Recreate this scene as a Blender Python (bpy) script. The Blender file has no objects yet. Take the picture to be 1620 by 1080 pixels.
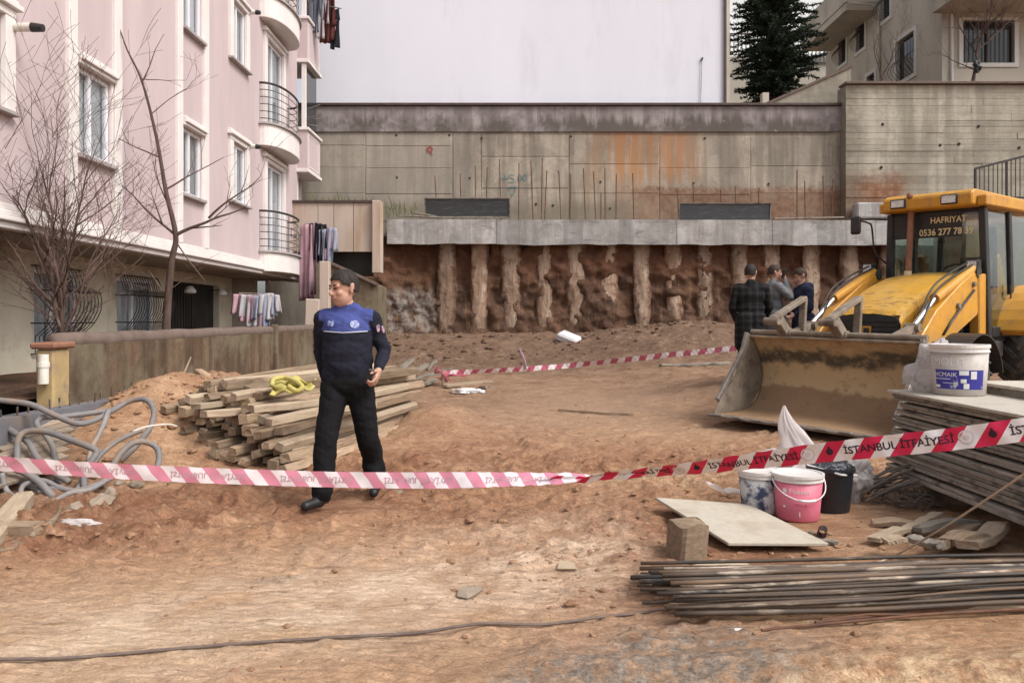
import bpy, bmesh, math, random
import numpy as np
from mathutils import Vector, Matrix, Euler
from mathutils import noise as mnoise
from mathutils.bvhtree import BVHTree

SC = bpy.context.scene
COL = SC.collection
RAD = math.radians

# ------------------------------------------------------------------ camera
F = 1250.0            # focal length in pixels of the 1620 x 1080 picture
HOR = 503.0           # row of the horizon
CAMZ = 1.45
cam = bpy.data.cameras.new('camera')
cam.sensor_width = 36.0
cam.lens = 36.0 * F / 1620.0
cam.shift_y = -(540.0 - HOR) / 1620.0
cam.clip_start = 0.05
cam.clip_end = 500.0
camo = bpy.data.objects.new('camera', cam)
camo.location = (0, 0, CAMZ)
camo.rotation_euler = (RAD(90), 0, 0)
COL.objects.link(camo)
SC.camera = camo

# ------------------------------------------------------------------ world, sun, exposure
SUN_EL, SUN_AZ = RAD(48), RAD(122)      # azimuth clockwise from +Y: high, to the right of and behind the camera
W = bpy.data.worlds.new('World'); SC.world = W; W.use_nodes = True
wn = W.node_tree.nodes; wl = W.node_tree.links
wn.clear()
sky = wn.new('ShaderNodeTexSky'); sky.sky_type = 'NISHITA'; sky.sun_disc = False
sky.sun_elevation = SUN_EL; sky.sun_rotation = SUN_AZ
sky.air_density = 1.0; sky.dust_density = 4.0; sky.ozone_density = 1.0
hs = wn.new('ShaderNodeHueSaturation'); hs.inputs['Saturation'].default_value = 0.32
bg = wn.new('ShaderNodeBackground'); bg.inputs['Strength'].default_value = 0.135
wo = wn.new('ShaderNodeOutputWorld')
wl.new(sky.outputs[0], hs.inputs['Color']); wl.new(hs.outputs[0], bg.inputs['Color']); wl.new(bg.outputs[0], wo.inputs[0])
sl = bpy.data.lights.new('sun', 'SUN'); sl.energy = 1.75; sl.angle = RAD(24); sl.color = (1.0, 0.95, 0.89)
so = bpy.data.objects.new('sun', sl); COL.objects.link(so)
sd = Vector((math.sin(SUN_AZ) * math.cos(SUN_EL), math.cos(SUN_AZ) * math.cos(SUN_EL), math.sin(SUN_EL)))
so.rotation_euler = sd.to_track_quat('Z', 'Y').to_euler()
so.location = (0, -5, 30)
vs = SC.view_settings
vs.view_transform = 'Standard'; vs.look = 'None'; vs.gamma = 1.0; vs.use_curve_mapping = False
vs.exposure = 0.55
SC.cycles.max_bounces = 6
SC.cycles.transparent_max_bounces = 12

random.seed(7)
RNG = np.random.default_rng(7)

# ------------------------------------------------------------------ helpers: geometry
def P(px, py, Y):
    """world point that the photograph shows at pixel (px, py) when it stands Y metres away"""
    return Vector(((px - 810.0) / F * Y, Y, CAMZ + (HOR - py) / F * Y))

def smooth(a, b, t):
    t = np.clip((np.asarray(t, float) - a) / (b - a), 0, 1)
    return t * t * (3 - 2 * t)

_TAB = np.random.default_rng(11).random((256, 256))
def vn(x, y, s=0):
    x = np.asarray(x, float) + s * 17.31; y = np.asarray(y, float) + s * 9.77
    xi = np.floor(x).astype(int); yi = np.floor(y).astype(int)
    fx = x - xi; fy = y - yi
    fx = fx * fx * (3 - 2 * fx); fy = fy * fy * (3 - 2 * fy)
    T = _TAB
    a = T[xi & 255, yi & 255]; b = T[(xi + 1) & 255, yi & 255]
    c = T[xi & 255, (yi + 1) & 255]; d = T[(xi + 1) & 255, (yi + 1) & 255]
    return (a * (1 - fx) + b * fx) * (1 - fy) + (c * (1 - fx) + d * fx) * fy
def fbm(x, y, o=4, s=0, g=0.5):
    t = 0; a = 1.0; n = 0
    for k in range(o):
        t = t + a * vn(x * 2 ** k, y * 2 ** k, s + k * 3); n += a; a *= g
    return t / n

def gauss(x, y, cx, cy, sx, sy, rot=0):
    dx = x - cx; dy = y - cy
    c, s = math.cos(rot), math.sin(rot)
    u = dx * c + dy * s; v = -dx * s + dy * c
    return np.exp(-(u / sx) ** 2 - (v / sy) ** 2)

def gbase(x, y):
    """height of the ground without its small relief"""
    x = np.asarray(x, float); y = np.asarray(y, float)
    z = 0.30 * smooth(6.5, 20, y)
    z = z + 0.15 * smooth(7.2, 9.6, y) * smooth(1.6, 3.6, x)
    z = z + 0.25 * gauss(x, y, 3.9, 12.4, 1.6, 1.2)
    z = z + 0.80 * gauss(x, y, 5.0, 20.4, 3.0, 1.7)
    z = z + 0.70 * smooth(19.8, 23.4, y)
    z = z + 0.50 * gauss(x, y, -3.85, 8.5, 0.95, 0.9) * (.75 + .5 * fbm(x * 1.7, y * 1.7, 3, 61))
    z = z + 0.62 * gauss(x, y, -3.7, 10.3, 1.1, 1.9) * (.75 + .5 * fbm(x * 1.5, y * 1.5, 3, 63))
    z = z + 0.26 * gauss(x, y, -1.0, 10.2, 0.5, 0.9)
    z = z + 0.07 * gauss(x, y, -4.6, 6.9, 1.0, 0.9)
    return z
def gz(x, y): return float(gbase(x, y))

class MB:
    """collects shapes; build() links them as ONE mesh object"""
    def __init__(s): s.v = []; s.f = []; s.mi = []
    def add(s, vs_, fs, mi=0):
        o = len(s.v); s.v += [tuple(p) for p in vs_]
        s.f += [tuple(i + o for i in f) for f in fs]; s.mi += [mi] * len(fs)
        return s
    def box(s, c, size, rot=None, mi=0, taper=1.0):
        hx, hy, hz = (q / 2 for q in size)
        pts = []
        for z, t in ((-hz, 1.0), (hz, taper)):
            for x, y in ((-hx, -hy), (hx, -hy), (hx, hy), (-hx, hy)): pts.append(Vector((x * t, y * t, z)))
        if rot is not None:
            R = rot if isinstance(rot, Matrix) else Euler(rot).to_matrix()
            pts = [R @ p for p in pts]
        c = Vector(c)
        return s.add([p + c for p in pts], [(3, 2, 1, 0), (4, 5, 6, 7), (0, 1, 5, 4), (1, 2, 6, 5), (2, 3, 7, 6), (3, 0, 4, 7)], mi)
    def mm(s, a, b, mi=0):
        a = Vector(a); b = Vector(b)
        return s.box((a + b) / 2, [abs(q) for q in (b - a)], None, mi)
    def beam(s, a, b, w, h, up=(0, 0, 1), mi=0, taper=1.0):
        """box from a to b, w wide, h high"""
        a = Vector(a); b = Vector(b); d = (b - a); L = d.length; d.normalize()
        u = Vector(up); sx = d.cross(u)
        if sx.length < 1e-5: sx = d.cross(Vector((1, 0, 0)))
        sx.normalize(); u = sx.cross(d)
        pts = []
        for q, t in ((a, 1.0), (b, taper)):
            for i, j in ((-1, -1), (1, -1), (1, 1), (-1, 1)): pts.append(q + sx * (i * w / 2 * t) + u * (j * h / 2 * t))
        return s.add(pts, [(3, 2, 1, 0), (4, 5, 6, 7), (0, 1, 5, 4), (1, 2, 6, 5), (2, 3, 7, 6), (3, 0, 4, 7)], mi)
    def tube(s, pts, r, n=8, mi=0, caps=True, closed=False):
        pts = [Vector(p) for p in pts]; m = len(pts)
        if not isinstance(r, (list, tuple)): r = [r] * m
        rings = []; nrm = None
        for i in range(m):
            a = pts[max(i - 1, 0)]; b = pts[min(i + 1, m - 1)]
            if closed: a = pts[(i - 1) % m]; b = pts[(i + 1) % m]
            t = (b - a)
            t = t.normalized() if t.length > 1e-9 else Vector((0, 0, 1))
            if nrm is None:
                nrm = t.cross(Vector((0.13, 0.31, 0.94)))
                if nrm.length < 1e-3: nrm = t.cross(Vector((1, 0, 0)))
            nrm = (nrm - t * nrm.dot(t)).normalized(); bi = t.cross(nrm)
            rings.append([pts[i] + (nrm * math.cos(k * 2 * math.pi / n) + bi * math.sin(k * 2 * math.pi / n)) * r[i] for k in range(n)])
        vs_ = [p for q in rings for p in q]; fs = []
        for i in range(m if closed else m - 1):
            j = (i + 1) % m
            for k in range(n):
                k2 = (k + 1) % n
                fs.append((i * n + k, i * n + k2, j * n + k2, j * n + k))
        if caps and not closed:
            fs.append(tuple(range(n - 1, -1, -1))); fs.append(tuple((m - 1) * n + k for k in range(n)))
        return s.add(vs_, fs, mi)
    def lathe(s, prof, n=24, c=(0, 0, 0), mi=0, caps=True, R=None):
        """prof: list of (radius, z)"""
        c = Vector(c); vs_ = []
        for r, z in prof:
            for k in range(n):
                p = Vector((r * math.cos(2 * math.pi * k / n), r * math.sin(2 * math.pi * k / n), z))
                vs_.append((R @ p if R else p) + c)
        fs = []; m = len(prof)
        for i in range(m - 1):
            for k in range(n):
                k2 = (k + 1) % n
                fs.append((i * n + k, i * n + k2, (i + 1) * n + k2, (i + 1) * n + k))
        if caps:
            fs.append(tuple(range(n - 1, -1, -1))); fs.append(tuple((m - 1) * n + k for k in range(n)))
        return s.add(vs_, fs, mi)
    def prism(s, poly, a, b, axis='x', mi=0):
        """poly (p, q) extruded along axis from a to b; the two other axes in order carry p, q"""
        def mk(p, q, t):
            return (t, p, q) if axis == 'x' else ((p, t, q) if axis == 'y' else (p, q, t))
        n = len(poly)
        vs_ = [mk(p, q, a) for p, q in poly] + [mk(p, q, b) for p, q in poly]
        fs = [tuple(range(n - 1, -1, -1)), tuple(range(n, 2 * n))]
        for i in range(n): fs.append((i, (i + 1) % n, n + (i + 1) % n, n + i))
        return s.add(vs_, fs, mi)
    def grid(s, fn, nu, nv, mi=0, thick=None):
        vs_ = [fn(i / nu, j / nv) for j in range(nv + 1) for i in range(nu + 1)]
        fs = [(j * (nu + 1) + i, j * (nu + 1) + i + 1, (j + 1) * (nu + 1) + i + 1, (j + 1) * (nu + 1) + i) for j in range(nv) for i in range(nu)]
        return s.add(vs_, fs, mi)
    def build(s, name, mats, parent=None, label=None, cat=None, group=None, kind=None, smooth_=False, bevel=0, solid=0, sub=0, weld=False, fix=True):
        me = bpy.data.meshes.new(name)
        vs_ = [Vector(p) for p in s.v]
        if parent is not None:
            Mi = wmat(parent).inverted(); vs_ = [Mi @ p for p in vs_]; loc = None
        else:
            if vs_:
                xs = [p.x for p in vs_]; ys = [p.y for p in vs_]; zs = [p.z for p in vs_]
                loc = Vector(((min(xs) + max(xs)) / 2, (min(ys) + max(ys)) / 2, min(zs)))
            else: loc = Vector()
            vs_ = [p - loc for p in vs_]
        me.from_pydata([tuple(p) for p in vs_], [], s.f)
        if not isinstance(mats, (list, tuple)): mats = [mats]
        for m in mats: me.materials.append(MT[m] if isinstance(m, str) else m)
        if len(mats) > 1: me.polygons.foreach_set('material_index', s.mi)
        if fix or bevel or weld:
            bm = bmesh.new(); bm.from_mesh(me)
            if weld: bmesh.ops.remove_doubles(bm, verts=bm.verts, dist=1e-5)
            if fix: bmesh.ops.recalc_face_normals(bm, faces=bm.faces)
            if bevel:
                es = [e for e in bm.edges if len(e.link_faces) == 2 and e.calc_face_angle(0) > 0.5]
                bmesh.ops.bevel(bm, geom=es, offset=bevel, segments=1, affect='EDGES', clamp_overlap=True)
            bm.to_mesh(me); bm.free()
        if smooth_: me.polygons.foreach_set('use_smooth', [True] * len(me.polygons))
        o = bpy.data.objects.new(name, me); COL.objects.link(o)
        if parent is not None: o.parent = parent
        else: o.location = loc
        if solid:
            md = o.modifiers.new('thickness', 'SOLIDIFY'); md.thickness = solid; md.offset = 0
        if sub:
            md = o.modifiers.new('subdivision', 'SUBSURF'); md.levels = sub; md.render_levels = sub
        tag(o, label, cat, group, kind)
        return o

def wmat(o):
    m = Matrix.LocRotScale(o.location, o.rotation_euler, o.scale)
    return (wmat(o.parent) @ m) if o.parent else m
def tag(o, label=None, cat=None, group=None, kind=None):
    if label: o['label'] = label
    if cat: o['category'] = cat
    if group: o['group'] = group
    if kind: o['kind'] = kind
    return o
def thing(name, loc, rz=0, label=None, cat=None, group=None, rot=None):
    o = bpy.data.objects.new(name, None); COL.objects.link(o)
    o.empty_display_size = 0.2
    o.location = loc; o.rotation_euler = rot if rot else (0, 0, rz)
    return tag(o, label, cat, group)
def copy_tree(o, parent=None):
    c = o.copy(); COL.objects.link(c); c.parent = parent
    for ch in list(o.children): copy_tree(ch, c)
    return c
def spline(pts, n=8):
    """Catmull-Rom through pts"""
    pts = [Vector(p) for p in pts]; out = []
    q = [pts[0] * 2 - pts[1]] + pts + [pts[-1] * 2 - pts[-2]]
    for i in range(1, len(q) - 2):
        a, b, c, d = q[i - 1], q[i], q[i + 1], q[i + 2]
        for k in range(n):
            t = k / n
            out.append(0.5 * ((2 * b) + (c - a) * t + (2 * a - 5 * b + 4 * c - d) * t * t + (3 * b - a - 3 * c + d) * t ** 3))
    out.append(pts[-1]); return out

# ------------------------------------------------------------------ helpers: materials
MT = {}
class NB:
    """small node builder"""
    def __init__(s, name):
        s.m = bpy.data.materials.new(name); s.m.use_nodes = True
        s.t = s.m.node_tree; s.t.nodes.clear()
        s.out = s.t.nodes.new('ShaderNodeOutputMaterial'); MT[name] = s.m
    def n(s, typ, ins=None, **kw):
        d = s.t.nodes.new(typ)
        for k, v in kw.items(): setattr(d, k, v)
        for k, v in (ins or {}).items(): s.set(d.inputs[k], v)
        return d
    def set(s, sock, v):
        if isinstance(v, bpy.types.NodeSocket): s.t.links.new(v, sock)
        elif isinstance(v, (tuple, list)):
            if sock.type == 'RGBA' and len(v) == 3: v = tuple(v) + (1,)
            sock.default_value = v
        else: sock.default_value = v
    def obj(s): return s.n('ShaderNodeTexCoord').outputs['Object']
    def uv(s): return s.n('ShaderNodeTexCoord').outputs['UV']
    def pos(s): return s.n('ShaderNodeNewGeometry').outputs['Position']
    def rnd(s): return s.n('ShaderNodeObjectInfo').outputs['Random']
    def attr(s, name): return s.n('ShaderNodeAttribute', attribute_name=name).outputs['Fac']
    def map(s, v, scale=(1, 1, 1), loc=(0, 0, 0), rot=(0, 0, 0)):
        return s.n('ShaderNodeMapping', {'Vector': v, 'Scale': scale, 'Location': loc, 'Rotation': rot}).outputs[0]
    def noise(s, v, scale=5, detail=5, rough=0.6, dist=0.0):
        return s.n('ShaderNodeTexNoise', {'Vector': v, 'Scale': scale, 'Detail': detail, 'Roughness': rough, 'Distortion': dist}).outputs['Fac']
    def vor(s, v, scale=5, feature='F1'):
        return s.n('ShaderNodeTexVoronoi', {'Vector': v, 'Scale': scale}, feature=feature).outputs['Distance']
    def ramp(s, f, stops, interp='LINEAR'):
        d = s.n('ShaderNodeValToRGB'); cr = d.color_ramp; cr.interpolation = interp
        while len(cr.elements) < len(stops): cr.elements.new(0.5)
        for e, (p, c) in zip(cr.elements, stops):
            e.position = p; e.color = (c, c, c, 1) if isinstance(c, (int, float)) else tuple(c)[:3] + (1,)
        s.set(d.inputs[0], f); return d.outputs[0]
    def mix(s, f, a, b, blend='MIX'):
        d = s.n('ShaderNodeMix', data_type='RGBA', blend_type=blend)
        s.set(d.inputs[0], f); s.set(d.inputs[6], a); s.set(d.inputs[7], b)
        return d.outputs[2]
    def math(s, op, a, b=0.0, clamp=False):
        d = s.n('ShaderNodeMath', operation=op, use_clamp=clamp)
        s.set(d.inputs[0], a); s.set(d.inputs[1], b); return d.outputs[0]
    def sep(s, v):
        d = s.n('ShaderNodeSeparateXYZ', {'Vector': v}); return d.outputs
    def band(s, v, a, b, e):
        """1 between a and b, soft edge e"""
        m1 = s.n('ShaderNodeMapRange', {'Value': v, 'From Min': a - e, 'From Max': a + e}, interpolation_type='SMOOTHSTEP').outputs[0]
        m2 = s.n('ShaderNodeMapRange', {'Value': v, 'From Min': b - e, 'From Max': b + e, 'To Min': 1.0, 'To Max': 0.0}, interpolation_type='SMOOTHSTEP').outputs[0]
        return s.math('MULTIPLY', m1, m2)
    def bump(s, h, strength=0.5, dist=0.02, nrm=None):
        ins = {'Height': h, 'Strength': strength, 'Distance': dist}
        if nrm is not None: ins['Normal'] = nrm
        return s.n('ShaderNodeBump', ins).outputs[0]
    def done(s, col, rough=0.85, metal=0.0, spec=0.5, nrm=None, **kw):
        ins = {'Base Color': col, 'Roughness': rough, 'Metallic': metal, 'Specular IOR Level': spec}
        if nrm is not None: ins['Normal'] = nrm
        ins.update(kw)
        b = s.n('ShaderNodeBsdfPrincipled', ins)
        s.t.links.new(b.outputs[0], s.out.inputs[0]); return s.m

def plain(name, c1, c2=None, scale=6, rough=0.8, spec=0.35, bump=0.0, bscale=60, bdist=0.01, metal=0.0, stretch=(1, 1, 1), lo=0.35, hi=0.65, rv=0.0, dirt=None, dscale=3, dlo=0.5, dhi=0.7):
    """two-tone noisy material; rv: brightness spread between objects; dirt: third colour in patches"""
    s = NB(name); v = s.map(s.obj(), stretch)
    if rv:
        off = s.n('ShaderNodeVectorMath', {0: v, 1: s.n('ShaderNodeCombineXYZ', {0: s.math('MULTIPLY', s.rnd(), 37.0), 1: s.math('MULTIPLY', s.rnd(), 11.0)}).outputs[0]}, operation='ADD').outputs[0]
        v = off
    c2 = c2 or tuple(q * 0.8 for q in c1)
    col = s.mix(s.ramp(s.noise(v, scale), [(lo, 0), (hi, 1)]), c1, c2)
    if dirt: col = s.mix(s.ramp(s.noise(v, dscale, 6, 0.65), [(dlo, 0), (dhi, 1)]), col, dirt)
    if rv:
        k = s.math('MULTIPLY_ADD', s.rnd(), 2 * rv); s.t.nodes[-1].inputs[2].default_value = 1 - rv
        col = s.n('ShaderNodeHueSaturation', {'Color': col, 'Value': k}).outputs[0]
    nrm = s.bump(s.noise(v, bscale, 4), bump, bdist) if bump else None
    return s.done(col, rough, metal, spec, nrm)
# ------------------------------------------------------------------ materials
plain('pink_stucco', (.55, .455, .462), (.50, .41, .418), 2.2, .9, .2, .12, 160, .004, lo=.3, hi=.7, stretch=(1, 1, .22), dirt=(.42, .345, .35), dscale=.8, dlo=.45, dhi=.8)
plain('cream_stucco', (.66, .60, .48), (.58, .52, .41), 2, .9, .2, .12, 140, .004, dirt=(.33, .28, .22), dscale=1.1)
plain('white_trim', (.72, .68, .66), (.66, .61, .59), 2.5, .8, .25, .06, 90, .003)
plain('soffit_paint', (.36, .31, .27), (.29, .25, .21), 1.5, .9, .2)
plain('white_upvc', (.74, .74, .77), (.70, .70, .73), 3, .4, .45)
plain('sill_stone', (.40, .36, .35), (.30, .27, .26), 8, .7, .3)
plain('dark_iron', (.028, .026, .026), (.05, .04, .035), 20, .55, .4)
plain('curtain_white', (.60, .60, .61), (.48, .48, .49), 3, .95, .1)
plain('curtain_grey', (.40, .41, .41), (.30, .31, .31), 3, .95, .1)
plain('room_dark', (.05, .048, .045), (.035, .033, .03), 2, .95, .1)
plain('black_plastic', (.016, .016, .018), (.03, .028, .027), 8, .45, .4)
plain('steel_rail', (.30, .28, .27), (.22, .2, .19), 10, .45, .4, metal=.6)
plain('white_render', (.72, .725, .79), (.665, .67, .735), .45, .9, .15, .05, 60, .004, stretch=(1, 1, .25), lo=.3, hi=.7, dirt=(.58, .575, .615), dscale=.6, dlo=.55, dhi=.75)
plain('brown_metal', (.09, .062, .052), (.06, .042, .036), 6, .6, .35)
plain('dark_panel', (.055, .057, .062), (.11, .11, .115), 5, .7, .3, .2, 30, .004, stretch=(.5, 1, 3), lo=.5, hi=.72)
plain('beige_panel', (.50, .41, .35), (.44, .355, .30), 1.4, .9, .15, .1, 60, .004, dirt=(.37, .27, .19), dscale=1.2, stretch=(2, 1, .3))
plain('beige_stucco', (.50, .455, .385), (.43, .39, .33), .8, .92, .15, .1, 60, .006, stretch=(1, 1, .45), dirt=(.26, .235, .2), dscale=.7, dlo=.52, dhi=.75)
plain('stucco_white', (.62, .6, .565), (.55, .53, .5), .8, .9, .15)
plain('far_bright', (.80, .82, .82), (.75, .77, .77), .5, .9, .1)
plain('bark', (.075, .05, .042), (.12, .085, .07), 18, .95, .1, .5, 60, .006, stretch=(1, 1, .3))
plain('bark_twig', (.13, .085, .072), (.19, .13, .11), 14, .95, .1)
plain('hose_grey', (.165, .16, .165), (.225, .205, .195), 6, .65, .3, rv=.15, dirt=(.26, .19, .14), dscale=4, dlo=.5, dhi=.66)
plain('pvc_white', (.70, .66, .60), (.60, .55, .48), 8, .5, .4)
plain('rope', (.50, .42, .33), (.40, .32, .24), 30, .9, .1)
plain('rope_dark', (.13, .10, .09), (.19, .145, .12), 20, .9, .1)
plain('rebar_steel', (.045, .042, .042), (.16, .10, .06), 5, .65, .4, .5, 80, .003, stretch=(.3, 1, 1), rv=.4, dirt=(.46, .37, .28), dscale=7, dlo=.56, dhi=.66)
plain('rebar_rust', (.17, .085, .05), (.10, .055, .04), 9, .85, .2)
plain('foam_block', (.62, .62, .64), (.52, .51, .52), 5, .9, .15, .3, 40, .01)
plain('yellow_cloth', (.50, .44, .16), (.40, .34, .11), 9, .95, .1)
plain('white_plastic', (.78, .76, .76), (.70, .67, .66), 7, .45, .4)
plain('foliage_dark', (.018, .030, .020), (.032, .048, .028), 3, .8, .2)
plain('weed', (.10, .14, .05), (.15, .15, .06), 9, .85, .2)
plain('stone', (.33, .27, .21), (.22, .17, .13), 9, .95, .1, .5, 50, .01, rv=.25)
plain('clod_soil', (.33, .20, .125), (.24, .14, .085), 9, .98, .05, .5, 60, .008)
plain('clod_dark', (.17, .11, .077), (.11, .07, .05), 9, .98, .05, .5, 60, .01)
plain('skin', (.50, .29, .215), (.46, .255, .185), 14, .55, .35)
plain('hair_black', (.014, .011, .010), (.034, .027, .023), 60, .7, .3, .5, 150, .004, stretch=(1, 1, .3))
plain('hair_brown', (.035, .02, .014), (.05, .03, .02), 30, .7, .3)
plain('eye_dark', (.02, .015, .012), None, 3, .3, .5)
plain('lips', (.42, .19, .15), None, 10, .5, .35)
plain('cloth_navy', (.012, .0125, .022), (.018, .0185, .03), 8, .9, .2, .25, 300, .002)
plain('cloth_blue', (.062, .080, .25), (.048, .064, .21), 8, .85, .2, .25, 300, .002)
plain('cloth_black', (.006, .006, .007), (.009, .009, .011), 8, .9, .2, .25, 260, .002)
plain('shoe_black', (.012, .012, .013), None, 8, .5, .4)
plain('badge_white', (.48, .52, .70), (.16, .2, .48), 70, .8, .2, lo=.45, hi=.55)
plain('badge_red', (.42, .28, .33), (.12, .08, .12), 70, .8, .2, lo=.48, hi=.56)
plain('piping_grey', (.55, .56, .62), None, 8, .7, .2)
plain('cloth_grey', (.20, .205, .215), (.155, .16, .17), 10, .95, .1)
plain('cloth_darkblue', (.020, .026, .052), (.027, .033, .062), 8, .9, .15)
for nm, c in (('laundry_pink', (.50, .31, .36)), ('laundry_mauve', (.33, .22, .25)), ('laundry_white', (.45, .43, .45)), ('laundry_blue', (.33, .36, .46)), ('laundry_black', (.02, .02, .026)), ('laundry_navy', (.045, .05, .085)), ('laundry_maroon', (.10, .035, .032)), ('laundry_denim', (.12, .13, .17))):
    plain(nm, c, tuple(q * .85 for q in c), 5, .95, .1)

def wood(name, c1, c2, rv=.2, dirt=(.30, .21, .145), dl=.52):
    s = NB(name); o = s.obj(); r = s.rnd()
    v = s.n('ShaderNodeVectorMath', {0: o, 1: s.n('ShaderNodeCombineXYZ', {0: s.math('MULTIPLY', r, 31.0), 1: s.math('MULTIPLY', r, 57.0), 2: 0.0}).outputs[0]}, operation='ADD').outputs[0]
    g = s.map(v, (.8, 9, 9))
    n1 = s.noise(g, 5, 6, .65, .6)
    col = s.mix(s.ramp(n1, [(.32, 0), (.68, 1)]), c1, c2)
    col = s.mix(s.ramp(s.noise(v, 4, 6, .7), [(dl, 0), (dl + .14, 1)]), col, dirt)
    k = s.math('MULTIPLY_ADD', r, 2 * rv); s.t.nodes[-1].inputs[2].default_value = 1 - rv
    col = s.n('ShaderNodeHueSaturation', {'Color': col, 'Value': k, 'Saturation': .95}).outputs[0]
    s.done(col, .88, 0, .2, s.bump(n1, .55, .006))
wood('timber', (.42, .305, .20), (.17, .115, .072), .32, dl=.48)
wood('timber_pale', (.46, .36, .255), (.33, .25, .17), .2, dl=.55)
wood('board_grey', (.33, .29, .24), (.215, .185, .15), .25, (.10, .085, .07), .5)
wood('board_pale', (.50, .46, .39), (.42, .38, .32), .1, (.33, .27, .2), .55)
wood('pallet_wood', (.30, .235, .175), (.20, .155, .115), .2)

# sheet of chipboard
plain('ply_sheet', (.50, .45, .375), (.44, .39, .32), 22, .8, .2, .15, 70, .003, dirt=(.38, .31, .235), dscale=3.0)

# ---- ground
s = NB('ground_soil'); p = s.pos()
n_big = s.noise(p, .45, 5, .6); n_mid = s.noise(p, 2.3, 7, .66); n_fine = s.noise(p, 11, 8, .7)
n_str = s.noise(s.map(p, (1.0, 3.2, 1)), 3.0, 7, .68, .4)
col = s.mix(s.ramp(n_mid, [(.36, 0), (.64, 1)]), (.43, .275, .17), (.29, .165, .095))
col = s.mix(s.ramp(n_big, [(.42, 0), (.62, 1)]), col, s.mix(s.ramp(n_mid, [(.4, 0), (.6, 1)]), (.44, .29, .185), (.33, .195, .12)))
col = s.mix(s.math('MULTIPLY', s.attr('red'), s.ramp(n_str, [(.3, .35), (.6, 1)])), col, (.20, .10, .06))
col = s.mix(s.math('MULTIPLY', s.attr('pale'), s.ramp(n_mid, [(.36, .15), (.58, 1)])), col, (.58, .435, .32))
col = s.mix(s.math('MULTIPLY', s.attr('yellow'), s.ramp(n_fine, [(.40, .0), (.60, 1)])), col, (.53, .39, .255))
col = s.mix(s.math('MULTIPLY', s.attr('moist_shade'), s.ramp(n_mid, [(.25, .7), (.7, 1)])), col, s.mix(s.ramp(n_fine, [(.4, 0), (.62, 1)]), (.062, .038, .027), (.115, .072, .050)))
col = s.mix(s.math('MULTIPLY', s.attr('far_brown'), .8), col, s.mix(s.ramp(n_mid, [(.38, 0), (.62, 1)]), (.175, .12, .087), (.115, .075, .053)))
col = s.mix(s.math('MULTIPLY', s.attr('ash'), s.ramp(n_fine, [(.36, 0), (.58, 1)])), col, s.mix(s.ramp(s.noise(p, 30, 6, .7), [(.4, 0), (.6, 1)]), (.14, .115, .095), (.25, .215, .185)))
spk = s.ramp(s.noise(p, 34, 4, .6), [(.66, 0), (.74, 1)])
col = s.mix(s.math('MULTIPLY', spk, .55), col, (.52, .42, .33))
dk = s.ramp(n_str, [(.30, 1), (.42, 0)])
col = s.mix(s.math('MULTIPLY', dk, .65), col, (.14, .078, .048))
col = s.mix(s.ramp(n_fine, [(.30, .55), (.42, 0)]), col, (.17, .10, .065))
col = s.mix(s.ramp(n_fine, [(.58, 0), (.72, .5)]), col, (.52, .375, .26))
hh = s.math('ADD', s.math('MULTIPLY', n_fine, .7), s.math('MULTIPLY', s.noise(p, 45, 6, .7), .3))
n_cr = s.noise(s.map(p, (1.0, 2.6, 1)), 9.0, 6, .72, .6)
nb = s.bump(n_cr, .9, .05, s.bump(hh, .45, .03, s.bump(n_str, .8, .07)))
col = s.mix(s.math('MULTIPLY', s.ramp(n_cr, [(.33, 1), (.43, 0)]), s.math('ADD', s.math('MULTIPLY', s.attr('red'), .6), .15)), col, (.15, .08, .05))
col = s.n('ShaderNodeHueSaturation', {'Color': s.mix(1.0, col, s.ramp(s.noise(p, 75, 3, .6), [(.36, .90), (.5, 1), (.66, 1.08)]), 'MULTIPLY'), 'Value': 1.38, 'Saturation': 1.04, 'Hue': .4985}).outputs[0]
s.done(col, .95, 0, .15, nb)

# ---- excavated soil face
s = NB('soil_face'); p = s.pos()
n1 = s.noise(p, .9, 7, .65); n2 = s.noise(p, 5, 8, .7); n3 = s.noise(s.map(p, (3.5, 1, .7)), 1.6, 6, .65, .8)
col = s.mix(s.ramp(n1, [(.38, 0), (.62, 1)]), (.150, .082, .052), (.080, .050, .037))
col = s.mix(s.ramp(n3, [(.52, 0), (.68, 1)]), col, (.20, .12, .08))
col = s.mix(s.ramp(n2, [(.63, 0), (.74, 1)]), col, (.24, .18, .135))
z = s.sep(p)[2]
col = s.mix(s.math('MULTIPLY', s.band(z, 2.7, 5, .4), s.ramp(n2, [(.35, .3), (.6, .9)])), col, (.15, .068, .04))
xg = s.band(s.sep(p)[0], -3.7, -2.25, .2); zg = s.band(z, 1.0, 2.25, .2)
col = s.mix(s.math('MULTIPLY', s.math('MULTIPLY', xg, zg), s.ramp(n2, [(.42, 0), (.56, .85)])), col, (.27, .24, .215))
s.done(col, .96, 0, .1, s.bump(s.math('ADD', n2, s.noise(p, 16, 6, .7)), 1.0, .05))

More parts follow.
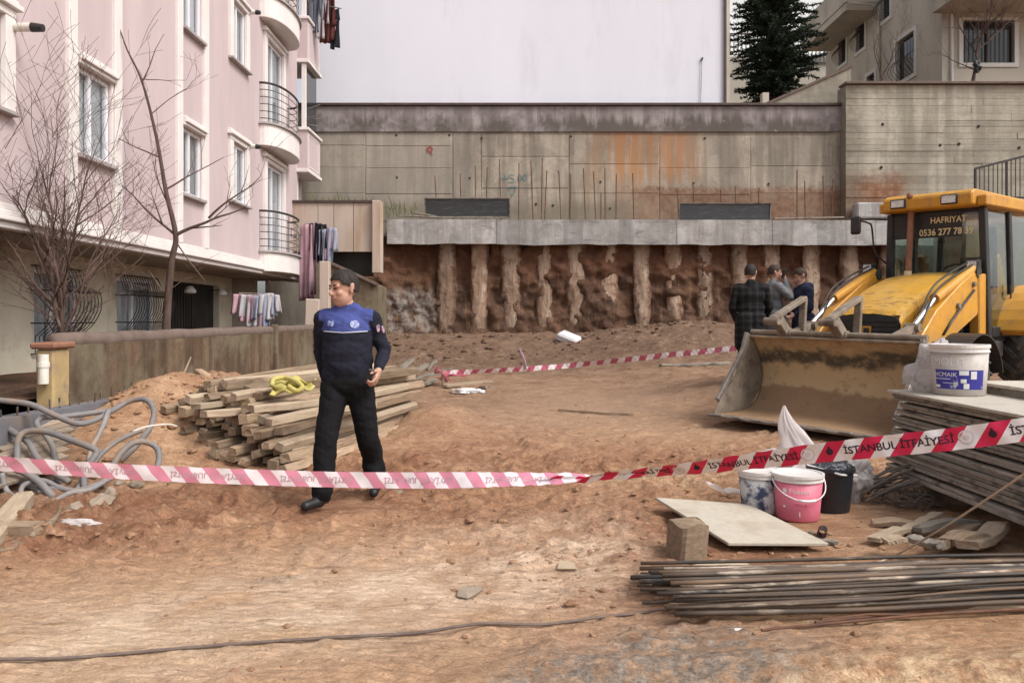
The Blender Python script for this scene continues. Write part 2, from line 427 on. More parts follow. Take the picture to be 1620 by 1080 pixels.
# ---- bored piles
s = NB('pile_concrete'); p = s.pos(); r = s.rnd()
n2 = s.noise(p, 4, 8, .72); n3 = s.noise(s.map(p, (4, 4, .8)), 1.8, 7, .7, .9)
col = s.mix(s.ramp(n3, [(.36, 0), (.66, 1)]), (.38, .255, .175), (.50, .385, .305))
col = s.mix(s.ramp(n2, [(.54, 0), (.66, .85)]), col, (.17, .098, .062))
col = s.mix(s.ramp(s.noise(s.map(p, (1, 1, .6)), 1.3, 5, .6), [(.50, 0), (.64, .6)]), col, (.20, .115, .07))
col = s.mix(s.math('MULTIPLY', s.ramp(n3, [(.62, 0), (.74, 1)]), s.ramp(r, [(.2, .2), (.8, 1)])), col, (.58, .50, .45))
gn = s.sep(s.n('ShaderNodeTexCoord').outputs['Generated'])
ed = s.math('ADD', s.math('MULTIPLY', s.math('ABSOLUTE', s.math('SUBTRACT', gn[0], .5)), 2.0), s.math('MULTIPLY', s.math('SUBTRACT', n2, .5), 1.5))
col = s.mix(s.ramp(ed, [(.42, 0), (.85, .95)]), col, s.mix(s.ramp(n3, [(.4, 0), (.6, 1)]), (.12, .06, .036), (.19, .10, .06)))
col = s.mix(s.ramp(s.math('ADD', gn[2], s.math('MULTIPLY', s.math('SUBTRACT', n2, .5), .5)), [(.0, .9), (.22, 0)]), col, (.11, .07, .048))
k = s.math('MULTIPLY_ADD', r, .35); s.t.nodes[-1].inputs[2].default_value = .78
col = s.n('ShaderNodeHueSaturation', {'Color': col, 'Value': k}).outputs[0]
s.done(col, .93, 0, .15, s.bump(s.math('ADD', n2, n3), 1.0, .09))

# ---- concretes
def concrete(name, c1, c2, streak=(.22, .2, .17), sk=.5, bump=.35):
    s = NB(name); p = s.pos()
    n1 = s.noise(p, .7, 6, .65); n2 = s.noise(p, 6, 7, .7); st = s.noise(s.map(p, (3.2, 3.2, .22)), 1.3, 6, .62, .3)
    col = s.mix(s.ramp(n1, [(.40, 0), (.60, 1)]), c1, c2)
    col = s.mix(s.math('MULTIPLY', s.ramp(st, [(.47, 0), (.62, 1)]), sk), col, streak)
    col = s.mix(s.ramp(s.noise(p, 2.1, 7, .7, .5), [(.46, 0), (.62, .7)]), col, tuple(q * .70 for q in c2))
    col = s.mix(s.ramp(s.noise(s.map(p, (1, 1, 2.2)), 9, 6, .7), [(.56, 0), (.66, .5)]), col, tuple(min(1, q * 1.25) for q in c1))
    col = s.mix(s.ramp(n2, [(.62, 0), (.75, .6)]), col, tuple(q * .55 for q in c2))
    col = s.mix(s.ramp(s.noise(s.map(p, (1.6, 1.6, .12)), 1.1, 5, .6, .4), [(.50, 0), (.58, .5)]), col, tuple(q * .5 for q in c2))
    rv = s.math('MULTIPLY_ADD', s.rnd(), .22); s.t.nodes[-1].inputs[2].default_value = .89
    return s, p, n1, n2, st, col, rv
def fin(s, col, n2, rv=None, bump=.35, rough=.9):
    if rv is not None: col = s.n('ShaderNodeHueSaturation', {'Color': col, 'Value': rv}).outputs[0]
    s.done(col, rough, 0, .2, s.bump(n2, bump, .012))

s, p, n1, n2, st, col, rv = concrete('wall_concrete', (.42, .365, .295), (.315, .275, .225), (.21, .185, .155), .7)
X, Yc, Z = s.sep(p)[0], None, s.sep(p)[2]
rust = s.math('MULTIPLY', s.math('MULTIPLY', s.band(X, 2.6, 5.6, .5), s.band(Z, 5.6, 7.3, .35)), s.ramp(st, [(.34, 0), (.58, 1)]))
col = s.mix(s.math('MULTIPLY', rust, .8), col, (.38, .185, .085))
rust2 = s.math('MULTIPLY', s.math('MULTIPLY', s.band(X, 2.2, 4.7, .4), s.band(Z, 4.0, 6.6, .5)), s.ramp(st, [(.40, 0), (.7, 1)]))
col = s.mix(s.math('MULTIPLY', rust2, .55), col, (.42, .25, .12))
mud = s.math('MULTIPLY', s.math('MULTIPLY', s.band(X, 3.4, 12, .6), s.band(s.math('ADD', Z, s.math('MULTIPLY', n2, .7)), 3, 5.75, .12)), s.ramp(n1, [(.25, .35), (.55, 1)]))
col = s.mix(s.math('MULTIPLY', mud, .9), col, s.mix(s.ramp(n2, [(.4, 0), (.6, 1)]), (.17, .085, .05), (.25, .15, .1)))
grey = s.math('MULTIPLY', s.band(X, -7, -1.6, .5), .55)
col = s.mix(grey, col, (.275, .25, .215))
low_dark = s.math('MULTIPLY', s.band(s.math('ADD', Z, s.math('MULTIPLY', n1, .8)), 3, 5.35, .25), s.band(X, -7, 3.8, .7))  # darker band along the foot of the wall
col = s.mix(s.math('MULTIPLY', low_dark, .7), col, (.17, .145, .11))
fin(s, col, n2, rv)

s, p, n1, n2, st, col, rv = concrete('band_concrete', (.31, .275, .275), (.24, .21, .205), (.36, .325, .315), .6)
Z = s.sep(p)[2]
blk = s.math('MULTIPLY', s.band(s.math('ADD', Z, s.math('MULTIPLY', st, 1.1)), 6.8, 8.02, .16), s.ramp(n1, [(.38, .0), (.52, 1)]))
col = s.mix(s.math('MULTIPLY', blk, .92), col, (.105, .09, .078))
col = s.mix(s.ramp(s.noise(p, 3.2, 6, .6, 1.0), [(.66, 0), (.70, .5)]), col, (.42, .39, .38))
fin(s, col, n2, rv)

s, p, n1, n2, st, col, rv = concrete('board_concrete', (.46, .42, .35), (.39, .35, .285), (.27, .25, .20), .45)
X = s.sep(p)[0]; Z = s.sep(p)[2]
g = s.noise(s.map(p, (.35, 1, 9)), 2.0, 6, .65)
col = s.mix(s.ramp(g, [(.5, 0), (.7, .6)]), col, (.25, .225, .18))
mud = s.math('MULTIPLY', s.math('MULTIPLY', s.band(s.math('ADD', X, s.math('MULTIPLY', n1, 1.6)), 6, 12.9, .5), s.band(s.math('ADD', Z, s.math('MULTIPLY', n2, .8)), 3, 6.1, .35)), s.ramp(n1, [(.3, .45), (.55, 1)]))
col = s.mix(mud, col, s.mix(s.ramp(n2, [(.42, 0), (.6, 1)]), (.20, .095, .055), (.30, .175, .11)))
left_dark = s.math('MULTIPLY', s.band(X, 9.0, 10.5, .35), s.ramp(n2, [(.3, .5), (.6, 1)]))  # darker blotchy strip down the left end of this wall
col = s.mix(s.math('MULTIPLY', left_dark, .6), col, (.13, .115, .09))
vs_ = s.ramp(s.noise(s.map(p, (1, 1, .04)), .75, 4, .5), [(.54, 0), (.64, 1)])
col = s.mix(s.math('MULTIPLY', vs_, .5), col, (.235, .22, .165))
fin(s, col, n2, rv)

s, p, n1, n2, st, col, rv = concrete('beam_concrete', (.45, .43, .42), (.36, .34, .325), (.26, .235, .21), .65)
Z = s.sep(p)[2]
ch = s.ramp(s.noise(s.map(p, (1.1, 1, 4)), 1.6, 7, .7, .9), [(.58, 0), (.66, .55)])
col = s.mix(ch, col, (.16, .145, .135))
fin(s, col, n2, rv, .5)

s, p, n1, n2, st, col, rv = concrete('garden_concrete', (.185, .13, .085), (.13, .088, .058), (.07, .046, .032), .85)
Z = s.sep(p)[2]
col = s.mix(s.math('MULTIPLY', s.ramp(n1, [(.48, 0), (.6, 1)]), .6), col, (.23, .205, .14))
col = s.mix(s.ramp(s.noise(s.map(p, (1, 1, .35)), 1.9, 7, .7), [(.56, 0), (.66, .8)]), col, (.14, .075, .05))
fin(s, col, n2, rv, .6)
plain('garden_cap', (.175, .13, .11), (.13, .095, .08), 5, .9, .15, .3, 40, .008)
plain('ochre_paint', (.45, .33, .155), (.36, .265, .14), 6, .9, .15, .3, 40, .006, dirt=(.26, .2, .15), dscale=4)
plain('curb_concrete', (.16, .16, .18), (.12, .118, .13), 3, .85, .25, .3, 40, .008, dirt=(.22, .17, .14), dscale=2.5)

# ---- glass
s = NB('pane_glass')
fr = s.math('ADD', s.math('MULTIPLY', s.math('POWER', s.n('ShaderNodeLayerWeight', {'Blend': .5}).outputs['Facing'], 4.0), .55), .05)
tr = s.n('ShaderNodeBsdfTransparent', {'Color': (.90, .92, .93, 1)})
gl = s.n('ShaderNodeBsdfGlossy', {'Color': (.9, .9, .92, 1), 'Roughness': .03})
mx = s.n('ShaderNodeMixShader', {0: fr}); s.t.links.new(tr.outputs[0], mx.inputs[1]); s.t.links.new(gl.outputs[0], mx.inputs[2]); s.t.links.new(mx.outputs[0], s.out.inputs[0])
s = NB('cab_glass')
fr = s.math('ADD', s.math('MULTIPLY', s.math('POWER', s.n('ShaderNodeLayerWeight', {'Blend': .5}).outputs['Facing'], 3.0), .6), .06)
tr = s.n('ShaderNodeBsdfTransparent', {'Color': (.80, .85, .82, 1)})
gl = s.n('ShaderNodeBsdfGlossy', {'Color': (.85, .88, .92, 1), 'Roughness': .04})
mx = s.n('ShaderNodeMixShader', {0: fr}); s.t.links.new(tr.outputs[0], mx.inputs[1]); s.t.links.new(gl.outputs[0], mx.inputs[2]); s.t.links.new(mx.outputs[0], s.out.inputs[0])
plain('dark_glass', (.02, .024, .026), (.03, .034, .036), 1, .08, .5)
# thin translucent plastic (bags)
def film(name, c, a):
    s = NB(name)
    n = s.noise(s.obj(), 9, 5, .6)
    b = s.n('ShaderNodeBsdfPrincipled', {'Base Color': c, 'Roughness': .3, 'Specular IOR Level': .5, 'Normal': s.bump(n, .5, .01)})
    tr = s.n('ShaderNodeBsdfTransparent'); tl = s.n('ShaderNodeBsdfTranslucent', {'Color': c})
    m1 = s.n('ShaderNodeMixShader', {0: .35}); s.t.links.new(b.outputs[0], m1.inputs[1]); s.t.links.new(tl.outputs[0], m1.inputs[2])
    m2 = s.n('ShaderNodeMixShader', {0: a}); s.t.links.new(tr.outputs[0], m2.inputs[1]); s.t.links.new(m1.outputs[0], m2.inputs[2]); s.t.links.new(m2.outputs[0], s.out.inputs[0])
film('bag_white', (.82, .76, .75, 1), .82)
film('bag_clear', (.62, .58, .57, 1), .72)
film('bag_grey', (.30, .275, .25, 1), .9)

# ---- machine
s = NB('machine_yellow'); o = s.obj()
n1 = s.noise(o, 2.2, 6, .65); n2 = s.noise(o, 9, 7, .7)
col = s.mix(s.ramp(n1, [(.4, 0), (.65, 1)]), (.56, .275, .03), (.46, .22, .032))
col = s.mix(s.ramp(n2, [(.52, 0), (.68, .75)]), col, (.34, .20, .085))
col = s.mix(s.ramp(s.noise(o, 14, 6, .75), [(.66, 0), (.70, 1)]), col, (.10, .055, .03))
col = s.mix(s.math('MULTIPLY', s.band(s.math('ADD', s.sep(o)[2], s.math('MULTIPLY', n2, .9)), -1, 1.35, .25), .85), col, s.mix(n1, (.27, .19, .115), (.17, .12, .075)))
s.done(col, s.ramp(n2, [(.35, .32), (.65, .6)]), 0, .45, s.bump(n2, .12, .01))
s = NB('hood_yellow'); o = s.obj()
n1 = s.noise(o, 2.2, 6, .65); n2 = s.noise(o, 9, 7, .7)
col = s.mix(s.ramp(n1, [(.4, 0), (.65, 1)]), (.56, .29, .03), (.53, .31, .06))
col = s.mix(s.ramp(n2, [(.50, 0), (.68, .7)]), col, (.38, .225, .08))
Yl = s.sep(o)[1]
ck = s.math('MULTIPLY', s.ramp(s.noise(s.map(o, (1.5, 5, 1)), 2.6, 7, .75, .8), [(.565, 0), (.585, 1), (.61, 1), (.63, 0)]), s.band(Yl, -1, -.15, .12))
col = s.mix(ck, col, (.14, .075, .035))
s.done(col, .42, 0, .45, s.bump(n2, .1, .01))
s = NB('bucket_steel'); o = s.obj()
n1 = s.noise(o, 1.6, 7, .65); n2 = s.noise(o, 7, 8, .72)
Z = s.sep(o)[2]
col = s.mix(s.ramp(n1, [(.38, 0), (.62, 1)]), (.32, .205, .118), (.26, .165, .095))
edge = s.math('ADD', Z, s.math('MULTIPLY', n1, .5))
col = s.mix(s.band(edge, .60, 2.0, .03), col, (.52, .38, .215))
col = s.mix(s.math('MULTIPLY', s.band(edge, .92, 1.10, .05), s.ramp(n2, [(.3, .35), (.5, 1)])), col, (.10, .082, .058))
col = s.mix(s.math('MULTIPLY', s.band(edge, 1.12, 3, .05), s.ramp(n2, [(.35, .2), (.55, .8)])), col, (.36, .235, .13))
col = s.mix(s.ramp(n2, [(.58, 0), (.7, .7)]), col, (.12, .085, .055))
s.done(col, s.ramp(n2, [(.35, .5), (.65, .85)]), 0, .3, s.bump(n2, .5, .015))
plain('muddy_steel', (.27, .225, .175), (.185, .145, .11), 7, .8, .25, .5, 30, .01, dirt=(.10, .08, .065), dscale=5)
plain('worn_edge', (.16, .145, .13), (.25, .225, .2), 12, .5, .4, metal=.3)
plain('tyre_rubber', (.055, .052, .048), (.085, .075, .065), 8, .85, .2, .2, 60, .005, dirt=(.16, .12, .085), dscale=5)
plain('rim_yellow', (.62, .32, .03), (.5, .26, .05), 6, .6, .3)
plain('cab_dark', (.018, .018, .02), (.032, .030, .029), 6, .5, .4)
plain('grille_dark', (.035, .034, .034), (.055, .05, .046), 6, .7, .3, .3, 30, .004)
plain('chrome_rod', (.55, .53, .5), (.42, .38, .34), 12, .25, .5, metal=.9)
plain('exhaust_rust', (.28, .135, .085), (.20, .095, .062), 12, .7, .3, .2, 60, .004)
plain('seat_cloth', (.10, .085, .05), (.14, .12, .07), 5, .95, .1)
plain('cab_trim', (.14, .145, .13), (.10, .1, .09), 3, .9, .15)
plain('lamp_lens', (.75, .75, .73), (.45, .45, .44), 40, .15, .5)
plain('sticker_cream', (.72, .62, .38), (.62, .52, .3), 30, .7, .2)
plain('logo_white', (.72, .62, .42), None, 8, .6, .3)
plain('red_cloth', (.45, .07, .09), (.36, .06, .08), 9, .9, .1)

# ---- pails
plain('pail_white', (.70, .665, .645), (.62, .58, .55), 7, .5, .4, dirt=(.52, .45, .38), dscale=5, dlo=.56, dhi=.7)
plain('pail_pink', (.66, .17, .24), (.60, .15, .215), 4, .5, .4, dirt=(.62, .34, .36), dscale=7, dlo=.6, dhi=.72)
plain('pail_navy', (.03, .037, .085), (.06, .068, .12), 6, .5, .35, dirt=(.48, .47, .46), dscale=7, dlo=.44, dhi=.54)
plain('pail_black', (.014, .015, .018), (.024, .025, .03), 6, .4, .45)
plain('pail_white_shaded', (.47, .43, .40), (.40, .36, .33), 6, .5, .4, dirt=(.36, .30, .25), dscale=6)  # body of a white pail with its shade put into the colour
plain('label_blue', (.045, .04, .30), (.035, .035, .24), 8, .5, .35, dirt=(.5, .48, .5), dscale=11, dlo=.62, dhi=.66)
plain('label_white', (.78, .77, .76), None, 5, .5, .35)
plain('nails', (.085, .088, .10), (.15, .15, .17), 60, .45, .4, metal=.5)
plain('wire_steel', (.12, .095, .078), (.20, .155, .125), 15, .7, .3)

# ---- tape
def stripes(name, red, white, period=.125, rough=.35, ph=0.0):
    s = NB(name); u = s.sep(s.uv())
    dv = s.math('DIVIDE', s.math('SUBTRACT', u[0], s.math('MULTIPLY', u[1], .055)), period); s.t.nodes[-1].name = 'period'
    ad = s.math('ADD', dv, ph); s.t.nodes[-1].name = 'phase'; t = s.math('FRACT', ad)
    f = s.math('LESS_THAN', t, .5)
    n = s.noise(s.obj(), 30, 3)
    s.done(s.mix(f, white, red), rough, 0, .45, s.bump(n, .15, .004))
stripes('tape_front', (.62, .015, .075), (.80, .78, .79))
stripes('tape_back', (.66, .25, .34), (.80, .73, .75))
stripes('tape_far', (.42, .10, .14), (.70, .62, .62), .27)
plain('tape_ink', (.05, .025, .045), None, 20, .6, .2)
plain('tape_ink_faint', (.58, .34, .40), None, 20, .6, .2)
plain('tape_ink_grey', (.66, .62, .64), None, 20, .6, .2)
plain('paint_teal', (.07, .17, .19), (.12, .22, .23), 20, .9, .1)
plain('paint_red', (.34, .07, .07), None, 20, .9, .1)
# ------------------------------------------------------------------ ground
def ground_detail(x, y):
    near = 1.0
    rough = .35 + .65 * red_mask(x, y)
    rough = rough * (1 - .65 * pale_mask(x, y)) + .35 * moist_shade_mask(x, y)
    d = (fbm(x * 1.3, y * 1.3, 3, 1) - .5) * .07
    r = np.abs(fbm(x * 1.6 + .4 * y, y * 4.6, 4, 5, .55) - .5) * 2
    d = d + (.5 - r) * .085 * rough
    rg = 1 - np.abs(2 * fbm(x * 4.2 + 1.1 * y, y * 13, 2, 91, .55) - 1) ** .6
    d = d + (rg - .45) * .055 * red_mask(x, y) - .03 * rough
    cl = fbm(x * 7, y * 9, 3, 9, .6)
    d = d + np.clip(cl - .50, 0, 1) * .22 * rough
    d = d + np.clip(fbm(x * 3.1, y * 5.5, 3, 71, .6) - .55, 0, 1) * .16 * rough
    d = d + (fbm(x * 17, y * 24, 3, 13, .6) - .5) * .040 * (.30 + rough)
    for (cx, sl_, ya, yb, w) in ((-1.75, .30, 5.0, 8.0, .30), (-3.0, .30, 4.9, 6.4, .28), (.25, .16, 4.3, 7.4, .32), (1.25, .12, 5.9, 9.0, .3), (-.45, .22, 6.3, 10.5, .3), (2.0, .25, 7.0, 9.5, .3)):
        xc = cx + sl_ * (y - 5); lane = np.exp(-((x - xc) / w) ** 4) * smooth(ya, ya + .5, y) * (1 - smooth(yb - .7, yb, y))
        rip = np.sin((y + .28 * np.abs(x - xc) + .12 * fbm(x * 2, y * 2, 2, 77)) * 2 * np.pi / .15)
        d = d + lane * (np.clip(rip, -.3, 1) * .075 * np.clip(fbm(x * 2.6, y * 2.2, 2, 79) - .3, 0, 1) - .012)
    fl = gauss(x, y, 2.3, 4.15, 2.0, .55) + gauss(x, y, 1.5, 5.4, .6, .7) + gauss(x, y, 2.6, 5.5, .9, .5) + .8 * gauss(x, y, -1.27, 6.1, .35, .4)
    return d * (1 - .85 * np.clip(fl * 1.3, 0, 1))
def red_mask(x, y):
    m = gauss(x, y, -1.9, 6.1, 1.5, 1.0) + gauss(x, y, 0.5, 5.4, 1.1, 1.1) + .9 * gauss(x, y, .8, 4.3, .7, .5) + .8 * gauss(x, y, -3.2, 5.3, 1.1, .8)
    yb_ = 4.68 + (x + 3.03) * .784
    m = m + 1.1 * smooth(yb_ - .1, yb_ + .35, y) * (1 - smooth(yb_ + 1.1, yb_ + 2.3, y)) * (1 - smooth(-1.4, -.6, x))
    m = m + .9 * gauss(x, y, 2.2, 7.6, 1.6, 1.1) + .7 * gauss(x, y, -.3, 8.6, 1.6, 1.8) + .8 * gauss(x, y, 1.4, 5.0, .6, .5)
    return np.clip(m * (.35 + 1.1 * fbm(x * .9, y * .9, 3, 21)), 0, 1)
def pale_mask(x, y):
    # the compacted wheel lane that runs from the lower left to the gap beside the officer
    lane = np.exp(-((y - (4.55 + .50 * x)) / .85) ** 2) * smooth(-4.5, -2.2, x) * (1 - smooth(.3, 1.2, x))
    far = gauss(x, y, 1.2, 12.0, 1.7, 2.6) * .8
    return np.clip(lane * (.5 + fbm(x * .8, y * .8, 3, 31)) + far * .6, 0, 1)
def moist_shade_mask(x, y):
    m = smooth(15.6, 18.6, y + .5 * (fbm(x * .7, y * .7, 3, 41) - .5) * 3)
    m = np.maximum(m, .55 * gauss(x, y, -4.2, 6.0, .9, .8))
    m = np.maximum(m, .6 * gauss(x, y, 3.3, 9.2, .9, .45, -.9))  # painted shade on the ground under the loader bucket
    return np.clip(m, 0, 1)

NY, NX = 680, 520
ys = np.concatenate([[-40, -12, -3, 0, 1.0], 1.9 * (25.5 / 1.9) ** np.linspace(0, 1, NY), [40, 90, 200]])
us = np.concatenate([[-60, -12, -3, -1.5], np.linspace(-.98, .98, NX), [1.5, 3, 12, 60]])
YY, UU = np.meshgrid(ys, us, indexing='ij')
XX = UU * (np.clip(YY, 1.6, 30) * .82 + .55)
det = ground_detail(XX, YY)
fade = smooth(.5, 2, YY) * (1 - smooth(25, 28, YY))
ZZ = gbase(XX, YY) + det * fade
# trench-like wheel ruts at the bottom right and under the bucket
ZZ -= .07 * gauss(XX, YY, 2.0, 3.05, 1.2, .10, -.05) + .05 * gauss(XX, YY, .2, 5.1, 1.6, .16, .35) + .05 * gauss(XX, YY, -.7, 5.7, 1.6, .15, .35)
ZZ += .05 * gauss(XX, YY, 1.6, 3.25, 1.5, .12, -.04)
ny, nx = XX.shape
me = bpy.data.meshes.new('ground')
co = np.stack([XX, YY, ZZ], -1).reshape(-1, 3)
idx = np.arange(ny * nx).reshape(ny, nx)
q = np.stack([idx[:-1, :-1], idx[:-1, 1:], idx[1:, 1:], idx[1:, :-1]], -1).reshape(-1, 4)
me.vertices.add(len(co)); me.vertices.foreach_set('co', co.ravel())
me.loops.add(q.size); me.loops.foreach_set('vertex_index', q.ravel())
me.polygons.add(len(q)); me.polygons.foreach_set('loop_start', np.arange(0, q.size, 4)); me.polygons.foreach_set('loop_total', np.full(len(q), 4))
me.polygons.foreach_set('use_smooth', np.ones(len(q), bool))
me.update(calc_edges=True)
def vattr(name, arr):
    a = me.attributes.new(name, 'FLOAT', 'POINT'); a.data.foreach_set('value', np.ascontiguousarray(arr.ravel(), dtype=np.float32))
vattr('red', red_mask(XX, YY)); vattr('pale', pale_mask(XX, YY)); vattr('moist_shade', moist_shade_mask(XX, YY))
fb = fbm(XX * 1.8, YY * 1.8, 4, 51)
vattr('ash', np.clip((gauss(XX, YY, .75, 3.35, .75, .42, .25) + .8 * gauss(XX, YY, .35, 2.95, .6, .3) + .6 * gauss(XX, YY, -1.35, 4.4, .25, .12)) * 1.7 - .45 + (fb - .5) * .9, 0, 1))
vattr('yellow', np.clip((gauss(XX, YY, 1.7, 3.1, 1.3, .32) + .8 * gauss(XX, YY, 1.4, 7.2, .8, .6) + .5 * gauss(XX, YY, -1.4, 3.5, 1.4, .5)) * 1.5 - .3 + (fb - .5), 0, 1))
vattr('far_brown', np.clip(smooth(7.5, 13, YY) * .85 * (1 - .4 * pale_mask(XX, YY)), 0, 1))  # greyer, darker brown soil tone towards the back of the site
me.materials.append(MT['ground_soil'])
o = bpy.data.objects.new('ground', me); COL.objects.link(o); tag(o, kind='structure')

def ground_at(x, y):
    """surface height with its small relief"""
    x = np.array([[float(x)]]); y = np.array([[float(y)]])
    return float((gbase(x, y) + ground_detail(x, y))[0, 0])

# loose clods and pebbles: too many to count
def lump(mb, c, r, seed, flat=.7, n=None):
    t = (1 + 5 ** .5) / 2
    vs0 = [(-1, t, 0), (1, t, 0), (-1, -t, 0), (1, -t, 0), (0, -1, t), (0, 1, t), (0, -1, -t), (0, 1, -t), (t, 0, -1), (t, 0, 1), (-t, 0, -1), (-t, 0, 1)]
    fs0 = [(0, 11, 5), (0, 5, 1), (0, 1, 7), (0, 7, 10), (0, 10, 11), (1, 5, 9), (5, 11, 4), (11, 10, 2), (10, 7, 6), (7, 1, 8), (3, 9, 4), (3, 4, 2), (3, 2, 6), (3, 6, 8), (3, 8, 9), (4, 9, 5), (2, 4, 11), (6, 2, 10), (8, 6, 7), (9, 8, 1)]
    rr = random.Random(seed); a = rr.random() * 6.3
    sx, sy, sz = (rr.uniform(.7, 1.3), rr.uniform(.6, 1.1), rr.uniform(.5, .9) * flat)
    pts = []
    for v in vs0:
        k = r / 1.9 * rr.uniform(.75, 1.2)
        x, y, z = v[0] * k * sx, v[1] * k * sy, v[2] * k * sz
        pts.append((c[0] + x * math.cos(a) - y * math.sin(a), c[1] + x * math.sin(a) + y * math.cos(a), c[2] + z))
    mb.add(pts, fs0)
mb = MB(); k = 0
while k < 1500:
    y = 2.6 * (19 / 2.6) ** RNG.random(); x = RNG.uniform(-.68, .68) * (y + .5)
    w = .12 + .9 * float(red_mask(x, y)) + .5 * float(moist_shade_mask(x, y)) - .1 * float(pale_mask(x, y))
    if x > -3.5 and x < -1.2 and 7 < y < 10: continue
    if RNG.random() > w: continue
    r = .005 + .014 * RNG.random() ** 3 * (1 + y * .12)
    if RNG.random() < .03: r *= 2.0
    lump(mb, (x, y, ground_at(x, y) + r * .15), r, k)
    k += 1
for k in range(130):   # sharper clods in the churned strips
    y = 3.4 * (9.5 / 3.4) ** RNG.random(); x = RNG.uniform(-.66, .6) * (y + .3)
    if RNG.random() > .1 + float(red_mask(x, y)) or (-3.6 < x < -1.2 and 7 < y < 10): continue
    r = .015 + .035 * RNG.random() ** 2
    lump(mb, (x, y, ground_at(x, y) + r * .2), r, 9000 + k, .8)
for k in range(420):   # crumbled soil on the heap beside the wall
    x = RNG.normal(-3.8, .75); y = RNG.normal(8.7, 1.0)
    if y < 6.4: continue
    r = .015 + .05 * RNG.random() ** 2.5
    lump(mb, (x, y, ground_at(x, y) + r * .1), r, 5000 + k)
mb2 = MB()
for k in range(650):   # crumbs at the foot of the excavated face
    x = RNG.uniform(-3.5, 9); y = RNG.normal(21.3, 1.0)
    r = .025 + .10 * RNG.random() ** 4
    lump(mb2, (x, y, ground_at(x, y) + r * .1), r, 7000 + k)
mb2.build('dark_clods', 'clod_dark', kind='stuff', label='dark crumbled clods along the foot of the excavated face', cat='soil', fix=False)
o = mb.build('loose_clods', 'clod_soil', kind='stuff', label='loose crumbled brown clods and pebbles strewn over the dug earth', cat='soil', fix=False)

# ------------------------------------------------------------------ wall with openings
def wall_x(mb, x, dx, y0, y1, z0, z1, ops, mi=0):
    """wall whose face lies at x and looks along +x when dx < 0 is its depth direction; ops = (ya, yb, za, zb)"""
    ysn = sorted({y0, y1} | {q for o in ops for q in o[:2]}); zsn = sorted({z0, z1} | {q for o in ops for q in o[2:]})
    for i in range(len(ysn) - 1):
        for j in range(len(zsn) - 1):
            ya, yb, za, zb = ysn[i], ysn[i + 1], zsn[j], zsn[j + 1]
            cy, cz = (ya + yb) / 2, (za + zb) / 2
            if any(o[0] < cy < o[1] and o[2] < cz < o[3] for o in ops): continue
            mb.add([(x, ya, za), (x, yb, za), (x, yb, zb), (x, ya, zb)], [(0, 1, 2, 3)], mi)
    for ya, yb, za, zb in ops:
        mb.add([(x, ya, za), (x, yb, za), (x, yb, zb), (x, ya, zb), (x + dx, ya, za), (x + dx, yb, za), (x + dx, yb, zb), (x + dx, ya, zb)],
               [(0, 1, 5, 4), (1, 2, 6, 5), (2, 3, 7, 6), (3, 0, 4, 7)], mi)
def wavy(mb, a, b, z0, z1, amp=.03, waves=9, nrm=(1, 0, 0), seed=0, mi=0):
    a = Vector(a); b = Vector(b); n = Vector(nrm); nu = max(12, waves * 4)
    def fn(u, v):
        p = a.lerp(b, u); d = amp * math.sin(u * waves * 6.28 + seed + .6 * math.sin(u * 9 + seed)) * (.55 + .45 * (1 - v))
        return (p.x + n.x * d, p.y + n.y * d, z0 + (z1 - z0) * v)
    mb.grid(fn, nu, 3, mi)

# ------------------------------------------------------------------ pink apartment building
XF = -6.0
YA, YB = 5.0, 22.06
ZTOP = 13.2
PB = thing('apartment_building', (XF - 3, 14, 0), label='pink stuccoed apartment building with white window trims and curved balconies', cat='building')
wins = []      # (ya, yb, za, zb, style)
for k in range(3):
    dz = 3.04 * k
    wins += [(10.9, 11.78, 3.72 + dz, 4.93 + dz, 'strip'), (14.36, 15.24, 3.72 + dz, 4.93 + dz, 'strip'),
             (16.9, 17.75, 3.98 + dz, 5.22 + dz, 'frame'), (19.25, 20.6, 3.06 + dz, 5.22 + dz, 'door'), (8.2, 9.28, 3.92 + dz, 5.0 + dz, 'frame')]
mb = MB()
wall_x(mb, XF, -.16, YA, YB, 2.62, ZTOP, [w[:4] for w in wins if w[3] < ZTOP - .2])
mb.add([(XF, YB, 2.62), (XF - 6, YB, 2.62), (XF - 6, YB, ZTOP), (XF, YB, ZTOP)], [(0, 1, 2, 3)])
mb.add([(XF, YA, 2.62), (XF - 6, YA, 2.62), (XF - 6, YA, ZTOP), (XF, YA, ZTOP)], [(0, 1, 2, 3)])
mb.add([(XF, YA, ZTOP), (XF - 6, YA, ZTOP), (XF - 6, YB, ZTOP), (XF, YB, ZTOP)], [(0, 1, 2, 3)])
mb.build('wall', 'pink_stucco', PB, fix=False)
# overhang underside and ground floor wall
XL = -7.3
mb = MB(); mb.mm((XF - 6, YA, 2.48), (XF - .10, YB, 2.619)); mb.build('soffit', 'soffit_paint', PB)
gops = [(7.2, 9.35, .95, 2.3), (12.05, 13.25, .95, 2.2), (14.6, 16.1, .95, 2.2), (16.9, 19.7, .3, 2.25), (9.9, 10.15, .95, 2.2)]
mb = MB(); wall_x(mb, XL, -.2, YA, 20.6, -.3, 2.479, gops); mb.build('ground_floor_wall', 'cream_stucco', PB, fix=False)
mb = MB(); mb.mm((XL - 2.5, 20.6, -.3), (XL + .6, 20.8, 2.478)); mb.build('porch_wall', 'soffit_paint', PB)
mb = MB(); mb.mm((XL - 2.4, YA, -.3), (XL - 2.2, 20.5, 2.47)); mb.build('room_backing', 'room_dark', PB)
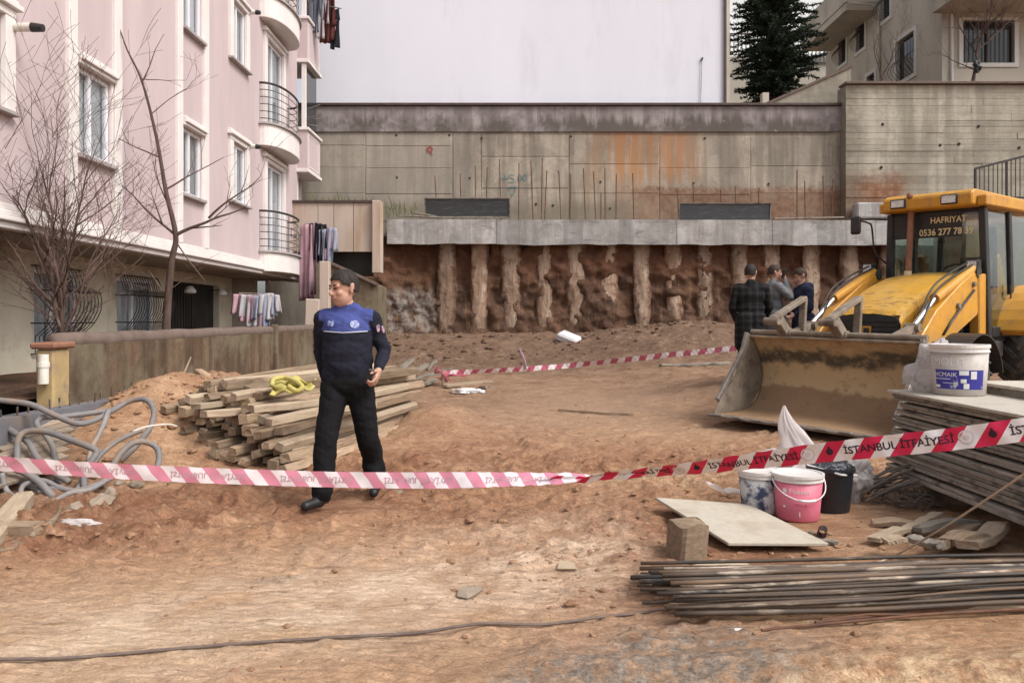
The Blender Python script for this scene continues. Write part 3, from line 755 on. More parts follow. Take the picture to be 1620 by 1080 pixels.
# cornice: stepped mouldings
for (za, zb, pr) in ((2.50, 2.585, .07), (2.585, 2.645, .13), (2.645, 2.72, .09), (2.72, 2.80, .05)):
    mb = MB(); mb.mm((XF - .09, YA, za + .001), (XF + pr, YB + .02, zb)); mb.build('cornice_moulding', 'white_trim', PB, bevel=.012)
# pilaster strips
for (ya, yb) in ((10.62, 10.83), (11.85, 12.07), (14.08, 14.3), (15.3, 15.53)):
    mb = MB(); mb.mm((XF - .02, ya, 2.802), (XF + .055, yb, ZTOP)); mb.build('pilaster_strip', 'white_trim', PB, bevel=.008)
def win_x(parent, x, ya, yb, za, zb, style, side=1, seed=0, dark=False):
    """window in a wall whose face is at x and looks along side*x"""
    S = side
    fr = MB(); xi = x - S * .055; t = .055
    fr.mm((xi - .03, ya, za), (xi + .03, ya + t, zb)); fr.mm((xi - .03, yb - t, za), (xi + .03, yb, zb))
    fr.mm((xi - .03, ya + t, za), (xi + .03, yb - t, za + t)); fr.mm((xi - .03, ya + t, zb - t), (xi + .03, yb - t, zb))
    ym = ya + (yb - ya) * .42
    fr.mm((xi - .028, ym - .035, za + t), (xi + .034, ym + .035, zb - t))
    f = fr.build('window', 'white_upvc', parent)
    for a, b in ((ya + t, ym - .035), (ym + .035, yb - t)):
        q = MB(); q.mm((xi - .006, a, za + t), (xi + .004, b, zb - t)); q.build('pane', 'dark_glass' if dark else 'pane_glass', f)
    cu = MB(); wavy(cu, (xi - S * .065, ya + .02, 0), (xi - S * .065, yb - .02, 0), za, zb, .02, 8, (1, 0, 0), seed)
    cu.build('curtain', 'curtain_grey' if (seed % 3) else 'curtain_white', f, fix=False)
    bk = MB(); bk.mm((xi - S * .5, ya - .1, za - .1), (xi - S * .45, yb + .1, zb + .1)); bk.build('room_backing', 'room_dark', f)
    return f
for i, (ya, yb, za, zb, st) in enumerate(wins):
    if zb > ZTOP - .2: continue
    win_x(PB, XF, ya, yb, za, zb, st, 1, i)
    mb = MB()
    if st == 'strip':
        for (a, b, pr) in ((0.02, .075, .09), (.075, .13, .13), (.13, .19, .10)):
            mb.mm((XF - .015, ya - .06, zb + a), (XF + pr, yb + .06, zb + b - .001))
        mb.build('window_head', 'white_trim', PB, bevel=.008)
        mb = MB(); mb.mm((XF - .1, ya - .07, za - .06), (XF + .10, yb + .07, za - .001)); mb.build('window_sill', 'sill_stone', PB, bevel=.006)
        mb = MB(); mb.mm((XF - .012, ya - .06, za + .002), (XF + .03, ya - .001, zb + .018)); mb.mm((XF - .012, yb + .001, za + .002), (XF + .03, yb + .06, zb + .018)); mb.build('window_surround', 'white_trim', PB)
    else:
        zb2 = zb + .02
        mb.mm((XF - .012, ya - .19, za - (.0 if st == 'door' else .02)), (XF + .06, ya - .001, zb2)); mb.mm((XF - .012, yb + .001, za - (.0 if st == 'door' else .02)), (XF + .06, yb + .19, zb2))
        mb.mm((XF - .012, ya - .19, zb2 + .001), (XF + .065, yb + .19, zb2 + .1))
        mb.build('window_surround', 'white_trim', PB, bevel=.008)
        mb = MB(); mb.mm((XF - .015, ya - .25, zb2 + .102), (XF + .12, yb + .25, zb2 + .17)); mb.mm((XF - .015, ya - .22, zb2 + .171), (XF + .08, yb + .22, zb2 + .22)); mb.build('window_head', 'white_trim', PB, bevel=.008)
        if st == 'frame':
            mb = MB(); mb.mm((XF - .1, ya - .2, za - .07), (XF + .11, yb + .2, za - .021)); mb.build('window_sill', 'sill_stone', PB, bevel=.006)
# curved balconies in front of the glazed doors
def half_round(yc, hw, depth, n=20):
    return [(XF + depth * math.sin(math.pi * k / n) ** .75, yc - hw * math.cos(math.pi * k / n)) for k in range(n + 1)]
for k in range(3):
    z = 3.06 + 3.04 * k; yc, hw, dp = 19.95, 1.22, .52
    o2 = half_round(yc, hw, dp)
    b = MB(); b.prism([(p[0], p[1]) for p in o2] + [(XF - .01, yc)], z - (.50 if k == 0 else .55), z - .045, 'z')
    bal = b.build('balcony', 'white_trim', PB, bevel=.01)
    b = MB(); o3 = half_round(yc, hw + .05, dp + .06); b.prism([(p[0], p[1]) for p in o3] + [(XF - .01, yc)], z - .044, z, 'z'); b.build('balcony_slab', 'sill_stone', bal)
    o4 = half_round(yc, hw - .04, dp - .03)
    b = MB(); b.tube([(p[0], p[1], z + .94) for p in o4], .028, 8); b.build('handrail', 'dark_iron', bal, smooth_=True)
    for h in (.1, .27, .44, .61, .78):
        b = MB(); b.tube([(p[0], p[1], z + h) for p in o4], .010, 6); b.build('railing_bar', 'dark_iron', bal, smooth_=True)
    for j in range(0, 21, 4):
        p = o4[j]; b = MB(); b.tube([(p[0], p[1], z), (p[0], p[1], z + .93)], .014, 6); b.build('railing_post', 'steel_rail', bal)
# flue pipes
for (yy, zz, L) in ((9.44, 4.92, .40), (17.9, 5.33, .30), (17.9, 8.37, .30)):
    b = MB(); b.tube([(XF - .05, yy, zz), (XF + L * .66, yy, zz)], .052, 14); f = b.build('flue_pipe', 'pvc_white', PB, smooth_=False)
    b = MB(); b.tube([(XF + L * .66, yy, zz), (XF + L, yy, zz - .01)], [.057, .045], 14); b.build('flue_cap', 'black_plastic', f)
    b = MB(); b.tube([(XF + .0, yy, zz), (XF + .02, yy, zz)], .075, 14); b.build('flue_collar', 'white_trim', f)
# corner bay with loggias beyond the facade
xb = -5.72
for k, (z0, z1) in enumerate(((5.62, 6.75), (8.68, 9.85), (11.72, 12.9))):
    b = MB(); b.mm((XF - 2.4, YB + .001, z0), (xb, 23.55, z1 - .06)); bay = b.build('loggia', 'pink_stucco', PB)
    b = MB(); b.mm((XF - 2.4, YB - .05, z1 - .059), (xb + .06, 23.6, z1 + .02)); b.build('coping', 'white_trim', bay, bevel=.008)
    b = MB(); b.mm((XF - 2.4, YB - .04, z0 - .1), (xb + .05, 23.58, z0 - .001)); b.build('base_moulding', 'white_trim', bay, bevel=.008)
    b = MB()
    for (ya, yb, za, zb) in ((YB + .14, YB + .17, z0 + .1, z1 - .16), (23.38, 23.41, z0 + .1, z1 - .16), (YB + .14, 23.41, z0 + .07, z0 + .1), (YB + .14, 23.41, z1 - .16, z1 - .13)):
        b.mm((xb - .01, ya, za), (xb + .012, yb, zb))
    b.build('panel_moulding', 'white_trim', bay)
    b = MB(); b.mm((xb - .16, YB + .02, z1 + .021), (xb - .05, YB + .13, z0 + 2.94)); b.build('corner_post', 'white_trim', bay)
    if k < 2:
        b = MB(); b.mm((xb - .12, YB + .14, z1 + .12), (xb - .10, 23.5, z0 + 2.94)); b.build('loggia_glass', 'dark_glass', bay)
b = MB(); b.mm((XF - 2.4, YB + .001, 2.62), (XF - .25, 23.5, 5.5)); b.build('bay_wall', 'pink_stucco', PB)
b = MB(); b.mm((XF - .22, YB + .01, 2.62), (XF - .02, YB + .2, 5.5)); b.build('bay_post', 'white_trim', PB)
b = MB(); b.mm((XF - .5, YB + .01, 2.50), (XF + .1, 23.4, 2.60)); b.mm((XF - .5, YB + .01, 2.601), (XF + .05, 23.38, 2.7)); b.build('base_moulding', 'white_trim', PB, bevel=.008)
# ground floor windows with bulging iron grilles
def grille(ya, yb, za, zb, bul):
    w = win_x(PB, XL, ya, yb, za, zb, 'frame', 1, int(ya * 7), dark=False)
    g = thing_child('window_grille', PB)
    def prof(t):     # t 0 bottom .. 1 top : how far the bar stands off
        return .06 + bul * max(0, math.sin(min(1, (1 - t) * 1.25) * math.pi)) ** .8 * (.35 + .65 * (t < .75))
    n = int((yb - ya + .1) / .1)
    for k in range(n + 1):
        y = ya - .05 + k * (yb - ya + .1) / n
        q = MB(); q.tube([(XL + prof(t / 10), y, za - .05 + (zb - za + .1) * t / 10) for t in range(11)], .008, 5); q.build('bar', 'dark_iron', g)
    for t in (0, .35, .72, 1):
        x = XL + prof(t); z = za - .05 + (zb - za + .1) * t
        q = MB(); q.tube([(XL, ya - .06, z), (x, ya - .06, z), (x, yb + .06, z), (XL, yb + .06, z)], .012, 5); q.build('crossbar', 'dark_iron', g)
    return g
def thing_child(name, parent):
    o = bpy.data.objects.new(name, None); COL.objects.link(o); o.parent = parent; return o
grille(7.2, 9.35, .95, 2.3, .34); grille(12.05, 13.25, .95, 2.2, .34); grille(14.6, 16.1, .95, 2.2, .34)
b = MB(); b.mm((XL - .17, 9.9, .95), (XL - .14, 10.15, 2.2)); w = b.build('narrow_window', 'dark_glass', PB)
# porch opening: dark door leaves with bars
b = MB(); b.mm((XL - .18, 16.95, .3), (XL - .13, 19.65, 2.25)); dr = b.build('porch_door', 'room_dark', PB)
for k in range(9):
    y = 17.1 + k * .15
    q = MB(); q.tube([(XL - .11, y, .3), (XL - .11, y, 2.24)], .012, 5); q.build('bar', 'dark_iron', dr)
for yy in (17.3, 19.2):
    b = MB(); b.lathe([(.02, .10), (.06, .09), (.13, .0), (.12, -.05), (.05, -.06)], 16, (XL + .25, yy, 2.05)); l = b.build('wall_lamp', 'label_white', PB, smooth_=True)
    b = MB(); b.tube([(XL - .1, yy, 2.12), (XL + .25, yy, 2.14)], .012, 6); b.build('lamp_arm', 'dark_iron', l)
b = MB(); b.box((XF - .45, 21.0, 2.40), (.10, .22, .10), (0, .3, .4)); b.build('camera_housing', 'pvc_white', PB, bevel=.015)

# ------------------------------------------------------------------ garden wall along the building
GX = -4.8
GW = thing('garden_wall', (GX, 14, 0), label='long stained brown concrete garden wall with a rounded cap in front of the building', cat='wall')
b = MB()
def gwf(u, v):
    y = 8.35 + (19.6 - 8.35) * u; z = -.2 + (1.16 + .2) * v
    return (GX + .03 * (fbm(y * 1.3, z * 1.3, 3, 3) - .5) * 2, y, z)
b.grid(gwf, 90, 14); b.mm((GX - .16, 8.35, -.2), (GX - .03, 19.6, 1.159)); b.build('wall_face', 'garden_concrete', GW, fix=False, smooth_=True)
b = MB(); b.tube([(GX - .09, 8.45 + k * .45, 1.19 + .008 * math.sin(k * 2.1)) for k in range(26)], .10, 10); b.build('cap', 'garden_cap', GW, smooth_=True)
for yy in (15.9,):
    b = MB(); b.mm((GX - .05, yy, -.1), (GX + .06, yy + .14, 1.32)); b.build('post', 'garden_concrete', GW, bevel=.015)
b = MB(); b.mm((GX - .10, 8.12, -.2), (GX + .09, 8.42, 1.13)); pl = b.build('end_pillar', 'ochre_paint', GW, bevel=.02)
b = MB(); b.mm((GX - .14, 8.08, 1.131), (GX + .13, 8.47, 1.20)); b.build('pillar_cap', 'exhaust_rust', pl, bevel=.02)
b = MB(); b.tube([(GX + .02, 8.06, .78), (GX + .02, 8.06, 1.08)], .05, 14); pp = b.build('downpipe', 'pvc_white', GW)
b = MB(); b.tube([(GX + .02, 8.06, .95), (GX + .02, 8.06, 1.0)], .058, 14); b.build('pipe_collar', 'pvc_white', pp)
# yard soil behind the garden wall
b = MB(); b.grid(lambda u, v: (XL - .1 + (GX - .1 - XL + .1) * u, 5 + 16 * v, .55 + .15 * fbm(u * 6, v * 20, 3, 2)), 12, 50); b.build('yard_soil', 'soil_face', kind='structure', smooth_=True, fix=False)

# low concrete curb with cut starter bars
b = MB()
CB = thing('concrete_curb', (-4.4, 7.6, 0), label='low blue-grey concrete curb wall with cut bars along its top, behind the hoses', cat='wall')
b.grid(lambda u, v: (-4.45 + .12 * math.sin(u * 2.4), 5.4 + 4.2 * u, -.2 + (.60 + .2 - .06 * u) * v), 30, 2); b.grid(lambda u, v: (-4.45 + .12 * math.sin(u * 2.4) - .2 * v, 5.4 + 4.2 * u, .60 - .06 * u), 30, 1)
b.build('curb_face', 'curb_concrete', CB, fix=False, solid=.01)
for k in range(24):
    y = 5.6 + k * .165 + random.uniform(-.03, .03); u = (y - 5.4) / 4.2
    x = -4.55 + .12 * math.sin(u * 2.4); h = random.uniform(.06, .16)
    q = MB(); q.tube([(x, y, .55), (x + random.uniform(-.02, .02), y, .60 - .06 * u + h)], .009, 5); q.build('bar_stub', 'rebar_steel', CB)

# ------------------------------------------------------------------ retaining wall at the back
YW = 24.0
def zW(py, Y=YW): return CAMZ + (HOR - py) / F * Y
def xW(px, Y=YW): return (px - 810) / F * Y
RW = thing('retaining_wall', (2, YW, 0), label='tall stained concrete retaining wall of cast panels across the back of the site', cat='wall')
b = MB(); b.mm((-7.5, YW + .016, 0), (10.05, YW + .6, zW(170))); b.build('wall_core', 'wall_concrete', RW)
b = MB()
def bandf(u, v):
    x = -7.5 + 17.55 * u; return (x, YW - .05 + .02 * (fbm(x * 1.5, v * 2, 3, 4) - .5), zW(209) + (zW(169) - zW(209)) * v)
b.grid(bandf, 80, 6); b.mm((-7.5, YW - .03, zW(209)), (10.05, YW + .5, zW(169.5))); b.build('top_band', 'band_concrete', RW, fix=False)
b = MB(); b.mm((-7.6, YW - .14, zW(168.5)), (10.08, YW + .3, zW(164.5))); b.build('coping', 'brown_metal', RW, bevel=.01)
secs = [(-7.5, xW(577), (209, 230, 265, 306, 350)), (xW(579), xW(714), (209, 231, 266, 307, 350)), (xW(717), xW(760), (209, 350)), (xW(762), xW(899), (212, 248, 298, 350)),
        (xW(901), xW(1042), (214, 260, 306, 350)), (xW(1044), xW(1186), (216, 266, 308, 352)), (xW(1188), xW(1331), (216, 263, 306, 352))]
for (xa, xb_, rows) in secs:
    for r0, r1 in zip(rows[:-1], rows[1:]):
        b = MB(); d = random.uniform(-.012, .012)
        b.mm((xa + .002, YW + d * .6, zW(r1) + .008), (xb_ - .002, YW + .12, zW(r0) - .008)); b.build('concrete_panel', 'wall_concrete', RW, bevel=.007)
for (px, py) in ((627, 214), (628, 281), (743, 282), (848, 323), (875, 325), (950, 288), (1097, 290), (1216, 291), (711, 214), (762, 219), (965, 330), (903, 216), (1115, 219)):
    b = MB(); b.tube([(xW(px), YW - .016, zW(py)), (xW(px), YW + .02, zW(py))], .035, 10); b.build('tie_hole', 'room_dark', RW)
# sprayed level mark "+5.00" with its triangle, red mark
def text_mesh(txt, size, bold=0.0):
    cu = bpy.data.curves.new('tmp', 'FONT'); cu.body = txt; cu.size = size; cu.resolution_u = 3; cu.offset = bold * size
    ob = bpy.data.objects.new('tmp', cu); COL.objects.link(ob); bpy.context.view_layer.update()
    dg = bpy.context.evaluated_depsgraph_get(); m = ob.evaluated_get(dg).to_mesh()
    v = [(p.co.x, p.co.y) for p in m.vertices]; f = [tuple(p.vertices) for p in m.polygons]
    ob.evaluated_get(dg).to_mesh_clear(); bpy.data.objects.remove(ob); bpy.data.curves.remove(cu)
    return v, f
def stroke(mb, pts2, w, fn):
    """flat brush line through 2-D points, placed by fn"""
    n = len(pts2)
    for i in range(n - 1):
        a = Vector(pts2[i]); c = Vector(pts2[i + 1]); d = (c - a); d.normalize(); s_ = Vector((-d.y, d.x)) * w / 2; e = d * w * .3
        mb.add([fn(*(a - s_ - e)), fn(*(c - s_ + e)), fn(*(c + s_ + e)), fn(*(a + s_ - e))], [(0, 1, 2, 3)])
mk = MB(); kk = [0]
def onwall(px, py):
    kk[0] += 1; return (xW(px), YW - .0165 - .0002 * (kk[0] // 4), zW(py))
for st_ in ([(793, 283), (804, 283)], [(798, 278), (798, 288)],
            [(813, 277), (806, 277), (805.5, 282), (810, 282), (813, 285), (811, 289), (805, 289)], [(815.5, 288), (816.5, 289)],
            [(822, 277), (819.5, 280), (819.5, 286), (822, 288), (824.5, 285), (824.5, 280), (822, 277)], [(830, 276), (827.5, 279), (827.5, 284), (830, 286), (832.5, 283), (832.5, 279), (830, 276)],
            [(804, 297), (817, 296), (810, 311), (804, 297)]):
    stroke(mk, st_, 1.15, onwall)
mk.build('painted_level_mark', 'paint_teal', RW, fix=False)
mk = MB(); stroke(mk, [(681, 232), (676, 235), (677, 240), (682, 241), (684, 236), (681, 232)], 2, onwall); stroke(mk, [(681, 241), (684, 246)], 1.6, onwall); mk.build('painted_red_mark', 'paint_red', RW, fix=False)

# right hand wall: board-marked concrete, taller
Y2 = 23.6
BW = thing('board_marked_wall', (13.5, Y2, 0), label='pale board-marked concrete wall with a coping behind the excavator cab', cat='wall')
z2top = zW(134, Y2); x2 = xW(1338, Y2)
b = MB(); b.mm((x2, Y2 + .014, 0), (19, Y2 + .6, z2top - .01)); b.build('wall_core', 'board_concrete', BW)
z = z2top - .02; k = 0
while z > 3.0:
    h = random.uniform(.17, .235); xa = x2
    while xa < 18.9:
        L = random.uniform(2.2, 4.2); xe = min(xa + L, 19.0)
        b = MB(); b.mm((xa + .004, Y2 + random.uniform(-.012, .006), z - h + .006), (xe - .004, Y2 + .06, z)); b.build('board_course', 'board_concrete', BW)
        xa = xe
    z -= h
b = MB(); b.mm((x2 - .05, Y2 - .12, z2top), (19, Y2 + .4, z2top + .07)); b.build('coping', 'garden_cap', BW, bevel=.01)
for (px, py) in ((1396, 197), (1487, 230), (1548, 200), (1612, 234), (1394, 265), (1517, 228)):
    b = MB(); b.tube([(xW(px, Y2), Y2 - .02, zW(py, Y2)), (xW(px, Y2), Y2 + .02, zW(py, Y2))], .045, 10); b.build('tie_hole', 'room_dark', BW)
# low concrete stub at its foot, seen beside the cab
b = MB(); b.mm((xW(1336), 23.1, zW(345, 23.1)), (13.5, 23.5, zW(320, 23.1))); b.build('concrete_footing', 'beam_concrete', label='rough pale concrete footing at the base of the board-marked wall', cat='footing', bevel=.04)

# stair parapet on top
b = MB(); ya_, yb_ = 24.75, 25.0
pl_ = [(xW(1200, 24.8), zW(171, 24.8)), (xW(1345, 24.8), zW(171, 24.8)), (xW(1345, 24.8), zW(108, 24.8)), (xW(1338, 24.8), zW(107, 24.8))]
b.prism(pl_, ya_, yb_, 'y'); SP = thing('stair_parapet', (9.5, 24.9, zW(171)), label='sloping concrete stair parapet rising beside the conifer', cat='parapet')
b.build('parapet_wall', 'board_concrete', SP)
b = MB(); b.beam((xW(1203, 24.8), 24.87, zW(169, 24.8)), (xW(1346, 24.8), 24.87, zW(105.5, 24.8)), .34, .07); b.build('coping', 'garden_cap', SP)
b = MB(); b.mm((xW(1205, 24.8), 24.7, zW(172, 24.8)), (xW(1215, 24.8), 24.95, zW(148, 24.8))); b.build('end_post', 'beige_stucco', SP)

# upper terrain behind the walls
b = MB(); b.mm((-30, YW + .55, zW(171) - .6), (40, 90, zW(171) - .08)); b.build('upper_terrace', 'soil_face', kind='structure')

# big white party wall
WB = thing('white_building', (.4, 28, 8), label='blank white rendered party wall rising above the retaining wall', cat='building')
xl, xr = -6.6, xW(1145, 25.2)
b = MB(); b.mm((xl, 25.2, zW(172, 25.2)), (xr, 36, 18)); b.build('rendered_wall', 'white_render', WB)
b = MB(); b.mm((xr + .001, 25.12, zW(172, 25.2)), (xr + .07, 25.4, 18.02)); b.build('corner_trim', 'brown_metal', WB)
b = MB(); b.tube([(xW(1110, 25.2), 25.16, zW(95, 25.2)), (xW(1108, 25.2), 25.16, zW(165, 25.2))], .012, 5); b.build('cable', 'curtain_grey', WB)
b = MB(); b.tube([(xW(1109, 25.2), 25.17, zW(97, 25.2)), (xW(1111, 25.2), 25.15, zW(92, 25.2))], .03, 6); b.build('cable_hook', 'black_plastic', WB)

# ------------------------------------------------------------------ shored excavation face: piles, capping beam, soil
SW = thing('shoring_wall', (4, 23.2, 0), label='excavated brown soil face with a row of rough concrete piles under a grey capping beam', cat='wall')
YS = 23.35
b = MB()
def sf(u, v):
    x = -4.6 + 17.6 * u; z = .1 + 3.75 * v
    d = (fbm(x * .8, z * .8, 4, 6) - .5) * .55 + (fbm(x * 3.1, z * 3.1, 4, 8) - .5) * .42 - .35 * (1 - v) ** 2
    d += -.55 * float(smooth(-2.6, -4.4, x)) * (1 - .3 * v)
    return (x, YS + d + .06, z)
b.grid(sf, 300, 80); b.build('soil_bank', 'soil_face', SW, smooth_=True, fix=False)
ppx = [705, 757, 808, 860, 911, 962, 1016, 1066, 1117, 1170, 1222, 1283, 1345, 1408]
for i, px in enumerate(ppx):
    x = xW(px, YS); r0 = random.uniform(.26, .33); zb = .55 + random.uniform(-.1, .35) + (.15 if px > 950 else 0); zt = 3.80
    b = MB(); sd_ = i * 13.7
    top_cut = random.uniform(0, .4) if i in (2, 3) else 0
    def pf(u, v, x=x, r0=r0, zb=zb, sd_=sd_, i=i):
        z = zb + (zt - zb) * v; a = math.pi * (1 + u)            # front half
        r = r0 * (1 + .22 * (fbm(z * 1.3, sd_, 3, 2) - .5)) + .17 * (fbm(math.cos(a) * 2 + sd_, z * 2.4 + math.sin(a), 4, 5) - .5) + .10 * (fbm(math.cos(a) * 7 + sd_, z * 6, 3, 7) - .5)
        r *= .35 + .65 * float(smooth(0, .35, v + .05)) if i not in (0, 1, 3) else 1
        xx = x + .10 * (fbm(z * .7, sd_ + 3, 2, 9) - .5) * 2 + r * .90 * math.cos(a)
        return (xx, YS + .01 + r * .45 * math.sin(a), z)
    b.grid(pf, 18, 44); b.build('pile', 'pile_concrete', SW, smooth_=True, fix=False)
zb0, zb1 = zW(387, 22.9), zW(347, 22.9)
xs_ = [xW(612, 22.9), xW(785, 22.9), xW(1071, 22.9), xW(1222, 22.9), xW(1385, 22.9), 13.5]
for i in range(5):
    xa, xe = xs_[i] + .006, xs_[i + 1] - .006; b = MB(); dz = -.03 * i / 4; nn = int((xe - xa) / .15)
    def bf(u, v, xa=xa, xe=xe, dz=dz):
        x = xa + (xe - xa) * u
        if v < .5: return (x, 22.9 + .025 * (fbm(x * 2, v * 3, 3, 5) - .5) * 2, zb0 + dz + (.09 * (fbm(x * 1.6, 3, 4, 6) - .35)) * (1 - 2 * v) + (zb1 - zb0) * 2 * v)
        return (x, 22.9 + 1.2 * (v - .5) * 2, zb1 + dz + .02 * (fbm(x * 2, v * 5, 3, 15) - .5))
    b.grid(bf, nn, 16)
    b.mm((xa, 22.96, zb0 + dz + .06), (xe, 24.0, zb1 + dz - .05)); b.build('capping_beam', 'beam_concrete', SW, fix=False)
rb = [(688, 278), (728, 275), (752, 262), (771, 264), (790, 252), (821, 258), (840, 255), (858, 250), (884, 270), (903, 275), (923, 266), (939, 271), (957, 266), (975, 275), (1001, 274), (951, 305), (1071, 297), (1096, 288), (1163, 295), (1201, 297), (1261, 268), (1273, 286), (1302, 278), (1318, 284), (1140, 300), (865, 270)]
for px, py in rb:
    Y = random.uniform(23.2, 23.6); x = xW(px, Y); zt = zW(py, Y); ln = random.uniform(-.08, .08)
    b = MB(); b.tube([(x - ln, Y, zb1 - .1), (x, Y, zt)], .016, 6); b.build('starter_bar', 'rebar_rust', SW)
# dark formwork panels left on the ledge
def panel_obj(pa, pb, Y, lean, label):
    (xa, ya), (xb2, yb2) = pa, pb
    t = thing('formwork_shutter', ((xW(xa, Y) + xW(xb2, Y)) / 2, Y, zW(yb2, Y)), label=label, cat='formwork', rot=(RAD(-lean), 0, 0))
    w = xW(xb2, Y) - xW(xa, Y); h = zW(ya, Y) - zW(yb2, Y)
    M_ = wmat(t)
    def lb(name, a, c, m, bev=0):
        q = MB(); q.mm(a, c); q.v = [tuple(M_ @ Vector(p)) for p in q.v]; q.build(name, m, t, bevel=bev)
    lb('sheet', (-w / 2 + .03, 0, .03), (w / 2 - .03, .03, h - .03), 'dark_panel')
    for a, c in (((-w / 2, -.02, 0), (w / 2, .035, .03)), ((-w / 2, -.02, h - .03), (w / 2, .035, h)), ((-w / 2, -.02, .031), (-w / 2 + .03, .035, h - .031)), ((w / 2 - .03, -.02, .031), (w / 2, .035, h - .031))):
        lb('frame_rail', a, c, 'board_grey')
    return t
panel_obj((672, 313), (807, 344), 23.15, -14, 'dark grey formwork panel leaning on the ledge at the left end of the beam')
panel_obj((1073, 321), (1219, 352), 23.1, -8, 'dark scratched formwork panel standing on the beam below the rust stains')
for i, (a, c, lb_) in enumerate((((628, 341), (700, 344), 'weathered plank lying flat on the left end of the beam'), ((652, 336), (690, 342), 'short plank slanting against the left formwork panel'), ((1224, 346), (1334, 344), 'long thin board lying on the beam right of the scratched panel'))):
    b = MB(); b.beam(P(a[0], a[1], 23.05), P(c[0], c[1], 23.05), .18, .035); b.build('plank', 'board_grey', label=lb_, cat='plank')

# ------------------------------------------------------------------ far left corner: panelled fence, low sloping wall, post
FN = thing('panel_fence', (-4.9, 21.6, 2.8), label='beige rendered fence panels with a cream end pillar beside the pink building', cat='fence')
for (a, c) in ((440, 502), (503, 527), (528, 558), (559, 589)):
    b = MB(); b.mm((xW(a, 21.6) + .01, 21.6, zW(398, 21.6)), (xW(c, 21.6) + .01, 21.72, zW(321, 21.6))); b.build('panel', 'beige_panel', FN)
b = MB(); b.mm((xW(440, 21.6), 21.55, zW(320.5, 21.6)), (xW(590, 21.6), 21.8, zW(317, 21.6))); b.build('cap', 'brown_metal', FN)
b = MB(); b.mm((xW(590, 21.6), 21.45, zW(432, 21.6)), (xW(604, 21.6), 21.85, zW(318, 21.6))); b.build('end_pillar', 'beige_panel', FN, bevel=.015)
b = MB(); b.mm((xW(440, 21.9), 21.9, zW(436, 21.6)), (xW(590, 21.9), 22.0, zW(397, 21.6))); b.build('under_fence', 'room_dark', FN)  # dark strip put in for the shaded gap below the panels
b = MB(); LW = thing('low_sloping_wall', (-4.6, 20.6, 0), label='dark stained low wall with a sloping coping behind the officer', cat='wall')
Yl = 20.4
b.prism([(xW(500, Yl), 0), (xW(598, Yl), 0), (xW(598, Yl), zW(452, Yl)), (xW(521, Yl), zW(416, Yl)), (xW(500, Yl), zW(416, Yl))], Yl, Yl + 1.4, 'y'); b.build('wall_face', 'garden_concrete', LW)
b = MB(); b.beam((xW(519, Yl), Yl + .08, zW(414, Yl)), (xW(597, Yl), Yl + .08, zW(450, Yl)), .3, .06); b.build('coping', 'garden_cap', LW)
b = MB(); b.mm((xW(508, 19.9), 19.7, .3), (xW(523, 19.9), 19.95, zW(414, 19.9))); b.build('wall_post', 'beige_panel', label='cream concrete post at the far end of the garden wall behind the officer', cat='post', bevel=.015)
b = MB(); b.box(P(494, 494, 19.4), (.34, .10, .66), (0, .03, .1)); b.build('leaning_slab', 'beige_panel', label='stained pale slab standing on the garden wall end beside the cream post', cat='slab', bevel=.02)

# ------------------------------------------------------------------ beige apartment building, upper right
XR = 14.7; YR0, YR1 = 27.0, 37.0
zr0 = zW(171) - .3
RB = thing('beige_building', (17.5, 30, zr0), label='grimy beige stuccoed apartment building above the board-marked wall', cat='building')
rw = [(28.85, 30.2, 10.4, 11.95), (32.9, 33.7, 12.75, 14.25), (34.75, 35.5, 12.75, 14.25), (30.7, 31.5, 13.2, 14.8), (32.0, 32.7, 9.6, 11.4)]
b = MB(); wall_x(b, XR, .18, YR0, YR1, zr0, 18, rw)
xfa, xfb, zfa, zfb = 15.4, 17.15, 10.15, 11.6
for (xa, xe, za, zb) in ((XR, xfa, zr0, 18), (xfb, 24, zr0, 18), (xfa, xfb, zr0, zfa), (xfa, xfb, zfb, 18)):
    b.add([(xa, YR0, za), (xe, YR0, za), (xe, YR0, zb), (xa, YR0, zb)], [(0, 1, 2, 3)])
for (p1, p2) in (((xfa, zfa), (xfb, zfa)), ((xfb, zfa), (xfb, zfb)), ((xfb, zfb), (xfa, zfb)), ((xfa, zfb), (xfa, zfa))):
    b.add([(p1[0], YR0, p1[1]), (p2[0], YR0, p2[1]), (p2[0], YR0 + .18, p2[1]), (p1[0], YR0 + .18, p1[1])], [(0, 1, 2, 3)])
b.add([(XR, YR1, zr0), (24, YR1, zr0), (24, YR1, 18), (XR, YR1, 18)], [(0, 1, 2, 3)])
b.add([(XR, YR0, 18), (24, YR0, 18), (24, YR1, 18), (XR, YR1, 18)], [(0, 1, 2, 3)])
b.build('wall', 'beige_stucco', RB, fix=False)
for i, (ya, yb, za, zb) in enumerate(rw):
    b = MB(); x = XR + .12
    b.mm((x, ya, za), (x + .02, yb, zb)); w = b.build('window', 'dark_glass', RB)
    b = MB(); 
    for (a1, a2, a3, a4) in ((ya - .16, ya, za - .16, zb + .16), (yb, yb + .16, za - .16, zb + .16), (ya, yb, zb, zb + .16), (ya, yb, za - .16, za)):
        b.mm((XR - .04, a1 + .001, a3 + .001), (XR + .01, a2 - .001, a4 - .001))
    b.build('window_surround', 'stucco_white', w)
    b = MB()
    for k in range(7):
        t = k / 6; y = ya + (yb - ya) * t
        b.tube([(XR - .05 - .3 * math.sin(math.pi * min(1, q / 8 * 1.4)) * (q < 6), y, za + (zb - za) * .9 * q / 10) for q in range(11)], .012, 4)
    b.build('window_grille', 'dark_iron', w)
b = MB(); b.mm((xfa, YR0 + .12, zfa), (xfb, YR0 + .14, zfb)); w = b.build('window', 'dark_glass', RB)
b = MB()
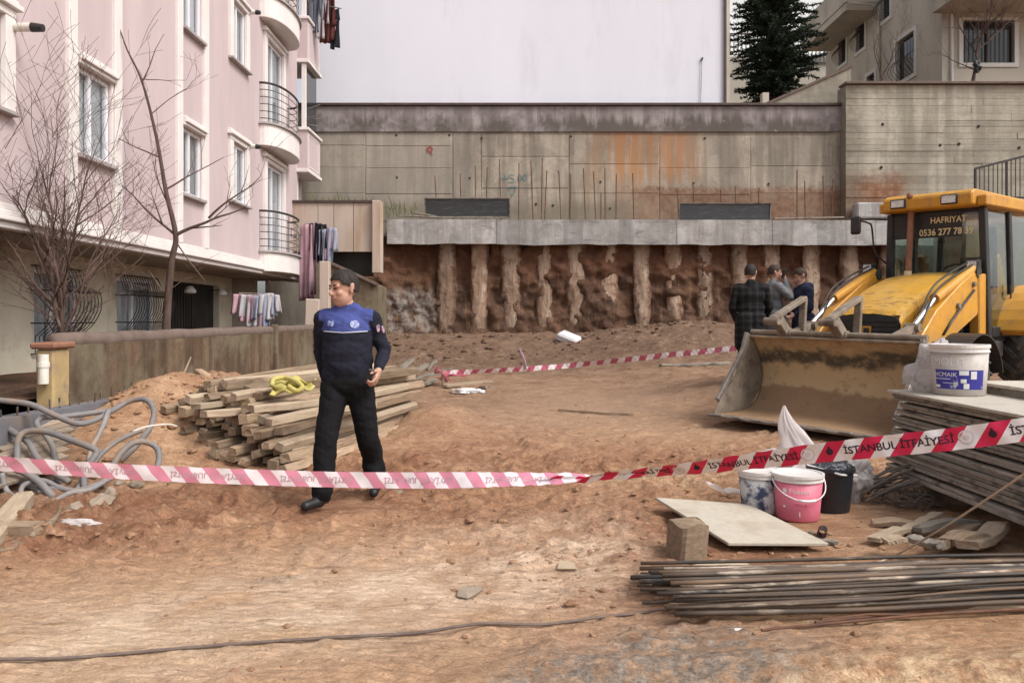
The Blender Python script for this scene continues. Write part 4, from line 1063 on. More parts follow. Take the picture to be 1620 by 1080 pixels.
for (a1, a2, a3, a4) in ((xfa - .14, xfa, zfa - .14, zfb + .1), (xfb, xfb + .14, zfa - .14, zfb + .1), (xfa, xfb, zfb, zfb + .1), (xfa, xfb, zfa - .14, zfa)):
    b.mm((a1 + .001, YR0 - .05, a3 + .001), (a2 - .001, YR0 + .01, a4 - .001))
b.build('window_surround', 'stucco_white', w)
b = MB(); b.mm(((xfa + xfb) / 2 - .035, YR0 + .06, zfa), ((xfa + xfb) / 2 + .035, YR0 + .119, zfb)); b.build('mullion', 'brown_metal', w)
b = MB()
for k in range(12):
    x = xfa + .05 + k * (xfb - xfa - .1) / 11; b.tube([(x, YR0 - .03, zfa + .02), (x, YR0 - .03, zfb - .02)], .010, 4)
b.build('window_bars', 'dark_iron', w)
b = MB(); b.mm((XR - .35, YR0 - 1.3, 11.85), (24, YR0 - .002, 12.15)); bl = b.build('balcony', 'beige_stucco', RB)
b = MB(); b.mm((XR - .37, YR0 - 1.34, 12.05), (24, YR0 - 1.302, 12.35)); b.build('balcony_edge', 'stucco_white', bl)
b = MB(); b.mm((XR - 1.35, 31.6, 13.75), (XR - .002, 36.5, 14.05)); bl = b.build('balcony', 'beige_stucco', RB)
b = MB(); b.mm((XR - 1.39, 31.56, 14.051), (XR - 1.2, 36.5, 15.0)); b.mm((XR - 1.199, 31.56, 14.051), (XR - .003, 31.75, 15.0)); b.build('balcony_parapet', 'beige_stucco', bl)
b = MB(); b.tube([(XR + .3, YR0 - .06, zr0), (XR + .3, YR0 - .06, 11.8)], .05, 8); b.build('downpipe', 'stucco_white', RB)
b = MB(); b.tube([(XR - .08, 31.5, zr0), (XR - .08, 31.5, 13.7), (XR - .5, 31.4, 13.9), (XR - 1.3, 31.4, 13.95)], .05, 8); b.build('downpipe', 'beige_stucco', RB)

# houses seen through the gap
FH = thing('far_house', (11, 44, zr0), label='pale far house with a terrace railing seen through the gap above the stairs', cat='house')
b = MB(); b.mm((6, 44, zr0), (20, 50, 16.0)); b.build('lower_wall', 'beige_stucco', FH)
b = MB(); b.mm((6, 47.5, 16.0), (20, 50, 24)); b.build('upper_wall', 'far_bright', FH)
for (xa, xe, zt) in ((11.0, 14.2, 17.2), (16.0, 19.5, 16.6)):
    b = MB(); b.mm((xa, 43.9, zt), (xe, 43.96, zt + .07)); b.mm((xa, 43.9, zt - 1.0), (xe, 43.96, zt - .94)); rl = b.build('railing', 'brown_metal', FH)
    for k in range(int((xe - xa) / .22)):
        b = MB(); b.mm((xa + k * .22, 43.91, zt - .939), (xa + k * .22 + .05, 43.95, zt - .001)); b.build('baluster', 'dark_iron', rl)
b = MB(); b.mm((xr + .1, 26.5, zr0), (xr + .55, 40, 14.5)); b.build('side_wall', 'beige_stucco', label='narrow beige wall strip right beside the white party wall', cat='wall')

# iron fence on the right above the machine
b = MB(); IB = thing('iron_fence', (12, 18.2, 3), label='black wrought iron fence sloping up at the right edge above the cab', cat='fence')
b = MB(); b.mm((10.4, 18.1, 0), (15, 19.5, zW(318, 18.1))); b.build('under_fence', 'board_concrete', IB)
p0, p1 = P(1543, 267, 18.1), P(1720, 222, 18.1)
b = MB(); b.beam(p0, p1, .05, .05); b.build('top_rail', 'dark_iron', IB)
b = MB(); b.beam(p0 - Vector((0, 0, .66)), Vector((p1.x, p1.y, p0.z - .66)), .04, .04); b.build('bottom_rail', 'dark_iron', IB)
for k in range(26):
    t = k / 25; a = p0.lerp(p1, t)
    b = MB(); b.tube([(a.x, a.y, p0.z - .68), tuple(a)], .011 if k % 7 else .03, 5); b.build('bar', 'dark_iron', IB)
# ------------------------------------------------------------------ timber pile
def timber_mesh(name, L, w, h, seed, mat, chew=.012):
    """rough squared timber along +x, starting at x = 0; slightly bowed, worn arrises, uneven ends"""
    rr = random.Random(seed); b = MB(); n = 9; rings = []
    bow = rr.uniform(-.035, .035); tw = rr.uniform(-.12, .12); c = rr.uniform(.12, .3)
    for i in range(n + 1):
        t = i / n; x = L * t
        if i == 0: x += 0
        ring = []
        prof = []
        k1 = c * min(w, h) * .5
        for (sx, sy) in ((1, 1), (-1, 1), (-1, -1), (1, -1)):
            e = k1 * rr.uniform(.5, 1.4)
            if sx * sy > 0: prof += [(sx * w / 2, sy * (h / 2 - e)), (sx * (w / 2 - e), sy * h / 2)]
            else: prof += [(sx * (w / 2 - e), sy * h / 2), (sx * w / 2, sy * (h / 2 - e))]
        sc = 1 if 0 < i < n else .93
        a = tw * (t - .5)
        for (p, q) in prof:
            p = p * sc + rr.uniform(-1, 1) * .0035; q = q * sc + rr.uniform(-1, 1) * .0035
            xx = x + (rr.uniform(-1, 1) * chew if i in (0, n) else 0)
            ring.append((xx, p * math.cos(a) - q * math.sin(a), p * math.sin(a) + q * math.cos(a) + bow * math.sin(math.pi * t)))
        rings.append(ring)
    m = 8; vs0 = [p for r in rings for p in r]; fs = []
    for i in range(n):
        for k in range(m): fs.append((i * m + k, i * m + (k + 1) % m, (i + 1) * m + (k + 1) % m, (i + 1) * m + k))
    fs.append(tuple(range(m - 1, -1, -1))); fs.append(tuple(n * m + k for k in range(m)))
    b.add(vs0, fs)
    me = bpy.data.meshes.new(name); me.from_pydata(b.v, [], b.f); me.materials.append(MT[mat])
    bm = bmesh.new(); bm.from_mesh(me); bmesh.ops.recalc_face_normals(bm, faces=bm.faces); bm.to_mesh(me); bm.free()
    return me
TM = [timber_mesh('timber', random.uniform(2.5, 3.2), random.uniform(.075, .115), random.uniform(.065, .10), 40 + k, 'timber' if k % 4 else 'timber_pale') for k in range(14)]
def put(me, name, loc, rot, label=None, cat=None, group=None):
    o = bpy.data.objects.new(name, me); COL.objects.link(o); o.location = loc; o.rotation_euler = rot; return tag(o, label, cat, group)
TL = 'weathered squared timber lying in the big pile behind the officer'
TG = 'timbers in the pile behind the officer'
pa = Vector((-3.62, 8.1)); pc = Vector((.873, -.487))       # left front corner, direction across the pile
random.seed(21)
ORD = ['first', 'second', 'third', 'fourth', 'fifth', 'sixth', 'seventh', 'eighth', 'ninth', 'tenth', 'eleventh', 'twelfth', 'thirteenth', 'fourteenth', 'fifteenth']
RWN = ['bottom', 'second lowest', 'third lowest', 'middle', 'third highest', 'second highest', 'top']
for row in range(7):
    n = (15, 15, 13, 12, 10, 8, 5)[row]; z = .075 + row * .088
    w = (1.86, 1.84, 1.62, 1.5, 1.25, 1.0, .65)[row]; off = (0, .02, .12, .12, .22, .34, .5)[row] - .02
    for k in range(n):
        u = off + w * (k + .5) / n + random.uniform(-.02, .02)
        ang = RAD(90 - (30 - 17 * u / 1.9)) + random.uniform(-.05, .05) * (1 + row * .25)     # fan: the right hand ones point straight back
        back = random.uniform(-.16, .2) + .04 * row
        st = pa + pc * u + Vector((math.cos(ang), math.sin(ang))) * back
        me = TM[random.randrange(14)]
        o = put(me, 'timber', (st.x, st.y, gz(st.x, st.y) * .6 + z + random.uniform(-.015, .02)), (random.uniform(-.35, .35), RAD(random.uniform(-1.2, .8) - .9), ang), '%s timber from the left in the %s row of the pile behind the officer' % (ORD[k], RWN[row]), 'timber', TG)
# the conspicuous ones on top
for (a, c, me_seed, w, h, lab, mt) in (
        ((310, 643, 7.7), (520, 607, 9.6), 71, .15, .055, 'long pale plank lying along the top of the timber pile', 'timber_pale'),
        ((398, 647, 7.35), (640, 612, 8.9), 72, .12, .075, 'thick pale timber with a rounded end on top of the pile beside the officer', 'timber_pale'),
        ((322, 655, 7.55), (560, 630, 9.0), 73, .12, .07, 'long top timber with a chewed end, left of the pale ones', 'timber_pale'),
        ((425, 668, 7.25), (590, 640, 8.4), 74, .11, .075, 'pale timber jutting out just under the top of the pile', 'timber_pale')):
    A = P(*a); B = P(*c); d = B - A; me = timber_mesh('timber', d.length, w, h, me_seed, mt)
    put(me, 'timber', A, (0, -math.asin(d.z / d.length), math.atan2(d.y, d.x)), lab, 'timber', TG)
# planks and posts lying about
def plank(a, c, w, h, lab, mat='timber', seed=1, roll=0, name='plank'):
    A = Vector(a); B = Vector(c); d = B - A; me = timber_mesh(name, d.length, w, h, seed, mat)
    return put(me, name, A, (roll, -math.asin(d.z / d.length), math.atan2(d.y, d.x)), lab, 'plank')
def gp(px, py, lift=.03):
    """point of the ground seen at a pixel"""
    Y = 5.0
    for _ in range(60):
        x = (px - 810) / F * Y; z = gz(x, Y) + lift
        Y2_ = (CAMZ - z) * F / (py - HOR); Y += (Y2_ - Y) * .5
    return Vector(((px - 810) / F * Y, Y, gz((px - 810) / F * Y, Y) + lift))
plank(P(314, 588, 9.6), P(372, 635, 9.0), .10, .09, 'old square post leaning on the soil heap behind the timber pile', 'timber', 5)
plank(P(253, 610, 8.9), P(290, 618, 8.8), .14, .06, 'short flat offcut on top of the soil heap by the garden wall', 'timber', 6)
plank(P(296, 622, 9.3), P(345, 630, 9.2), .12, .05, 'small board half buried on the soil heap', 'board_grey', 7)
plank(P(345, 605, 9.4), P(300, 628, 9.3), .10, .04, 'thin grey board lying across the soil heap', 'board_grey', 9)
plank(gp(-30, 872), P(38, 790, 5.95), .14, .13, 'sawn square timber end sticking up at the left edge', 'timber_pale', 11)
plank(gp(-90, 838), gp(62, 838, .06), .12, .10, 'square timber lying on the ground at the left edge below the sawn end', 'timber', 12)
plank(gp(-60, 880), gp(30, 862), .12, .05, 'flat plank on the ground at the bottom of the left pile', 'timber', 13)
# planks fanned beyond the officer
for i, (a, c, lab) in enumerate((((612, 600), (652, 568), 'grey plank fanned highest of those lying beyond the officer'), ((618, 606), (675, 577), 'grey plank fanned lower beside the highest one'), ((640, 602), (712, 584), 'long grey plank lying beyond the officer towards the tape knot'),
        ((676, 586), (690, 570), 'short upright offcut near the tape knot'), ((704, 610), (776, 603), 'pale clean plank on the ground right of the tape knot'), ((762, 612), (800, 622), 'small dark plank beside the white litter'), ((652, 612), (690, 600), 'stubby plank between the pile and the white litter'))):
    A = gp(*a, .05); B = A + (gp(*c, .05) - A); B = P(c[0], c[1], A.y + (.9 if i != 3 else .1)); plank(A, B, .14, .05, lab, 'board_grey' if i not in (4,) else 'timber_pale', 90 + i)
plank(gp(1045, 577, .05), gp(1155, 574, .05), .16, .05, 'long plank on the ground beyond the bucket, below the far tape', 'board_grey', 98)
plank(gp(884, 648, .02), gp(1002, 655, .02), .03, .025, 'thin reddish batten lying alone on the ground mid site', 'timber', 99)
# bent branch at the left
b = MB(); b.tube(spline([gp(48, 848, .05), gp(75, 832, .06), gp(92, 812, .10), P(96, 796, 6.2)], 6), [.022 + .012 * math.sin(k * .35) for k in range(19)], 8); b.build('branch', 'timber', label='bent pale piece of branch on the ground at the left', cat='branch', smooth_=True)

# slatted pallet under the hoses
PA = thing('wooden_pallet', P(70, 720, 7.0) - Vector((0, 0, .1)), label='tilted slatted wooden pallet half hidden under the grey hoses', cat='pallet')
pu = (P(128, 668, 7.6) - P(20, 700, 6.9)); pv = (P(110, 742, 6.7) - P(128, 668, 7.6)); p0_ = P(10, 690, 6.95)
for k in range(8):
    a = p0_ + pv * (k / 7.0); b = MB(); b.beam(a, a + pu * 1.0, .085, .022, up=pu.cross(pv)); b.build('slat', 'pallet_wood', PA)
for t in (.1, .85):
    b = MB(); b.beam(p0_ + pu * t + pv * -.05 - Vector((0, 0, .06)), p0_ + pu * t + pv * 1.05 - Vector((0, 0, .06)), .08, .07, up=pu.cross(pv)); b.build('bearer', 'pallet_wood', PA)

# ------------------------------------------------------------------ grey hoses
HS = [
    ('topmost grey hose sweeping in from the left edge over the curb', .026, [(-40, 630, 7.0), (10, 634, 7.0), (50, 640, 7.0), (90, 658, 6.95), (125, 670, 6.95), (155, 662, 7.1), (185, 645, 7.4), (205, 634, 7.5), (230, 632, 7.5), (243, 648, 7.4), (238, 675, 7.2), (215, 705, 7.0), (190, 730, 6.9)]),
    ('grey hose arching through the middle of the tangle', .027, [(-40, 668, 6.9), (0, 672, 6.9), (28, 688, 6.8), (45, 700, 6.7), (60, 725, 6.6), (80, 745, 6.55), (110, 762, 6.5)]),
    ('grey hose in a tight loop rising at the left of the tangle', .027, [(32, 755, 6.5), (27, 718, 6.6), (30, 692, 6.65), (45, 682, 6.7), (75, 683, 6.7), (110, 695, 6.65), (140, 706, 6.6), (153, 714, 6.6), (145, 728, 6.55), (133, 745, 6.5), (133, 765, 6.45), (136, 782, 6.4)]),
    ('grey hose looping to the right beside the timber pile', .026, [(158, 770, 6.5), (172, 748, 6.6), (190, 718, 6.7), (212, 700, 6.8), (235, 700, 6.9), (250, 712, 6.9), (250, 735, 6.8), (238, 750, 6.7)]),
    ('grey hose bent in a long curve near the bottom of the tangle', .030, [(-40, 733, 6.3), (0, 736, 6.3), (35, 745, 6.3), (62, 762, 6.3), (80, 782, 6.3), (95, 790, 6.3)]),
    ('thin grey hose coiled at the lower left of the tangle', .022, [(2, 748, 6.2), (10, 775, 6.2), (28, 790, 6.15), (50, 800, 6.1), (75, 798, 6.1), (110, 780, 6.2), (140, 775, 6.3), (165, 762, 6.4)]),
    ('small coil of grey hose with a kink', .020, [(95, 772, 6.35), (70, 760, 6.35), (48, 762, 6.3), (34, 772, 6.25), (36, 790, 6.2), (52, 802, 6.15), (80, 800, 6.15), (110, 790, 6.2), (130, 780, 6.25)]),
    ('straight grey hose end standing up in the tangle', .024, [(172, 648, 7.2), (165, 668, 7.1), (155, 690, 7.0), (145, 708, 6.9), (140, 730, 6.8)]),
    ('grey hose running behind the pallet slats', .025, [(168, 650, 7.3), (130, 655, 7.2), (95, 659, 7.1), (68, 660, 7.0), (58, 670, 6.95), (70, 685, 6.9), (82, 705, 6.8), (88, 730, 6.75), (92, 760, 6.6), (100, 778, 6.5)]),
    ('dusty grey hose climbing the right side of the tangle', .023, [(120, 778, 6.4), (150, 730, 6.75), (175, 705, 6.95), (200, 690, 7.05), (225, 680, 7.15)]),
    ('grey hose lying flat along the front of the tangle', .024, [(60, 778, 6.3), (90, 772, 6.35), (120, 776, 6.35), (150, 768, 6.4), (175, 756, 6.5)]),
    ('flattened grey hose below the pallet', .022, [(-30, 765, 6.3), (15, 760, 6.35), (50, 770, 6.35), (75, 785, 6.3), (60, 800, 6.2), (20, 792, 6.2)]),
]
for lab, r, pts in HS:
    pp_ = spline([P(*q) for q in pts], 7); b = MB()
    b.tube(pp_, [r * (1 + .03 * math.sin(k * 1.7)) for k in range(len(pp_))], 9); b.build('hose', 'hose_grey', label=lab, cat='hose', group='grey hoses tangled at the left', smooth_=True)
b = MB(); b.tube(spline([P(210, 682, 6.9), P(235, 674, 7.0), P(265, 671, 7.2), P(280, 674, 7.3)], 6), .008, 6); b.build('cable', 'pvc_white', label='thin white cable poking out between the hoses and the timbers', cat='cable', smooth_=True)
b = MB(); b.tube([P(132, 785, 6.3), P(122, 796, 6.25), P(121, 799, 6.25)], .007, 6); b.build('plastic_stick', 'white_plastic', label='small white plastic stick at the foot of the hoses', cat='litter')

# yellow cloth or sling thrown over the pile
b = MB(); fc = [(428, 606), (432, 600), (448, 596), (468, 600), (485, 606), (500, 612)]
def yc(u, v):
    px = 426 + 72 * u; py = 624 - 10 * u - (26 - 12 * u) * v * (1 - .2 * math.sin(u * 9)); Y = 7.75 + .35 * v + .08 * math.sin(u * 13 + v * 5) - .05 * math.sin(v * 9 + u * 6)
    p = P(px + 5 * math.sin(v * 4 + u * 3), py + 3 * math.sin(u * 17), Y); return tuple(p)
b.grid(yc, 34, 12); b.build('yellow_sling', 'yellow_cloth', label='crumpled yellow lifting sling thrown on the timber pile', cat='sling', solid=.012, smooth_=True, fix=False)
b = MB(); b.tube(spline([P(430, 610, 7.75), P(433, 600, 7.85), P(450, 597, 7.95), P(466, 602, 7.85), P(478, 611, 7.75), P(470, 618, 7.7), P(455, 610, 7.7)], 6), .024, 8); b.build('yellow_strap', 'yellow_cloth', label='loop of yellow strap on the crumpled sling', cat='strap', smooth_=True)
# driftwood stick by the wall
b = MB(); b.tube([P(278, 615, 9.4), P(284, 600, 9.4), P(292, 588, 9.4), P(302, 565, 9.4)], [.02, .015, .014, .008], 6); b.build('stick', 'timber_pale', label='thin bare stick leaning on the garden wall', cat='stick')

# ------------------------------------------------------------------ litter and stones
def crumple(name, mat, c, r, lab, cat, seed, flat=.6, n=14, solid=0):
    b = MB()
    def f(u, v):
        a = u * 2 * math.pi; e = (v - .5) * math.pi
        d = Vector((math.cos(a) * math.cos(e), math.sin(a) * math.cos(e), math.sin(e)))
        k = 1 + .45 * (mnoise.noise(d * 1.7 + Vector((seed, 0, 0)))) - .42 * abs(mnoise.noise(d * 3.2 + Vector((0, seed, 0)))) - .16 * abs(mnoise.noise(d * 8 + Vector((0, 0, seed))))
        return (c[0] + d.x * r[0] * k, c[1] + d.y * r[1] * k, c[2] + r[2] * .75 + d.z * r[2] * k)
    b.grid(f, n * 4, n * 2); return b.build(name, mat, label=lab, cat=cat, fix=False, weld=True, smooth_=True)
p = gp(735, 622, 0); crumple('foam_litter', 'white_plastic', p, (.26, .14, .05), 'white crumpled litter on the ground below the pale plank', 'litter', 3.1)
p = gp(758, 622, 0); crumple('foam_litter', 'white_plastic', p, (.09, .07, .04), 'small white scrap right of the larger white litter', 'litter', 4.1)
p = gp(120, 832, 0); crumple('plastic_wrapper', 'bag_white', p, (.15, .06, .03), 'crushed clear plastic wrapper on the ground at the left', 'litter', 5.3)
p = gp(632, 783, 0); b = MB(); lump(b, (p.x, p.y, p.z + .02), .055, 61); b.build('stone', 'stone', label='dark brown stone on the ground right of the officer\'s rear foot', cat='stone')
p = gp(742, 940, 0); b = MB(); lump(b, (p.x, p.y, p.z + .01), .085, 62, .45); b.build('stone', 'stone', label='flat pale stone sunk in the ground in the middle foreground', cat='stone')
p = gp(895, 900, 0); b = MB(); b.add([(p.x - .05, p.y, p.z), (p.x + .06, p.y - .02, p.z + .005), (p.x + .05, p.y + .03, p.z + .03), (p.x - .03, p.y + .04, p.z + .035)], [(0, 1, 2, 3)]); b.build('brick_shard', 'timber_pale', label='small pale shard on the ground left of the wood block', cat='shard', solid=.012, fix=False)
p = gp(1545, 1068, 0); b = MB(); lump(b, (p.x, p.y, p.z + .01), .05, 64, .8); b.build('stone', 'stone', label='pale pebble in the rut at the bottom right', cat='stone')
plank(gp(330, 825, .015), gp(368, 810, .02), .025, .012, 'thin orange splinter of wood on the ground left of the officer', 'timber', 131)
for i, (px, py) in enumerate(((190, 770), (175, 785), (160, 800), (205, 760), (215, 772), (118, 815))):
    p = gp(px, py, 0); b = MB(); lump(b, (p.x, p.y, p.z + .03), .07 + .02 * (i % 3), 70 + i, .8); b.build('stone', 'stone', label=('largest pale rubble stone', 'squat rubble stone', 'lowest rubble stone', 'highest rubble stone', 'rightmost rubble stone', 'leftmost rubble stone')[i] + ' in the row at the foot of the hoses', cat='stone', group='rubble stones at the foot of the hoses')
# white block beside the excavated face
_c = gp(900, 556, .06); b = MB(); b.box(_c, (.62, .42, .24), (.25, .35, -.5)); b.build('concrete_block', 'foam_block', label='pale broken concrete block tilted at the foot of the piles', cat='block', bevel=.05)
# black pipe scrap, wood scraps by the pails
p = gp(1303, 843, .035); b = MB(); b.tube([p + Vector((-.02, -.02, 0)), p + Vector((.03, .09, 0))], .028, 12, caps=False); b.build('pipe_offcut', 'black_plastic', label='short black pipe offcut lying below the pink pail', cat='pipe', solid=.004, fix=False)
for i, (a, c, w, h, lab) in enumerate((((1378, 828), (1450, 830), .09, .03, 'flat offcut at the left of the wood scraps heap'), ((1430, 840), (1485, 812), .08, .03, 'long offcut crossing the wood scraps heap'), ((1383, 853), (1430, 836), .10, .03, 'pale wedge offcut at the front of the scraps'),
        ((1452, 838), (1545, 826), .10, .035, 'dark offcut along the back of the scraps heap'), ((1475, 866), (1540, 832), .11, .04, 'split offcut in the middle of the scraps heap'), ((1505, 858), (1550, 848), .16, .05, 'block-like offcut at the right of the scraps'), ((1530, 862), (1580, 830), .14, .05, 'rightmost offcut of the wood scraps heap'), ((1400, 856), (1430, 852), .08, .03, 'small square offcut at the front of the scraps'), ((1440, 850), (1490, 862), .08, .035, 'grey offcut lying low in the scraps heap'))):
    A = gp(*a, .02 + .012 * i); B = gp(*c, .03 + .012 * i); plank(A, B, w, h, lab, ('timber', 'timber_pale', 'timber_pale', 'board_grey', 'timber')[i % 5], 140 + i, random.uniform(-.2, .2), 'wood_offcut')
for i, (a, c) in enumerate((((1230, 832), (1285, 842)), ((1245, 850), (1325, 858)))):
    plank(gp(*a, .02), gp(*c, .02), .05, .02, ('thin dark stick lying just below the pink pail', 'grey stick on the ground above the white sheet')[i], 'board_grey', 160 + i, 0, 'stick')

# ------------------------------------------------------------------ chipboard sheet, wood block
b = MB(); c4 = [Vector((1.065, 5.87, .10)), Vector((1.76, 5.87, .05)), Vector((1.95, 4.87, .045)), Vector((1.33, 4.86, .05))]
b.add([v + Vector((0, 0, dz)) for dz in (0, .02) for v in c4], [(3, 2, 1, 0), (4, 5, 6, 7), (0, 1, 5, 4), (1, 2, 6, 5), (2, 3, 7, 6), (3, 0, 4, 7)])
b.build('board_sheet', 'ply_sheet', label='pale sheet of board lying on the ground in front of the pails', cat='board', bevel=.003)
b = MB(); p = gp(1090, 887, 0)
def blk(u, v):
    a = u * 2 * math.pi; s4 = max(abs(math.cos(a)), abs(math.sin(a))); k = .105 / (s4 ** .75) * (1 + .05 * mnoise.noise(Vector((math.cos(a) * 3, math.sin(a) * 3, v * 2)))) * (1 - .06 * v)
    ca, sa = math.cos(a + .4), math.sin(a + .4); return (p.x + k * ca + .02 * v, p.y + .1 + k * sa, p.z - .02 + .225 * v + .012 * math.sin(a * 3))
b.grid(blk, 28, 8); n_ = len(b.v); b.add([blk(k / 28, 1) for k in range(28)], [tuple(range(28))]); b.build('wood_block', 'timber', label='short split wood block standing in front of the pale board sheet', cat='block', fix=False)

# ------------------------------------------------------------------ stack of formwork boards
random.seed(33)
BL = 'weathered grey formwork board in the tall stack at the right edge'; BG = 'boards of the tall stack'
XS = 3.2; z = .17; k = 0
for yy in (4.45, 6.1):
    b = MB(); b.mm((XS - .05, yy, .0), (XS + 1.0, yy + .12, .165)); b.build('bearer_timber', 'timber', label=('near' if yy < 5 else 'far') + ' timber bearer under the tall board stack', cat='timber', bevel=.01)
bm_ = []
for q in range(6):
    b = MB(); th = (.021, .024, .027, .022, .03, .025)[q]; 
    def bf2(u, v, th=th, q=q):
        return None
    L = 2.55; W_ = .5
    b.box((0, 0, th / 2), (L, W_, th)); me = bpy.data.meshes.new('formwork_board'); me.from_pydata(b.v, [], b.f)
    me.materials.append(MT['board_grey']); bm = bmesh.new(); bm.from_mesh(me); bmesh.ops.bevel(bm, geom=list(bm.edges), offset=.003, segments=1, affect='EDGES'); bm.to_mesh(me); bm.free(); bm_.append((me, th))
ly = 0
while z < .815:
    ly += 1; me, th = bm_[random.randrange(6)]
    for j in range(2):
        put(me, 'formwork_board', (XS + .25 + .52 * j + random.uniform(-.012, .022) - .05 * math.sin(z * 7), 5.42 + random.uniform(-.05, .05) + (random.uniform(-.12, .1) if random.random() < .2 else 0), z), (random.uniform(-.012, .012), random.uniform(-.004, .004), RAD(90) + random.uniform(-.012, .012)), 'grey formwork board, %s layer from the bottom, %s side of the tall stack' % ((ORD + ['sixteenth', 'seventeenth', 'eighteenth', 'nineteenth', 'twentieth', 'twenty-first', 'twenty-second', 'twenty-third', 'twenty-fourth', 'twenty-fifth'])[min(ly - 1, 24)], ('left', 'right')[j]), 'board', BG)
    z += th + random.uniform(.001, .004)
    if random.random() < .22: z += random.uniform(.012, .025)
b = MB(); b.mm((XS - .01, 4.15, z), (XS + 1.1, 6.72, z + .022)); b.build('top_board', 'board_pale', label='pale top sheet on the tall board stack under the white-blue pail', cat='board', bevel=.003)
ZT = z + .022
b = MB(); b.mm((XS + .62, 4.6, ZT + .06), (XS + 1.4, 6.6, ZT + .085)); b.build('upper_board', 'board_pale', label='pale board lying raised on the stack right of the white-blue pail', cat='board', bevel=.003)
b = MB(); b.mm((XS + .66, 4.7, ZT), (XS + 1.3, 6.5, ZT + .059)); b.build('packing_board', 'board_grey', label='dark board between the stack top and the raised pale board', cat='board', bevel=.003)

# ------------------------------------------------------------------ pails
def pail(name, c, r0, r1, h, mats, lab, lid=True, handle=None, rimm=None):
    t = thing(name, c, label=lab, cat='pail'); C = Vector(c); n = 40
    b = MB(); b.lathe([(r0 * .96, 0), (r0, .01), (r1, h * .86)], n, C); b.build('body', mats[0], t, smooth_=True)
    b = MB(); b.lathe([(r1, h * .84), (r1 + .008, h * .85), (r1 + .008, h * .875), (r1 + .002, h * .88), (r1 + .004, h * .93), (r1 + .012, h * .94), (r1 + .012, h), (r1 - .004, h), (r1 - .006, h * .9)], n, C, caps=False); b.build('rim', mats[1], t, smooth_=False)
    if lid:
        b = MB(); b.lathe([(r1 - .004, h * .985), (r1 * .9, h * .97), (.001, h * .97)], n, C, caps=False); b.build('lid', mats[1], t, smooth_=True)
    if handle:
        a0, drop = handle
        pts = [C + Vector(((r1 + .012) * math.cos(a0 + math.pi * k / 20) * 1.02, (r1 + .012) * math.sin(a0 + math.pi * k / 20) * (1.02 + .05), h * .9 - drop * math.sin(math.pi * k / 20) ** .8)) for k in range(21)]
        b = MB(); b.tube(pts, .0045, 6); hd = b.build('handle', 'white_plastic', t, smooth_=True)
        b = MB(); b.tube(pts[8:13], .010, 8); b.build('grip', 'white_plastic', hd, smooth_=True)
    return t
def on_cyl(t, C, rfun, mats, shapes):
    pass
def wrap(mb, C, r0, r1, h, a0, pts, faces, off):
    """lays flat shapes (metres round the wall, height) on a tapered pail; a0 = direction of the middle"""
    vs0 = []
    for (u, z) in pts:
        r = r0 + (r1 - r0) * z / (h * .86) + off; a = a0 + u / ((r0 + r1) / 2)
        vs0.append((C[0] + r * math.cos(a), C[1] + r * math.sin(a), C[2] + z))
    mb.add(vs0, faces)
def rect(u0, u1, z0, z1, n=10):
    pts = [(u0 + (u1 - u0) * k / n, z) for z in (z0, z1) for k in range(n + 1)]
    return pts, [(k, k + 1, n + 2 + k, n + 1 + k) for k in range(n)]
def ptext(mb, C, r0, r1, h, a0, txt, size, u, z, off, cen=True):
    v, f = text_mesh(txt, size); w = max(p[0] for p in v) - min(p[0] for p in v)
    wrap(mb, C, r0, r1, h, a0, [(p[0] + u - (w / 2 if cen else 0), p[1] + z) for p in v], f, off)
# pink pail
C1 = gp(1270, 824, 0); C1.y += .1
t = pail('paint_pail', C1, .150, .172, .33, ('pail_pink', 'pail_white'), 'pink paint pail with a white lid and handle, in the middle of the three', handle=(math.pi, .135))
af = math.atan2(-C1.y, -C1.x)
b = MB(); ptext(b, C1, .15, .172, .33, af, 'Polisan', .05, .01, .205, .0015); b.build('lettering', 'label_white', t, fix=False)
b = MB(); ptext(b, C1, .15, .172, .33, af, 'PERLA', .026, .02, .118, .012); b.build('handle_lettering', 'red_cloth', t, fix=False)
b = MB()
for (u0, u1, z0, z1) in ((-.105, -.085, .10, .113), (.01, .018, .04, .075), (-.10, -.075, .205, .235)):
    p_, f_ = rect(u0, u1, z0, z1, 3); wrap(b, C1, .15, .172, .33, af, p_, f_, .0015)
b.build('label_marks', 'label_white', t, fix=False)
# navy-white pail
C2 = gp(1214, 818, 0); C2.y += .16
pail('paint_pail', C2, .135, .158, .32, ('pail_navy', 'pail_white'), 'blue pail smeared with white paint, leftmost of the three pails')
b = MB()
# black bucket of nails
C3 = gp(1333, 818, 0); C3.y += .22
t = thing('nail_bucket', C3, label='black bucket heaped with nails, rightmost of the three pails', cat='bucket')
b = MB(); b.lathe([(.13, 0), (.135, .01), (.165, .30), (.175, .305), (.175, .335), (.165, .335), (.155, .2)], 36, C3, caps=False); b.lathe([(.13, .005), (.001, .005)], 36, C3, caps=False); b.build('body', 'pail_black', t, smooth_=False)
b = MB(); b.lathe([(.16, .29), (.12, .36), (.06, .38), (.001, .385)], 24, C3, caps=False); b.build('nail_core', 'nails', t, smooth_=True)
b = MB()
for k in range(420):
    a = random.random() * 6.28; r = .155 * random.random() ** .5; z_ = .30 + .09 * (1 - (r / .16) ** 2) + random.uniform(-.01, .02)
    c_ = C3 + Vector((r * math.cos(a), r * math.sin(a), z_)); d = Vector((random.uniform(-1, 1), random.uniform(-1, 1), random.uniform(-.6, .6))).normalized() * .03
    b.tube([c_ - d, c_ + d], .0022, 4)
b.build('nails', 'nails', t, fix=False, kind='stuff')
